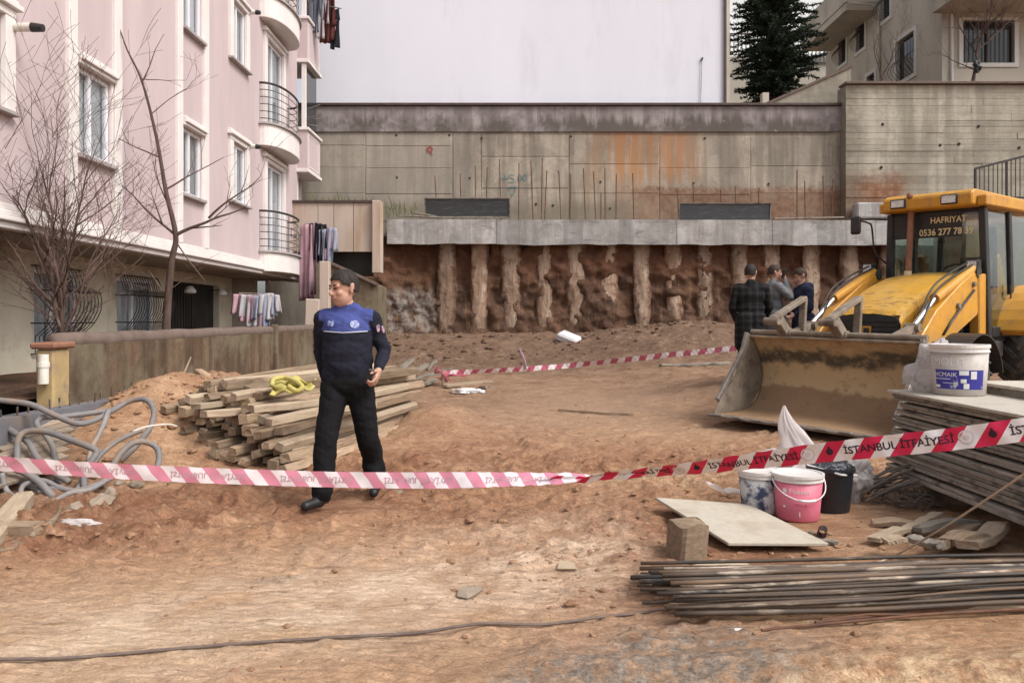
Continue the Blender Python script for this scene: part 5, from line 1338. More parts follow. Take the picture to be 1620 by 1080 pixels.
b = MB(); b.tube([C3 + Vector((-.185, -.02, .345)), C3 + Vector((0, -.20, .305)), C3 + Vector((.18, -.04, .27))], .008, 7); b.build('white_rod', 'white_plastic', t)
# white-blue pail on the stack
C4 = Vector((3.555, 6.28, ZT)); r0_, r1_, h_ = .185, .205, .40
t = pail('plaster_pail', C4, r0_, r1_, h_, ('pail_white_shaded', 'pail_white'), 'white pail with a blue printed label standing on the board stack', lid=True)
af = math.atan2(-C4.y, -C4.x)
b = MB(); p_, f_ = rect(-.19, .19, .055, .205, 24); wrap(b, C4, r0_, r1_, h_, af, p_, f_, .0012); lb_ = b.build('label', 'label_blue', t, fix=False)
b = MB(); ptext(b, C4, r0_, r1_, h_, af, 'EMOLIT', .085, -.10, .24, .0014); b.build('lettering', 'label_white', t, fix=False)
b = MB(); ptext(b, C4, r0_, r1_, h_, af, 'HCMAIK', .047, -.105, .152, .0028); 
for (u0, u1, z0, z1) in ((-.195, -.06, .131, .136), (.0, .065, .165, .20), (.08, .125, .135, .195), (-.19, -.145, .065, .085), (.01, .05, .105, .135), (.03, .07, .06, .1), (-.12, -.02, .1, .104)):
    p_, f_ = rect(u0, u1, z0, z1, 4); wrap(b, C4, r0_, r1_, h_, af, p_, f_, .0026)
b.build('label_lettering', 'label_white', lb_, fix=False)
crumple('plastic_sack', 'bag_clear', C4 + Vector((.0, .27, .0)), (.26, .12, .24), 'crumpled grey sack behind the white-blue pail on the stack', 'sack', 8.3, n=20)

# ------------------------------------------------------------------ bags and wire by the pails
b = MB(); p = gp(1300, 812, 0)
def bag(u, v):
    a = u * 2 * math.pi; Hh = .72; z_ = Hh * v
    r = (.25 * (1 - v) ** 1.05 + .006) * (1 + .3 * math.sin(a * 2 + v * 3) * (.3 + v) + .5 * mnoise.noise(Vector((math.cos(a) * 1.6, math.sin(a) * 1.6, v * 2.6))) - .3 * abs(mnoise.noise(Vector((math.cos(a) * 3, math.sin(a) * 3, v * 4)))))
    return (p.x + .06 - .10 * v + .05 * math.sin(v * 5) + r * math.cos(a) * 1.15, p.y + .55 + r * math.sin(a) * .6, p.z + .02 + z_)
b.grid(bag, 60, 40); b.build('carrier_bag', 'bag_white', label='white carrier bag standing up in a peak behind the tape', cat='bag', smooth_=True, fix=False)
b = MB()
for k, (z_, hh_) in enumerate(((.30, .05), (.24, .04), (.355, .015))):
    q = p + Vector((.07, .55 - .19, z_)); b.add([(q.x - .045, q.y, q.z), (q.x + .05, q.y, q.z), (q.x + .045, q.y + .012, q.z + hh_), (q.x - .035, q.y + .012, q.z + hh_)], [(0, 1, 2, 3)])
b.build('bag_print', 'red_cloth', bpy.data.objects['carrier_bag'], fix=False)
crumple('plastic_bag', 'bag_clear', gp(1245, 820, 0) + Vector((.04, .5, .26)), (.20, .10, .09), 'crumpled clear plastic bag lying over the two left pails', 'bag', 11.3, n=18)
crumple('plastic_bag', 'bag_clear', gp(1372, 812, 0) + Vector((.02, .42, .03)), (.22, .16, .22), 'crumpled clear plastic bag between the nail bucket and the board stack', 'bag', 12.7, n=20)
crumple('plastic_bag', 'bag_white', gp(1398, 806, 0) + Vector((.0, .45, .14)), (.12, .1, .10), 'small white knotted bag beside the board stack', 'bag', 13.9, n=16)
b = MB(); q = gp(1160, 790, .01); 
def strip(u, v): return (q.x - .17 + .36 * u, q.y + .12 - .12 * u + .09 * v * (1 - .3 * math.sin(u * 6)), q.z + .03 + .06 * (1 - u) ** 2 + .025 * math.sin(u * 9 + v * 3))
b.grid(strip, 18, 5); b.build('plastic_sheet', 'bag_white', label='torn strip of white plastic on the ground left of the pails', cat='litter', smooth_=True, fix=False)
# bundle of short bars and tie wire
random.seed(5); WB_ = gp(1408, 800, 0)
for k in range(22):
    a = WB_ + Vector((random.uniform(-.2, .0), random.uniform(-.02, .25), random.uniform(.02, .12))); d = Vector((random.uniform(.22, .40), random.uniform(-.1, .06), random.uniform(.05, .22)))
    b = MB(); b.tube([a, a + d * .55 + Vector((0, 0, .02)), a + d], .009, 6); b.build('short_bar', 'wire_steel', label='short rusty bar in the loose bundle beside the nail bucket', cat='bar', group='short bars beside the nail bucket')
b = MB(); q = gp(1445, 806, 0)
for k in range(46):
    c_ = q + Vector((random.uniform(-.16, .22), random.uniform(.0, .2), random.uniform(.03, .1))); R_ = random.uniform(.06, .12); nrm_ = Vector((random.uniform(-.6, .6), random.uniform(-.6, .6), 1)).normalized()
    ux = nrm_.orthogonal().normalized(); uy = nrm_.cross(ux); a0 = random.random() * 6
    b.tube([c_ + (ux * math.cos(a0 + j * .45) + uy * math.sin(a0 + j * .45)) * R_ * (1 + .1 * math.sin(j)) for j in range(11)], .003, 4)
b.build('tie_wire', 'wire_steel', label='tangled coil of rusty tie wire in front of the board stack', cat='wire', fix=False)

# ------------------------------------------------------------------ reinforcing bars in the foreground
random.seed(12)
RL = 'mud caked reinforcing bar in the bundle at the bottom right'; RG = 'reinforcing bars in the bottom right bundle'
bars = []
for k in range(44):
    t = k / 43
    row = k % 3
    yl = 3.72 + .62 * t + random.uniform(-.03, .03); zl = .03 + .029 * row * (1 if 2 < k < 41 else .4) + random.uniform(0, .012)
    zl += .022; xl_ = .66 + random.uniform(0, .16) - .10 * t + (.03 * (k % 4))
    yr_ = 4.0 + .40 * t + random.uniform(-.03, .03); zr_ = zl + .01 + .015 * row
    x1_ = 4.3; sag = random.uniform(-.015, .015)
    pts = [Vector((xl_, yl, zl)), Vector((xl_ + .9, yl + (yr_ - yl) * .28 + random.uniform(-.02, .02), zl + sag + .008)), Vector((2.6, yl + (yr_ - yl) * .62, (zl + zr_) / 2 + random.uniform(-.01, .02))), Vector((x1_, yr_, zr_))]
    b = MB(); b.tube(spline(pts, 5), random.choice((.008, .0095, .011, .0125)), 8); b.build('reinforcing_bar', 'rebar_steel', label=RL, cat='bar', group=RG, smooth_=True)
for i, (a, c, lab) in enumerate((((1205, 996), (1700, 958), 'thin rusty rod lying in front of the bar bundle, nearest the camera'), ((1290, 984), (1700, 950), 'thin rusty rod behind the nearest one in front of the bundle'), ((1490, 966), (1700, 962), 'short pale lath at the right edge in front of the bundle'), ((1300, 980), (1450, 972), 'thin dark rod half under the bar bundle'))):
    A = gp(*a, .014); B = gp(*c, .03); b = MB(); b.tube([A, A.lerp(B, .5) + Vector((0, .01, .01)), B], .008 if i != 2 else .012, 6); b.build('thin_rod', 'rebar_rust' if i != 2 else 'timber_pale', label=lab, cat='rod')
plank(gp(1090, 905, .02), gp(1180, 892, .03), .10, .02, 'flat board half hidden behind the bar bundle', 'timber_pale', 171)
p = gp(1169, 996, .006); b = MB(); b.box(p, (.045, .02, .012), (0, 0, .1)); b.build('cigarette_end', 'white_plastic', label='small white scrap on the ground in front of the bars', cat='litter', bevel=.002)
# rope from the ground up to the right edge, cable over the ground
b = MB(); b.tube(spline([gp(1375, 895, .01), gp(1420, 876, .03), P(1480, 842, 4.3), P(1560, 790, 3.9), P(1640, 735, 3.5), P(1720, 675, 3.2)], 6), .0055, 7); b.build('rope', 'rope', label='taut beige rope rising from the ground to the right edge', cat='rope', smooth_=True)
pts = []
for px, py in ((-60, 1056), (0, 1052), (120, 1046), (250, 1036), (400, 1024), (540, 1016), (660, 1005), (760, 997), (860, 989), (950, 978), (1030, 967), (1100, 960)):
    Y = (CAMZ - .0) * F / (py - HOR); x = (px - 810) / F * Y; pts.append((x, Y, ground_at(x, Y) + .014))
b = MB(); b.tube(spline(pts, 8), .0075, 7); b.build('cable', 'rope_dark', label='dark cable lying across the ground in the foreground', cat='cable', smooth_=True)
# ------------------------------------------------------------------ backhoe loader
JC = thing('backhoe_loader', (5.05, 10.45, .2), rot=(0, RAD(1.0), RAD(-52)), label='yellow backhoe loader with a muddy front bucket and dark cab', cat='excavator')
JM = wmat(JC)
def jb(name, mb, mat, parent=None, **kw):
    mb.v = [tuple(JM @ Vector(p)) for p in mb.v]
    return mb.build(name, mat, parent or JC, **kw)
# local frame: -y is forward, +x is the picture's right
# bucket
prof = [(-2.35, .035), (-1.95, .03), (-1.62, .06), (-1.45, .16), (-1.34, .34), (-1.33, .55), (-1.40, .76), (-1.52, .93), (-1.60, 1.0)]
prof = [(q.x, q.y) for q in (lambda L: [Vector((a.y, a.z)) for a in L])(spline([(0, p[0], p[1]) for p in prof], 4))]
BWd = 1.10
b = MB(); nn = 24
def bk(u, v):
    i = min(int(v * (len(prof) - 1)), len(prof) - 2); f_ = v * (len(prof) - 1) - i
    y = prof[i][0] * (1 - f_) + prof[i + 1][0] * f_; z = prof[i][1] * (1 - f_) + prof[i + 1][1] * f_
    x = -BWd + 2 * BWd * u; return (x, y - .035 * fbm(x * 2.3, v * 6, 4, 3), z + .02 * (fbm(x * 2.3, v * 6, 3, 5) - .5))
b.grid(bk, 60, 40); bucket = jb('bucket', b, 'bucket_steel', solid=.02, smooth_=True, fix=False)
for sgn in (-1, 1):
    b = MB(); pl2 = [(-2.33, .03), (-1.6, .04), (-1.33, .35), (-1.33, .6), (-1.56, 1.02), (-1.68, 1.02), (-1.75, .78), (-1.92, .45), (-2.22, .2)]
    b.prism(pl2, sgn * BWd - .012 + .02 * sgn, sgn * BWd + .012 + .02 * sgn, 'x'); jb('side_plate', b, 'muddy_steel', bucket, bevel=.004)
    b = MB(); b.beam((sgn * (BWd + .02), -2.26, .2), (sgn * (BWd + .02), -1.74, .82), .05, .06); b.beam((sgn * (BWd + .02), -1.75, .80), (sgn * (BWd + .02), -1.66, 1.04), .05, .06); jb('side_cutter', b, 'worn_edge', bucket, bevel=.006)
b = MB(); b.box((0, -2.37, .025), (2 * BWd + .06, .16, .03)); lip = jb('cutting_edge', b, 'worn_edge', bucket, bevel=.006)
for k in range(8):
    x = -BWd + .14 + k * (2 * BWd - .28) / 7; b = MB(); b.box((x, -2.43, .042), (.14, .09, .02)); jb('edge_tooth', b, 'worn_edge', bucket, bevel=.006)
b = MB(); b.tube([(-BWd - .02, -1.56, 1.05), (BWd + .02, -1.56, 1.05)], .035, 10); rail = jb('fork_rail', b, 'muddy_steel', bucket)
b = MB(); b.box((0, -1.56, .995), (2 * BWd, .12, .04)); jb('top_lip', b, 'muddy_steel', bucket, bevel=.008)
# folded-back pallet forks on the rail
for xf in (-.62, .12):
    b = MB(); b.beam((xf, -1.85, 1.23), (xf, -1.15, 1.50), .10, .055); fk = jb('folding_fork', b, 'muddy_steel', bevel=.008)
    b = MB(); b.beam((xf, -1.74, 1.22), (xf, -1.50, 1.0), .12, .13); jb('fork_hanger', b, 'muddy_steel', fk, bevel=.012)
    b = MB(); b.beam((xf, -1.16, 1.50), (xf, -1.20, 1.02), .09, .05); jb('fork_heel', b, 'muddy_steel', fk, bevel=.008)
    b = MB(); b.tube([(xf - .10, -1.86, 1.20), (xf + .10, -1.86, 1.20)], .045, 10); jb('fork_pin', b, 'muddy_steel', fk)
    b = MB(); b.tube([(xf - .09, -1.56, 1.05), (xf + .09, -1.56, 1.05)], .055, 10); jb('fork_collar', b, 'muddy_steel', fk)
# loader arms, cylinders
for sgn in (-1, 1):
    xa = sgn * .66
    b = MB(); pl2 = [(.78, 1.80), (.92, 1.66), (.70, 1.30), (-.10, .98), (-.62, .70), (-1.0, .22), (-1.18, .22), (-1.22, .42), (-.92, .98), (-.45, 1.36), (.25, 1.72), (.6, 1.86)]
    b.prism(pl2, xa - .065, xa + .065, 'x'); arm = jb('loader_arm', b, 'machine_yellow', bevel=.012)
    b = MB(); b.prism([(-.88, .62), (-.95, .16), (-1.22, .16), (-1.25, .62), (-1.08, .75)], xa - .085, xa + .085, 'x'); jb('arm_foot', b, 'muddy_steel', arm, bevel=.01)
    b = MB(); b.tube([(xa + sgn * .0, .66, 1.90), (xa, -.38, 1.50)], .062, 12); jb('tilt_cylinder', b, 'machine_yellow', arm, smooth_=False)
    b = MB(); b.tube([(xa, -.38, 1.50), (xa, -.92, 1.16)], .03, 10); jb('tilt_rod', b, 'chrome_rod', arm)
    b = MB(); b.tube([(xa - .09, -.93, 1.15), (xa + .09, -.93, 1.15)], .05, 10); b.beam((xa, -.90, 1.18), (xa, -1.12, .72), .10, .09); b.beam((xa, -.95, 1.14), (xa, -1.42, 1.02), .08, .08); jb('tilt_link', b, 'muddy_steel', arm)
    b = MB(); b.tube([(xa - .08, .70, 1.86), (xa + .08, .70, 1.86)], .075, 12); jb('arm_pivot', b, 'grille_dark', arm)
    b = MB(); b.beam((xa + sgn * .02, .80, 1.84), (xa + sgn * .02, .86, .95), .13, .24); jb('arm_tower', b, 'machine_yellow', bevel=.015)
    b = MB(); b.tube([(xa + sgn * .08, .55, 1.62), (xa + sgn * .09, .25, 1.45), (xa + sgn * .085, -.1, 1.22), (xa + sgn * .08, -.3, 1.06)], .016, 6); jb('hydraulic_hose', b, 'black_plastic', arm, smooth_=True)
for sgn in (-1, 1):
    for (dx, zz) in ((-.03, .05), (.03, .02)):
        b = MB(); b.tube(spline([(sgn * .66 + dx, .60, 1.93 + zz), (sgn * .66 + dx, .1, 1.78 + zz), (sgn * .66 + dx, -.35, 1.60 + zz), (sgn * .66 + dx, -.6, 1.40), (sgn * .66 + dx, -.85, 1.10)], 5), .013, 6); jb('hydraulic_hose', b, 'black_plastic', smooth_=True)
    for (yy, zz) in ((.55, 1.70), (.1, 1.42), (-.55, .95), (-.98, .45), (-1.1, .62)):
        b = MB(); b.tube([(sgn * .66 - .10, yy, zz), (sgn * .66 + .10, yy, zz)], .035, 8); jb('pivot_pin', b, 'muddy_steel')
# hood, grille, engine sides
hp = [(.98, 1.86, .50), (.55, 1.80, .50), (.05, 1.66, .48), (-.40, 1.48, .455), (-.66, 1.34, .43), (-.73, 1.28, .42)]
b = MB()
sec = [(-1, -.62), (-1.0, -.10), (-.94, -.03), (-.8, 0), (-.3, .025), (.3, .025), (.8, 0), (.94, -.03), (1.0, -.10), (1, -.62)]
rings = [[(w * s_[0], y, z + s_[1] * (1 if abs(s_[1]) < .2 else (1.0 - .38 * (i / 5)))) for s_ in sec] for i, (y, z, w) in enumerate(hp)]
vs0 = [p for r in rings for p in r]; m = len(sec); fs = [(i * m + k, i * m + k + 1, (i + 1) * m + k + 1, (i + 1) * m + k) for i in range(5) for k in range(m - 1)]
b.add(vs0, fs); hood = jb('hood', b, 'hood_yellow', smooth_=False, fix=True)
b = MB(); b.mm((-.40, -.725, .80), (.40, -.69, 1.29)); gr = jb('grille', b, 'grille_dark', hood)
for k in range(7):
    b = MB(); z_ = .86 + k * .058; b.mm((-.39, -.737, z_), (.39, -.726, z_ + .03)); jb('grille_slat', b, 'grille_dark', hood)
b = MB(); b.mm((-.06, -.748, 1.02), (.06, -.738, 1.15)); bd = jb('grille_badge', b, 'machine_yellow', hood)
b = MB(); b.mm((-.035, -.752, 1.045), (.035, -.7485, 1.125)); jb('badge_centre', b, 'grille_dark', hood)
b = MB(); b.mm((-.44, -.68, .55), (.44, 1.0, 1.2)); jb('engine_block', b, 'grille_dark', bevel=.02)
for sgn in (1, -1):
    b = MB(); b.mm((sgn * .452, .25, .95), (sgn * .462, .75, 1.22)); jb('side_vent', b, 'grille_dark', hood)
def jtext(txt, size, org, ex, ez, mat, name, parent):
    v, f = text_mesh(txt, size, .018); org = Vector(org); ex = Vector(ex).normalized(); ez = Vector(ez).normalized(); q = MB(); q.add([tuple(org + ex * p[0] + ez * p[1]) for p in v], f); return jb(name, q, mat, parent, fix=False)
b = MB(); b.mm((.5, .30, 1.46), (.512, .80, 1.62)); lg = jb('logo_plate', b, 'grille_dark', hood)
jtext('JCB', .15, (.516, .36, 1.485), (0, 1, .06), (0, 0, 1), 'logo_white', 'logo_lettering', lg)
# exhaust
b = MB(); b.tube(spline([(-.30, .70, 1.78), (-.30, .72, 2.0), (-.30, .76, 2.6), (-.30, .78, 2.80), (-.27, .72, 2.90), (-.24, .60, 2.93)], 6), .045, 12); ex = jb('exhaust_pipe', b, 'exhaust_rust', smooth_=True)
b = MB(); b.tube([(-.30, .70, 1.75), (-.30, .70, 1.90)], .055, 12); jb('exhaust_base', b, 'logo_white', ex)
# chassis, wheels
b = MB(); b.mm((-.40, -.4, .45), (.40, 3.1, .78)); b.mm((-.62, 1.0, .6), (.62, 2.8, .98)); jb('chassis', b, 'machine_yellow', bevel=.02)
b = MB(); b.tube([(-.8, 0, .5), (.8, 0, .5)], .11, 10); b.tube([(-.8, 2.17, .72), (.8, 2.17, .72)], .14, 10); jb('axles', b, 'muddy_steel')
def wheel(x, y, r, w, lugs):
    sgn = 1 if x > 0 else -1; Rm = Matrix.Rotation(math.pi / 2, 3, 'Y'); rimr = r * .56
    b = MB(); b.lathe([(rimr, -w / 2 * .8), (r * .82, -w / 2), (r * .955, -w * .42), (r * .965, 0), (r * .955, w * .42), (r * .82, w / 2), (rimr, w / 2 * .8)], 44, (x, y, r), caps=False, R=Rm); ty = jb('tyre', b, 'tyre_rubber', smooth_=True)
    b = MB(); b.lathe([(rimr, -w / 2 * .8), (rimr * .9, -w * .2), (rimr * .5, 0), (.001, 0)], 30, (x, y, r), caps=False, R=Rm); b.lathe([(rimr, w / 2 * .8), (rimr * .9, w * .22), (rimr * .5, w * .12), (.001, w * .12)], 30, (x, y, r), caps=False, R=Rm); jb('rim', b, 'rim_yellow', ty)
    for k in range(lugs):
        for s2 in (-1, 1):
            b = MB(); a = 2 * math.pi * (k + (.5 if s2 > 0 else 0)) / lugs; pts = []
            for j in range(5):
                t2 = j / 4; aa = a + .30 * t2; xx = s2 * w * (.02 + .47 * (1 - t2)); rr_ = r * (1.0 - .05 * (1 - t2))
                pts.append((x + xx, y + rr_ * math.cos(aa), r + rr_ * math.sin(aa)))
            for j in range(4):
                pa_, pb_ = Vector(pts[j]), Vector(pts[j + 1]); ctr = Vector((x, y, r)); up = ((pa_ + pb_) / 2 - ctr); up.x = 0
                b.beam(pa_, pb_, r * .075, r * .07, up=up)
            jb('tread_lug', b, 'tyre_rubber', ty)
    return ty
wheel(-.86, 0, .47, .30, 18); wheel(.86, 0, .47, .30, 18); wheel(-.92, 2.17, .72, .46, 20); wheel(.92, 2.17, .72, .46, 20)
for sgn in (-1, 1):
    b = MB()   # black front mudguard
    def mg(u, v, sgn=sgn):
        a = RAD(5 + 165 * u); r = .60; return (sgn * (.66 + .40 * v), -r * math.cos(a) * 1.02 + .05, .47 + r * math.sin(a) * 1.0)
    b.grid(mg, 20, 2); jb('front_mudguard', b, 'black_plastic', solid=.02, fix=False)
    b = MB()   # yellow rear fender
    out = [( -.88 * math.cos(RAD(a_)) + 2.17, .74 + .84 * math.sin(RAD(a_))) for a_ in range(20, 171, 10)]
    inn = [( -.99 * math.cos(RAD(a_)) + 2.17, .76 + .97 * math.sin(RAD(a_))) for a_ in range(170, 19, -10)]
    b.prism(out + inn, sgn * .62, sgn * 1.10, 'x'); fd = jb('rear_fender', b, 'machine_yellow', bevel=.02)
    b = MB(); b.mm((sgn * .50, .95, .74), (sgn * .82, 1.3, .96)); st_ = jb('step_box', b, 'grille_dark', bevel=.02)
    b = MB(); b.mm((sgn * .55, .95, .36), (sgn * .93, 1.25, .42)); jb('step', b, 'grille_dark', st_)
jtext('3CX', .20, (1.104, 1.75, 1.60), (0, 1, 0), (0, 0, 1), 'cab_dark', 'model_lettering', fd)
# cab: posts, roof, glass, interior
zb_, zt_ = 1.0, 2.72
A0 = [(-.74, .98), (.74, .98), (.78, 2.6), (-.78, 2.6)]          # floor corners x, y
A1 = [(-.68, .90), (.68, .90), (.70, 2.55), (-.70, 2.55)]        # roof corners
cab = None
b = MB(); b.mm((-.76, 1.0, .95), (.76, 2.6, 1.05)); cab = jb('cab_floor', b, 'cab_dark')
for i in range(4):
    b = MB(); b.beam((A0[i][0], A0[i][1], zb_), (A1[i][0], A1[i][1], zt_), .10, .10, up=(0, 1, 0)); jb('cab_post', b, 'cab_dark', bevel=.01)
for sgn, i0 in ((1, 1), (-1, 0)):
    b = MB(); b.beam((sgn * .77, 1.72, zb_), (sgn * .70, 1.68, zt_), .07, .09, up=(0, 1, 0)); jb('door_post', b, 'cab_dark', bevel=.01)
    b = MB(); b.beam((sgn * .765, 1.02, 1.08), (sgn * .775, 2.58, 1.08), .07, .14); jb('sill_rail', b, 'cab_dark', bevel=.01)
    b = MB(); b.add([(sgn * .735, 1.03, 1.12), (sgn * .76, 1.69, 1.12), (sgn * .70, 1.65, 2.68), (sgn * .68, .96, 2.68)], [(0, 1, 2, 3)]); dg_ = jb('door_glass', b, 'cab_glass', solid=.006, fix=False)
    b = MB(); b.tube([(sgn * .78, 1.58, 1.5), (sgn * .80, 1.58, 1.55), (sgn * .79, 1.58, 1.72)], .012, 6); jb('door_handle', b, 'black_plastic', dg_)
    b = MB(); b.add([(sgn * .76, 1.75, 1.12), (sgn * .775, 2.55, 1.12), (sgn * .70, 2.5, 2.68), (sgn * .70, 1.71, 2.68)], [(0, 1, 2, 3)]); jb('side_glass', b, 'cab_glass', solid=.006, fix=False)
b = MB(); b.beam((-.70, .95, zt_ - .02), (.70, .95, zt_ - .02), .08, .10); jb('header_rail', b, 'cab_dark')
b = MB(); b.add([(-.70, .965, 1.12), (.70, .965, 1.12), (.645, .885, zt_ - .05), (-.645, .885, zt_ - .05)], [(0, 1, 2, 3)]); ws = jb('windscreen', b, 'cab_glass', solid=.006, fix=False)
b = MB(); b.add([(-.665, .890, 2.36), (.40, .890, 2.36), (.40, .876, zt_ - .02), (-.665, .876, zt_ - .02)], [(0, 1, 2, 3)]); jb('sun_strip', b, 'cab_dark', ws, fix=False)
jtext('HAFRIYAT', .115, (-.06, .868, 2.555), (1, 0, 0), (0, 0, 1), 'sticker_cream', 'sticker_lettering', ws)
jtext('0536 277 78 39', .125, (-.225, .872, 2.39), (1, 0, 0), (0, 0, 1), 'sticker_cream', 'sticker_lettering', ws)
b = MB(); b.tube([(.28, .90, 1.45), (.36, .89, 1.85), (.42, .878, 2.25)], .010, 5); b.tube([(.22, .92, 1.95), (.46, .885, 2.02)], .008, 5); jb('wiper', b, 'black_plastic', ws)
b = MB(); b.add([(-.72, 2.585, 1.5), (.72, 2.585, 1.5), (.66, 2.54, 2.66), (-.66, 2.54, 2.66)], [(0, 1, 2, 3)]); jb('rear_glass', b, 'cab_glass', solid=.006, fix=False)
b = MB(); b.prism([(.62, 2.74), (.60, 2.90), (.70, 2.955), (2.60, 2.96), (2.72, 2.90), (2.72, 2.76), (1.0, 2.73)], -.66, .66, 'x'); roof = jb('roof', b, 'machine_yellow', bevel=.02)
for sgn in (-1, 1):
    b = MB(); b.prism([(.74, 2.735), (.74, 2.87), (1.0, 2.90), (2.6, 2.91), (2.66, 2.76)], sgn * .661, sgn * .80, 'x'); jb('roof_wing', b, 'machine_yellow', roof, bevel=.015)
for xx in (-.42, .34):
    b = MB(); b.box((xx, .605, 2.83), (.24, .03, .13)); lp = jb('roof_lamp', b, 'cab_dark', roof, bevel=.01)
    b = MB(); b.box((xx, .585, 2.83), (.19, .012, .095)); jb('lens', b, 'lamp_lens', lp)
for (xx, yy, zz) in ((-.98, .80, 1.93), (.62, .78, 1.93)):
    b = MB(); b.box((xx, yy, zz), (.17, .12, .20)); lp = jb('work_lamp', b, 'cab_dark', bevel=.015)
    b = MB(); b.box((xx, yy - .065, zz + .02), (.125, .012, .12)); jb('lens', b, 'lamp_lens', lp)
    b = MB(); b.tube([(xx, yy + .03, zz - .1), (xx + (.2 if xx < 0 else .06), yy + .15, zz - .22), (.74 * (1 if xx > 0 else -1), 1.0, zz - .3)], .018, 6); jb('lamp_bracket', b, 'cab_dark', lp)
# mirror on its arm, picture left
b = MB(); b.tube(spline([(-.76, .98, 2.0), (-.92, .86, 2.2), (-.96, .82, 2.55), (-1.0, .80, 2.62), (-1.12, .76, 2.66)], 5), .014, 6); ma = jb('mirror_arm', b, 'cab_dark', smooth_=True)
b = MB(); b.box((-1.20, .76, 2.60), (.18, .05, .27)); jb('mirror', b, 'cab_dark', ma, bevel=.03)
# interior
b = MB(); b.mm((-.26, 1.75, 1.3), (.26, 2.2, 1.45)); b.box((0, 2.2, 1.78), (.50, .14, .75), (-.12, 0, 0)); jb('seat', b, 'seat_cloth', bevel=.05)
b = MB(); b.tube([(.10 + .19 * math.cos(a_ * .3142), 1.24 + .11 * math.sin(a_ * .3142), 1.86 + .15 * math.sin(a_ * .3142)) for a_ in range(20)], .016, 6, closed=True); swh = jb('steering_wheel', b, 'cab_dark', smooth_=True)
b = MB(); b.tube([(.10, 1.24, 1.86), (.10, 1.05, 1.4)], .035, 8); b.beam((-.07, 1.24, 1.86), (.27, 1.24, 1.86), .03, .02); jb('steering_column', b, 'cab_dark', swh)
b = MB(); b.box((.12, 1.12, 1.72), (.26, .05, .18), (.5, 0, 0)); jb('dash_cloth', b, 'red_cloth', bevel=.02)
b = MB(); b.mm((-.5, 1.02, 1.06), (.5, 1.15, 1.62)); jb('dashboard', b, 'cab_trim', bevel=.03)
b = MB(); b.mm((-.66, 2.50, 1.06), (.66, 2.56, 1.6)); jb('rear_panel', b, 'cab_trim', bevel=.02)
b = MB(); b.beam((.18, 2.45, 1.6), (.16, 2.42, 2.6), .16, .05); jb('rear_pillar', b, 'cab_dark')
# backhoe boom folded at the rear
b = MB(); b.beam((0, 2.8, .8), (0, 3.0, 2.2), .22, .26); b.beam((0, 3.0, 2.2), (0, 3.5, 1.3), .18, .24); jb('backhoe_boom', b, 'machine_yellow', bevel=.02)
# the cab is narrower than the bucket and sits a little to its left side
for o_ in [c for c in JC.children_recursive]:
    r_ = o_
    while r_.parent is not JC: r_ = r_.parent
    if r_.name.split('.')[0] in ('cab_floor', 'cab_post', 'door_post', 'sill_rail', 'door_glass', 'side_glass', 'header_rail', 'windscreen', 'rear_glass', 'roof', 'work_lamp', 'mirror_arm', 'seat', 'steering_wheel', 'dash_cloth', 'dashboard', 'rear_panel', 'rear_pillar', 'exhaust_pipe'):
        for v_ in o_.data.vertices: v_.co.x = v_.co.x * .89 + .085
# ------------------------------------------------------------------ people: tapered limbs and body masses fused into one skin
def capsule(mb, p0, r0, p1, r1, n=14):
    p0 = Vector(p0); p1 = Vector(p1); d = (p1 - p0); L = d.length; d = d.normalized() if L > 1e-6 else Vector((0, 0, 1))
    pts = []; rs = []
    for a in (-85, -60, -30, 0): pts.append(p0 + d * r0 * math.sin(RAD(a))); rs.append(r0 * math.cos(RAD(a)))
    for a in (0, 30, 60, 85): pts.append(p1 + d * r1 * math.sin(RAD(a))); rs.append(r1 * math.cos(RAD(a)))
    mb.tube(pts, rs, n)
def ellipsoid(mb, c, r, R=None, n=20):
    c = Vector(c); vs0 = []; m = n // 2
    def f(u, v):
        a = u * 2 * math.pi; e = (v - .5) * math.pi * .998
        p = Vector((r[0] * math.cos(a) * math.cos(e), r[1] * math.sin(a) * math.cos(e), r[2] * math.sin(e)))
        return tuple((R @ p if R else p) + c)
    pts = []; rings = []
    b = MB()
    for j in range(m + 1): rings.append([f(i / n, j / m) for i in range(n)])
    vs0 = [p for q in rings for p in q]; fs = [(j * n + i, j * n + (i + 1) % n, (j + 1) * n + (i + 1) % n, (j + 1) * n + i) for j in range(m) for i in range(n)]
    fs.append(tuple(range(n - 1, -1, -1))); fs.append(tuple(m * n + i for i in range(n)))
    mb.add(vs0, fs)
def sd_cone(P_, p0, r0, p1, r1):
    p0 = np.array(p0); p1 = np.array(p1); d = p1 - p0; L2 = max((d * d).sum(), 1e-9)
    t = np.clip(((P_ - p0) @ d) / L2, 0, 1); q = p0 + t[:, None] * d
    return np.linalg.norm(P_ - q, axis=1) - (r0 + (r1 - r0) * t)
def sd_ell(P_, c, r, R):
    q = P_ - np.array(c)
    if R is not None: q = q @ np.array(R)
    k = np.linalg.norm(q / np.array(r), axis=1); return (k - 1) * min(r)
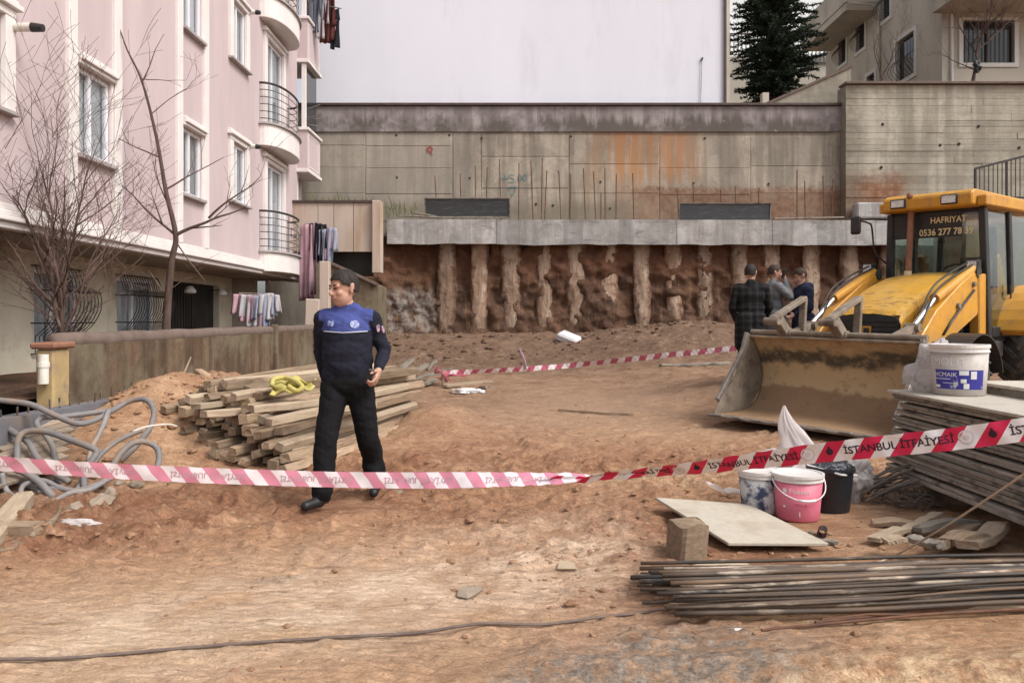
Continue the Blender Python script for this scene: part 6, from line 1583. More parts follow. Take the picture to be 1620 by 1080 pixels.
def body(name, root, prims, mats, voxel=.008, fold=.006, recolor=None, smooth_it=3):
    """prims: ('c', p0, r0, p1, r1, tag) or ('e', c, r, R, tag); one fused mesh, a material per tag"""
    mb = MB()
    for p in prims:
        if p[0] == 'c': capsule(mb, *p[1:5])
        else: ellipsoid(mb, p[1], p[2], p[3])
    me = bpy.data.meshes.new('tmp'); me.from_pydata(mb.v, [], mb.f)
    bm = bmesh.new(); bm.from_mesh(me); bmesh.ops.recalc_face_normals(bm, faces=bm.faces); bm.to_mesh(me); bm.free()
    ob = bpy.data.objects.new('tmp', me); COL.objects.link(ob)
    md = ob.modifiers.new('r', 'REMESH'); md.mode = 'VOXEL'; md.voxel_size = voxel
    md = ob.modifiers.new('s', 'SMOOTH'); md.factor = .5; md.iterations = smooth_it
    bpy.context.view_layer.update(); dg = bpy.context.evaluated_depsgraph_get()
    m2 = bpy.data.meshes.new_from_object(ob.evaluated_get(dg)); m2.name = name
    bpy.data.objects.remove(ob)
    nv = len(m2.vertices); co = np.empty(nv * 3); m2.vertices.foreach_get('co', co); co = co.reshape(-1, 3)
    nr = np.empty(nv * 3); m2.vertex_normals.foreach_get('vector', nr); nr = nr.reshape(-1, 3)
    tags = sorted({p[-1] for p in prims})
    def region(Q):
        best = np.full(len(Q), 1e9); ti = np.zeros(len(Q), int)
        for p in prims:
            d = sd_cone(Q, *p[1:5]) if p[0] == 'c' else sd_ell(Q, p[1], p[2], p[3])
            k = d < best; best[k] = d[k]; ti[k] = tags.index(p[-1])
        return ti
    tv = region(co)
    cloth = np.array([not t.startswith(('skin', 'shoe')) for t in tags])[tv]
    f1 = fbm(co[:, 0] * 6 + co[:, 1] * 5, co[:, 2] * 19 + co[:, 0] * 9, 3, 3) - .5
    f2 = np.abs(fbm(co[:, 0] * 5 - co[:, 1] * 6, co[:, 2] * 9 - co[:, 0] * 5, 3, 8) - .5)
    co = co + nr * (cloth * (f1 * fold * 2.2 + (f2 - .12) * fold * 2.5))[:, None]
    m2.vertices.foreach_set('co', co.ravel()); m2.update()
    npol = len(m2.polygons); ce = np.empty(npol * 3); m2.polygons.foreach_get('center', ce); ce = ce.reshape(-1, 3)
    tf = region(ce); names = list(mats.keys())
    fm = np.array([names.index(tags[t]) for t in tf])
    if recolor: fm = recolor(ce, fm, names)
    m2.materials.clear()
    for k in names: m2.materials.append(MT[mats[k]])
    m2.polygons.foreach_set('material_index', fm.astype(np.int32)); m2.polygons.foreach_set('use_smooth', np.ones(npol, bool)); m2.update()
    o = bpy.data.objects.new(name, m2); COL.objects.link(o); o.parent = root
    return o
def head_prims(c, yaw, pitch=0, roll=0, s=1.0, tag_='skin'):
    """a head whose face looks along -y before it is turned"""
    R = Euler((RAD(pitch), RAD(roll), RAD(yaw))).to_matrix(); c = Vector(c)
    def q(x, y, z): return c + R @ (Vector((x, y, z)) * s)
    pr = [('e', q(0, .012, .025), (.078 * s, .097 * s, .098 * s), R, tag_), ('e', q(0, -.022, -.045), (.064 * s, .074 * s, .078 * s), R, tag_),
          ('e', q(0, -.062, -.088), (.030 * s, .026 * s, .024 * s), R, tag_), ('e', q(0, -.040, -.066), (.052 * s, .045 * s, .045 * s), R, tag_),
          ('c', q(0, -.088, .018), .010 * s, q(0, -.109, -.020), .0155 * s, tag_), ('c', q(-.012, -.092, -.024), .010 * s, q(.012, -.092, -.024), .010 * s, tag_),
          ('c', q(-.045, -.078, .028), .011 * s, q(.045, -.078, .028), .011 * s, tag_),
          ('e', q(-.038, -.06, -.022), (.024 * s, .026 * s, .022 * s), R, tag_), ('e', q(.038, -.06, -.022), (.024 * s, .026 * s, .022 * s), R, tag_)]
    for sg in (-1, 1):
        pr += [('c', q(sg * .078, .012, .028), .013 * s, q(sg * .080, .006, -.028), .010 * s, tag_), ('c', q(sg * .086, .022, .024), .010 * s, q(sg * .086, .020, -.006), .008 * s, tag_)]
    pr += [('c', q(-.018, -.092, -.050), .008 * s, q(.018, -.092, -.050), .008 * s, tag_)]
    return pr, q, R
def hair_mesh(parent, q, R, s, mat, low=-.02, front=.062, name='hair'):
    b = MB(); vs0 = []; nU, nV = 40, 16
    def f(u, v):
        a = u * 2 * math.pi; fr = max(0, -math.sin(a))           # 1 at the face
        sn = math.sin(a); lo = .072 * min(1, max(0, (fr - .55) / .2)) + .028 * min(1, max(0, (fr - .0) / .12)) * (1 - min(1, max(0, (fr - .55) / .2))) * (1 if fr > 0 else 0)
        if sn > -.12: lo = min(lo, .040 - .075 * min(1, max(0, (sn + .12) / .45)))
        if -.5 < sn < -.12: lo = .010 + .02 * min(1, (-sn - .12) / .3)
        lo += .011 * mnoise.noise(Vector((math.cos(a) * 9, math.sin(a) * 9, 3.3)))
        zz = lo + (.135 - lo) * v
        k = math.sqrt(max(0.0, 1 - ((zz - .025) / .112) ** 2)) if zz > .025 else 1 - .10 * ((.025 - zz) / .1)
        bump = 1 + .05 * mnoise.noise(Vector((math.cos(a) * 7, math.sin(a) * 7, v * 6))) + .03 * mnoise.noise(Vector((math.cos(a) * 17, math.sin(a) * 17, v * 9)))
        return tuple(q(.0835 * k * math.cos(a) * bump, .011 + .1025 * k * math.sin(a) * bump, min(zz, .128)))
    b.grid(f, nU, nV); return b.build(name, mat, parent, smooth_=True, fix=False, solid=.006)
def face_bits(parent, q, s, brow='hair_black'):
    for sg in (-1, 1):
        b = MB(); capsule(b, q(sg * .020, -.0915, .0355), .0045 * s, q(sg * .046, -.080, .038), .0035 * s, 8); b.build('eyebrow', brow, parent)
        b = MB(); ellipsoid(b, q(sg * .031, -.0865, .012), (.012 * s, .006 * s, .0055 * s), None, 10); b.build('eye', 'eye_dark', parent, smooth_=True)
    b = MB(); capsule(b, q(-.020, -.0975, -.051), .0042 * s, q(.020, -.0975, -.051), .0042 * s, 8); b.build('mouth', 'lips', parent)
def hand_prims(w, d, palm_n, s=1.0, curl=1.2, tag_='skin', thumb=1):
    """hand from wrist w along d; palm_n = palm normal; fingers curl towards it"""
    w = Vector(w); d = Vector(d).normalized(); n = Vector(palm_n); n = (n - d * n.dot(d)).normalized(); t = d.cross(n)
    pr = [('c', w, .026 * s, w + d * .045 * s + t * .012 * s, .022 * s, tag_), ('c', w + d * .03 * s + t * .022 * s, .017 * s, w + d * .085 * s + t * .028 * s, .015 * s, tag_), ('c', w + d * .03 * s - t * .018 * s, .017 * s, w + d * .08 * s - t * .028 * s, .014 * s, tag_), ('c', w + d * .035 * s, .02 * s, w + d * .085 * s, .016 * s, tag_)]
    for k, (off, L) in enumerate(((.030, .072), (.010, .08), (-.011, .074), (-.031, .058))):
        p = w + d * .088 * s + t * off * s * thumb; dd = d.copy(); r = .0092 * s
        for j, fr in enumerate((.42, .33, .25)):
            ang = curl * (.35 + .35 * j); dd = (d * math.cos(ang * (1 + .35 * j)) + n * math.sin(ang * (1 + .35 * j))).normalized()
            p2 = p + dd * L * fr * s; pr.append(('c', p, r, p2, r * .92, tag_)); p = p2; r *= .92
    p = w + d * .025 * s + t * .03 * s * thumb; p2 = p + (d * .6 + t * .75 * thumb + n * .35).normalized() * .042 * s; p3 = p2 + (d * .75 + n * .6 + t * .1 * thumb).normalized() * .035 * s
    pr += [('c', p, .0135 * s, p2, .011 * s, tag_), ('c', p2, .0108 * s, p3, .009 * s, tag_)]
    return pr
def V(*a): return Vector(a)

# ---- the officer
OF = thing('person', (-1.27, 6.1, .028), label='stout officer in a blue-yoked navy uniform walking forward, looking to his right', cat='person')
g0 = gz(-1.27, 6.1)
pr = []
def leg(h, k, a, toe, tg='trousers', r=(.112, .088, .078, .082), sh='shoe'):
    pr.append(('c', h, r[0], k, r[1], tg)); pr.append(('c', k, r[1], V(*a) + V(0, 0, .03), r[3], tg))
    m = (V(*k) + V(*a)) / 2; pr.append(('c', m + V(0, .012, .06), r[2] * 1.12, m + V(0, 0, -.08), r[2] * 1.02, tg))
    A = V(*a); T = V(*toe); pr.append(('c', A + V(0, 0, .015), .05, A + (T - A) * .15 + V(0, 0, -.04), .042, sh)); pr.append(('c', A + (A - T).normalized() * .045 + V(0, 0, -.048), .036, T, .037, sh)); pr.append(('c', A + (T - A) * .3 + V(0, 0, -.028), .043, T + V(0, 0, .004), .036, sh))
leg((-.095, 0, .90), (-.135, -.13, .50), (-.155, -.17, .095), (-.245, -.30, .04))
leg((.095, 0, .90), (.145, .05, .50), (.175, .29, .115), (.175, .15, .04))
pr += [('e', V(0, .0, .93), (.185, .135, .12), None, 'trousers'), ('c', V(-.06, .03, .86), .11, V(.06, .03, .86), .11, 'trousers'),
       ('e', V(0, -.01, 1.06), (.188, .145, .15), None, 'shirt'), ('e', V(0, -.012, 1.16), (.188, .148, .19), None, 'shirt'), ('e', V(0, -.008, 1.27), (.190, .138, .19), None, 'shirt'), ('e', V(0, 0, 1.35), (.195, .13, .13), None, 'shirt'), ('c', V(-.082, -.01, 1.0), .112, V(-.09, 0, 1.33), .108, 'shirt'), ('c', V(.082, -.01, 1.0), .112, V(.09, 0, 1.33), .108, 'shirt'),
       ('c', V(-.155, .0, 1.425), .075, V(.155, .0, 1.425), .075, 'shirt'), ('c', V(-.06, .0, 1.48), .06, V(.06, .0, 1.48), .06, 'shirt'),
       ('c', V(0, .015, 1.46), .066, V(-.012, -.005, 1.54), .060, 'skin'), ('c', V(0, .012, 1.47), .076, V(-.004, .006, 1.50), .070, 'shirt')]
# his left arm (picture right), forearm brought forward
pr += [('c', V(.195, .0, 1.415), .068, V(.275, .05, 1.16), .055, 'sleeve'), ('c', V(.275, .05, 1.16), .055, V(.258, -.105, 1.045), .040, 'sleeve')]
pr += hand_prims(V(.258, -.125, 1.03), V(-.10, -.55, -.75), V(-.9, -.1, .1), 1.08, 1.25, thumb=-1)
# his right arm, swung back beside the body
pr += [('c', V(-.195, .0, 1.415), .070, V(-.225, .08, 1.15), .055, 'sleeve'), ('c', V(-.225, .08, 1.15), .055, V(-.19, .12, .93), .040, 'sleeve')]
pr += hand_prims(V(-.19, .12, .92), V(.05, -.05, -1), V(.9, -.1, 0), 1.05, .6, thumb=1)
hp_, q, R = head_prims(V(-.022, -.028, 1.648), -46, 10, 0, 1.12)
pr += hp_ + [('e', q(0, -.03, -.085), (.055, .06, .04), R, 'skin')]
def rec(ce, fm, names):
    sh = names.index('shirt'); sl_ = names.index('sleeve'); yk = names.index('yoke')
    k = (fm == sh) & (ce[:, 2] > 1.315 + .06 * np.abs(ce[:, 0])) & (np.abs(ce[:, 0]) < .20)
    fm = fm.copy(); fm[k] = yk; k2 = (fm == sl_) & (np.abs(ce[:, 0]) < .205) & (ce[:, 2] > 1.40); fm[k2] = yk
    return fm
ob = body('body', OF, pr, {'shirt': 'cloth_navy', 'yoke': 'cloth_blue', 'sleeve': 'cloth_navy', 'trousers': 'cloth_black', 'skin': 'skin', 'shoe': 'shoe_black'}, .0072, .0075, rec)
def local(o): o_ = o; return o_
def child_local(mb, name, mat, root, **kw):
    M_ = wmat(root); mb.v = [tuple(M_ @ Vector(p)) for p in mb.v]; return mb.build(name, mat, root, **kw)
_q0 = q; MO = wmat(OF)
hair_mesh(OF, lambda x, y, z: MO @ _q0(x, y, z), R, 1.12, 'hair_black'); face_bits(OF, lambda x, y, z: MO @ _q0(x, y, z), 1.12)
bv = BVHTree.FromPolygons([v.co.copy() for v in ob.data.vertices], [tuple(p.vertices) for p in ob.data.polygons])
def hit(x, z, d=(0, 1, 0), o_y=-1.0):
    r = bv.ray_cast(Vector((x, o_y, z)), Vector(d)); return r[0], r[1]
pts = []
for k in range(25):
    x = -.168 + .336 * k / 24; h_, n_ = hit(x, 1.315 + .06 * abs(x) - .004)
    if h_ is not None: pts.append(h_ + n_ * .001)
b = MB(); b.tube(pts, .0042, 6); child_local(b, 'piping', 'piping_grey', OF, smooth_=True)
def badge(x, z, rx, rz, mat, name, d=(0, 1, 0), o_=None):
    o_ = o_ or Vector((x, -1, z)); r = bv.ray_cast(o_, Vector(d).normalized())
    if r[0] is None: return
    n = r[1]; t = Vector((0, 0, 1)).cross(n).normalized(); u = n.cross(t); b = MB(); m = 18
    b.add([r[0] + n * .005 + t * rx * math.cos(k * 6.2832 / m) + u * rz * math.sin(k * 6.2832 / m) for k in range(m)] + [r[0] - n * .01 + t * rx * math.cos(k * 6.2832 / m) + u * rz * math.sin(k * 6.2832 / m) for k in range(m)], [tuple(range(m))] + [(k, (k + 1) % m, m + (k + 1) % m, m + k) for k in range(m)])
    child_local(b, name, mat, OF, fix=False)
badge(.083, 1.375, .030, .030, 'badge_white', 'chest_badge'); badge(.062, 1.375, .016, .026, 'badge_white', 'chest_badge'); badge(-.118, 1.38, .012, .022, 'badge_white', 'chest_badge'); badge(-.092, 1.38, .012, .022, 'badge_white', 'chest_badge')
badge(.0, 0, .014, .030, 'badge_red', 'sleeve_badge', (-.2, 1, 0), Vector((.235 + .2, -1, 1.345))); badge(.0, 0, .014, .030, 'badge_red', 'sleeve_badge', (-.5, .9, 0), Vector((.265 + .5, -.9, 1.335)))
b = MB(); b.tube([V(-.045, -.13, 1.445), V(-.012, -.150, 1.415), V(.03, -.125, 1.45)], .012, 6); 
b = MB(); b.box(V(.205, -.205, .985), (.05, .028, .125), (.3, .35, .2)); b.v = [tuple(MO @ Vector(p)) for p in b.v]
rd = b.build('handheld_radio', 'black_plastic', label='small dark radio held in the officer\'s left hand', cat='radio', bevel=.006)

# ---- the three men beyond the bucket
def man(loc, rz, label, mats, prims_fn, hair, voxel=.011, fold=.007, rec=None, s=1.0):
    t = thing('person', loc, rz, label, 'person')
    t.scale = (s, s, s)
    prl, q_, R_ = prims_fn(); o = body('body', t, prl, mats, voxel, fold, rec)
    M_ = wmat(t); hair_mesh(t, lambda x, y, z: M_ @ q_(x, y, z), R_, 1, hair); face_bits(t, lambda x, y, z: M_ @ q_(x, y, z), 1, hair)
    return t
def basic(top='coat', bottom='trousers', wide=1.0, hem=.0, hyaw=0, hpitch=0, lean=0.0, arms=None, hood=False, neck='skin', hroll=0):
    def fn():
        global pr
        pr = []
        leg((-.09, 0, .90), (-.10, -.02, .50), (-.11, .0, .095), (-.13, -.15, .04), bottom); leg((.09, 0, .90), (.10, -.01, .50), (.11, .02, .095), (.14, -.13, .04), bottom)
        w = wide
        pr.extend([('e', V(0, 0, .94), (.175 * w, .125, .13), None, bottom if hem == 0 else top), ('e', V(0, -.01 + lean * .3, 1.13), (.182 * w, .128, .17), None, top), ('e', V(0, lean * .6, 1.31), (.195 * w, .125, .16), None, top),
                   ('c', V(-.16 * w, lean * .8, 1.425), .072, V(.16 * w, lean * .8, 1.425), .072, top), ('c', V(0, lean, 1.44), .07, V(0, lean * 1.2 - .01, 1.53), .058, neck), ('c', V(0, lean + .01, 1.45), .085, V(0, lean + .005, 1.49), .078, top)])
        if hem: pr.extend([('c', V(-.06, 0, .95), .155 * w, V(-.065, 0, .90 - hem), .16 * w, top), ('c', V(.06, 0, .95), .155 * w, V(.065, 0, .90 - hem), .16 * w, top)])
        if hood: pr.extend([('e', V(0, lean + .10, 1.47), (.125, .075, .085), None, top), ('c', V(-.08, lean + .03, 1.49), .045, V(.08, lean + .03, 1.49), .045, top)])
        for A in (arms or []): 
            pr.append(('c', V(*A[0]), .068, V(*A[1]), .054, A[3] if len(A) > 3 else top)); pr.append(('c', V(*A[1]), .054, V(*A[2]), .04, A[3] if len(A) > 3 else top))
            d = V(*A[2]) - V(*A[1]); pr.extend(hand_prims(V(*A[2]) + d.normalized() * .01, d, V(0, -1, .2), 1.05, .9, thumb=1))
        h_, q_, R_ = head_prims(V(0, lean * 1.3 - .02, 1.645), hyaw, hpitch, hroll, 1.0); pr.extend(h_)
        return pr, q_, R_
    return fn
s = NB('coat_plaid'); o_ = s.obj(); xx, yy, zz = s.sep(o_)[0], s.sep(o_)[1], s.sep(o_)[2]
ck = s.math('ADD', s.math('GREATER_THAN', s.math('SINE', s.math('MULTIPLY', xx, 62.0)), .35), s.math('GREATER_THAN', s.math('SINE', s.math('MULTIPLY', zz, 62.0)), .35))
s.done(s.mix(s.math('MULTIPLY', ck, .5), (.013, .013, .014), (.033, .032, .031)), .95, 0, .1)
YP = 12.0
def pl(px, Y): x = (px - 810) / F * Y; return (x, Y, gz(x, Y))
man(pl(1188, 11.85), RAD(172), 'man in a long dark plaid coat seen from behind, beyond the bucket', {'coat': 'coat_plaid', 'trousers': 'cloth_black', 'skin': 'skin', 'shoe': 'shoe_black'},
    basic('coat', wide=1.1, hem=.28, hyaw=-25, arms=[((-.20, 0, 1.41), (-.27, -.02, 1.14), (-.21, -.14, .95)), ((.20, 0, 1.41), (.27, -.02, 1.14), (.2, -.14, .96))]), 'hair_black', s=1.02)
man(pl(1224, 12.5), RAD(100), 'man in a grey jacket holding a phone to his ear, between the two other men', {'coat': 'cloth_grey', 'vest': 'cloth_darkblue', 'trousers': 'cloth_black', 'skin': 'skin', 'shoe': 'shoe_black'},
    basic('coat', wide=1.0, hem=.08, hyaw=-12, hpitch=4, arms=[((-.19, 0, 1.41), (-.27, -.14, 1.25), (-.12, -.13, 1.52)), ((.19, 0, 1.41), (.25, .04, 1.14), (.22, -.10, .95))]), 'hair_brown', s=1.0)
man(pl(1272, 12.3), RAD(-85), 'man in a navy hooded jacket with bowed head, nearest the machine', {'coat': 'cloth_darkblue', 'trousers': 'cloth_black', 'skin': 'skin', 'shoe': 'shoe_black'},
    basic('coat', wide=1.02, hem=.06, hyaw=0, hpitch=26, lean=-.03, hood=True, arms=[((-.19, 0, 1.41), (-.25, -.02, 1.14), (-.18, -.2, 1.05)), ((.19, 0, 1.41), (.25, -.02, 1.14), (.16, -.2, 1.05))]), 'hair_brown', s=.985)
x_, y_, z_ = pl(1224, 12.5); b = MB(); b.box((x_ + .12, y_ - .11, z_ + 1.63), (.02, .075, .145), (0, .2, .3)); b.build('phone', 'black_plastic', label='phone held to the ear of the man in the grey jacket', cat='phone', bevel=.006)
# ------------------------------------------------------------------ barrier tape
def ribbon(name, ctrl, width, mats, label, twist, n=260, extra=None):
    """ctrl: (px, py, Y); twist: list of (px, degrees); front sheet and back sheet 0.6 mm apart"""
    pts3 = [P(*c) for c in ctrl]; pl_ = spline(pts3, 24); pxs = [810 + F * p.x / p.y for p in pl_]
    s_ = [0]
    for a, c in zip(pl_[:-1], pl_[1:]): s_.append(s_[-1] + (c - a).length)
    tx, ty = [t[0] for t in twist], [t[1] for t in twist]
    fr = []
    for i, p in enumerate(pl_):
        t = (pl_[min(i + 1, len(pl_) - 1)] - pl_[max(i - 1, 0)]).normalized(); up = V(0, 0, 1); up = (up - t * up.dot(t)).normalized(); nn_ = t.cross(up)
        a = RAD(float(np.interp(pxs[i], tx, ty))); fr.append((up * math.cos(a) + nn_ * math.sin(a), nn_ * math.cos(a) - up * math.sin(a)))
    T = thing(name, (pl_[len(pl_) // 2].x, pl_[len(pl_) // 2].y, 0), label=label, cat='tape')
    S = np.array(s_)
    def at(s0, v, off=0.0):
        i = int(np.clip(np.searchsorted(S, s0) - 1, 0, len(S) - 2)); f_ = (s0 - S[i]) / (S[i + 1] - S[i])
        c = pl_[i].lerp(pl_[i + 1], f_); u = fr[i][0].lerp(fr[i + 1][0], f_).normalized(); n0 = fr[i][1].lerp(fr[i + 1][1], f_).normalized()
        w = width * (v - .5); crease = .004 * math.sin(s0 * 31) * math.sin(v * 3.1) + .0025 * math.sin(s0 * 77 + v * 4)
        return c + u * w + n0 * (off + crease)
    L = S[-1]; m = int(L / .012); rows = 4
    for k, off in ((0, .0004), (1, -.0004)):
        me = bpy.data.meshes.new('tape_sheet'); vs0 = []; uvs = []
        for i in range(m + 1):
            for j in range(rows + 1): vs0.append(at(L * i / m, j / rows, off)); uvs.append((L * i / m, j / rows))
        fs = []
        for i in range(m):
            for j in range(rows):
                q = (i * (rows + 1) + j, (i + 1) * (rows + 1) + j, (i + 1) * (rows + 1) + j + 1, i * (rows + 1) + j + 1); fs.append(q)
        Mi = wmat(T).inverted(); me.from_pydata([tuple(Mi @ p) for p in vs0], [], fs); ul = me.uv_layers.new(name='UVMap')
        for lp in me.loops: ul.data[lp.index].uv = uvs[lp.vertex_index]
        me.materials.append(MT[mats[k]]); me.polygons.foreach_set('use_smooth', [True] * len(me.polygons)); o = bpy.data.objects.new(('tape_front', 'tape_back')[k], me); COL.objects.link(o); o.parent = T
    return T, at, S, pxs
tc = [(-700, 655, 3.25), (-350, 692, 3.32), (-90, 722, 3.34), (0, 733, 3.32), (240, 748, 3.40), (480, 757, 3.45), (640, 759.5, 3.38), (800, 758, 3.22), (900, 756, 3.10), (1000, 749, 2.98), (1100, 740, 2.85), (1300, 716, 2.6), (1500, 695, 2.4), (1620, 679, 2.3), (1720, 666, 2.22), (2050, 625, 2.0), (2500, 565, 1.75)]
TP, tat, tS, tpx = ribbon('barrier_tape', tc, .068, ('tape_front', 'tape_back'), 'red and white barrier tape with black lettering stretched across the foreground',
    [(-100, 200), (100, 195), (300, 184), (520, 178), (650, 168), (740, 150), (840, 128), (905, 116), (950, 64), (1040, 52), (1120, 42), (1250, 22), (1400, 6), (1720, 0)])
def s_at(px): return float(np.interp(px, tpx, tS))
def tape_text(txt, size, s0, length, v0, mat, name, off):
    v, f = text_mesh(txt, size, .02); x0 = min(p[0] for p in v); x1 = max(p[0] for p in v); b = MB()
    b.add([tat(s0 + (p[0] - x0) / (x1 - x0) * length, v0 + p[1] / .068, off) for p in v], f); b.build(name, mat, TP, fix=False)
def tape_disc(s0, r, mat, name, off, ring=False):
    b = MB(); m = 20; c = [tat(s0 + r * math.cos(k * 6.2832 / m), .5 + r * math.sin(k * 6.2832 / m) / .068, off) for k in range(m)]
    if ring:
        c2 = [tat(s0 + r * .78 * math.cos(k * 6.2832 / m), .5 + r * .78 * math.sin(k * 6.2832 / m) / .068, off) for k in range(m)]; b.add(c + c2, [(k, (k + 1) % m, m + (k + 1) % m, m + k) for k in range(m)])
        c3 = [tat(s0 + r * .4 * math.cos(k * 6.2832 / m), .5 + r * .4 * math.sin(k * 6.2832 / m) / .068, off) for k in range(m)]; b.add(c3, [tuple(range(m))])
    else:
        b.add(c, [tuple(range(m))]); t_ = [tat(s0 - r * .5, .5 + r / .068 * .7, off * 1.2), tat(s0 + r * .5, .5 + r / .068 * .7, off * 1.2), tat(s0 + r * .2, .5 + r / .068 * 1.7, off * 1.2), tat(s0 - r * .3, .5 + r / .068 * 1.6, off * 1.2)]; b.add(t_, [(0, 1, 2, 3)])
    b.build(name, mat, TP, fix=False)
for _m in ('tape_front', 'tape_back'):
    _per = (s_at(1598) - s_at(1335)) / 4; _se = s_at(1335) - .045 - .0275
    MT[_m].node_tree.nodes['period'].inputs[1].default_value = _per; MT[_m].node_tree.nodes['phase'].inputs[1].default_value = (.25 - _se / _per) % 1.0
s1 = s_at(1335); s2 = s_at(1510); Lt = s2 - s1; per = s_at(1598) - s1
for k in range(-12, 5):
    st = s1 + k * per
    if st < .2 or st + Lt > tS[-1] - .02: continue
    LL = min(Lt, tS[-1] - .02 - st)
    if True:
        tape_text('İSTANBUL İTFAİYESİ', .034, st, LL, .34, 'tape_ink', 'tape_lettering', .0012); tape_text('İSTANBUL İTFAİYESİ', .034, st, LL, .34, 'tape_ink_faint', 'tape_show_through', -.0012)
    tape_disc(st - .045, .011, 'tape_ink', 'tape_emblem', .0012); tape_disc(st - .115, .022, 'tape_ink_grey', 'tape_seal', .0012, True)
# the folded-over lower half beside the twist
b = MB(); sa, sb2 = s_at(845), s_at(1030); mm_ = 90; vsF = []; uvF = []
for i in range(mm_ + 1):
    ss = sa + (sb2 - sa) * i / mm_; c_ = tat(ss, .5, 0); t_ = min(1, min(i, mm_ - i) / 22); hw = .0135 * t_ ** .7
    for j in (-1, 1): vsF.append(c_ + V(0, -.006 - .004 * j, hw * j - .004)); uvF.append((ss, .5 + .3 * j))
Mi = wmat(TP).inverted(); meF = bpy.data.meshes.new('tape_fold'); meF.from_pydata([tuple(Mi @ p) for p in vsF], [], [(2 * i, 2 * i + 2, 2 * i + 3, 2 * i + 1) for i in range(mm_)]); ulF = meF.uv_layers.new(name='UVMap')
for lp in meF.loops: ulF.data[lp.index].uv = uvF[lp.vertex_index]
meF.materials.append(MT['tape_front']); oF = bpy.data.objects.new('tape_fold', meF); COL.objects.link(oF); oF.parent = TP
# far tape with its knot and hanging end
FT, fat, _, _ = ribbon('barrier_tape', [(698, 590, 14.6), (740, 588, 14.7), (800, 585, 14.9), (880, 580, 15.0), (970, 571, 14.6), (1060, 561, 14.2), (1150, 552, 13.8), (1185, 548, 13.6)], .095, ('tape_far', 'tape_far'), 'twisted red and white tape strung across the far ground towards the bucket',
    [(690, -30), (760, 40), (820, 20), (880, -25), (940, 35), (1010, 10), (1190, -15)])
b = MB()
for k in range(5):
    a = P(700 + random.uniform(-6, 10), 588 + random.uniform(-8, 8), 14.55); b.tube(spline([a, a + V(random.uniform(-.25, .3), random.uniform(-.1, .1), random.uniform(-.12, .14)), a + V(random.uniform(-.35, .4), random.uniform(-.1, .1), random.uniform(-.2, .1))], 4), .016, 4)
b.build('tape_knot', 'tape_far', FT, fix=False)
b = MB(); b.tube(spline([P(822, 552, 15.2), P(826, 560, 15.0), P(830, 572, 14.95), P(832, 584, 14.95)], 5), .022, 5); b.build('hanging_tape', 'laundry_mauve', label='short end of tape hanging on a peg in the middle of the far tape', cat='tape')
b = MB(); b.tube([P(702, 610, 14.5), P(700, 586, 14.55)], .03, 6); b.build('stake', 'timber', label='short wooden stake holding the knot of the far tape', cat='stake')

# ------------------------------------------------------------------ bare trees behind the garden wall
def bare_tree(base, seed, lab, limbs, trunk=None, depth=4, r_tr=.06, rtwig=1.0):
    rr = random.Random(seed); T = thing('bare_tree', base, label=lab, cat='tree')
    def grow(mb, p, d, L, r, lev):
        n = max(3, int(L / .12)); pts = [p.copy()]; rs = [r]; q = p.copy(); dd = d.normalized(); kids = []
        for i in range(n):
            dd = (dd + V(rr.uniform(-1, 1), rr.uniform(-1, 1), rr.uniform(-.7, .9)) * .13).normalized(); q = q + dd * (L / n); pts.append(q.copy()); rs.append(max(.0022, r * (1 - .72 * (i + 1) / n)))
            if lev > 0 and i >= 1 and rr.random() < .62: kids.append((q.copy(), dd.copy(), rs[-1]))
        mb.tube(pts, rs, 6 if r > .012 else 4, caps=False)
        for (kp, kd, kr) in kids:
            side = V(rr.uniform(-1, 1), rr.uniform(-.8, .8), rr.uniform(-.25, .8)).normalized(); nd = (kd * .75 + side * .85).normalized(); grow(mb, kp, nd, L * rr.uniform(.38, .68), kr * .68, lev - 1)
    if trunk:
        b = MB(); tp = spline(trunk, 6); b.tube(tp, [r_tr * max(.10, 1.15 - 1.1 * (k / len(tp)) ** .8) for k in range(len(tp))], 10); b.build('trunk', 'bark', T, smooth_=True)
    for (p, d, L, r, lv) in limbs:
        b = MB(); grow(b, V(*p), V(*d), L, r, lv); b.build('limb', 'bark_twig' if r < .02 else 'bark', T, fix=False)
    return T
# slim tree in front of the second window column
Yt = 12.0
tb = P(262, 540, Yt)
fork = P(278, 372, Yt)
top = [fork, P(262, 300, Yt), P(248, 220, Yt), P(225, 130, Yt), P(196, 66, Yt), P(172, -20, Yt)]
bare_tree((tb.x, tb.y, .5), 3, 'slim bare tree with a forked crown behind the middle of the garden wall',
    [(fork, P(330, 345, Yt) - fork, 1.1, .028, 3), (P(330, 345, Yt), P(385, 280, Yt) - P(330, 345, Yt), 1.0, .02, 3), (fork, P(215, 330, Yt) - fork, 1.1, .022, 3), (P(262, 300, Yt), P(330, 265, Yt) - P(262, 300, Yt), 1.0, .016, 2), (P(255, 250, Yt), P(180, 215, Yt) - P(255, 250, Yt), .9, .014, 2),
     (P(240, 180, Yt), P(300, 125, Yt) - P(240, 180, Yt), .8, .012, 2), (P(225, 130, Yt), P(262, 60, Yt) - P(225, 130, Yt), .8, .011, 2), (P(222, 125, Yt), P(280, 130, Yt) - P(222, 125, Yt), .7, .010, 2), (P(262, 465, Yt), P(235, 440, Yt) - P(262, 465, Yt), .45, .014, 2), (P(263, 462, Yt), P(290, 440, Yt) - P(263, 462, Yt), .45, .012, 2), (P(280, 385, Yt), P(310, 425, Yt) - P(280, 385, Yt), .7, .013, 2), (P(270, 330, Yt), P(230, 250, Yt) - P(270, 330, Yt), .9, .014, 3)],
    [tb, P(266, 470, Yt), P(272, 410, Yt)] + top, 4, .058)
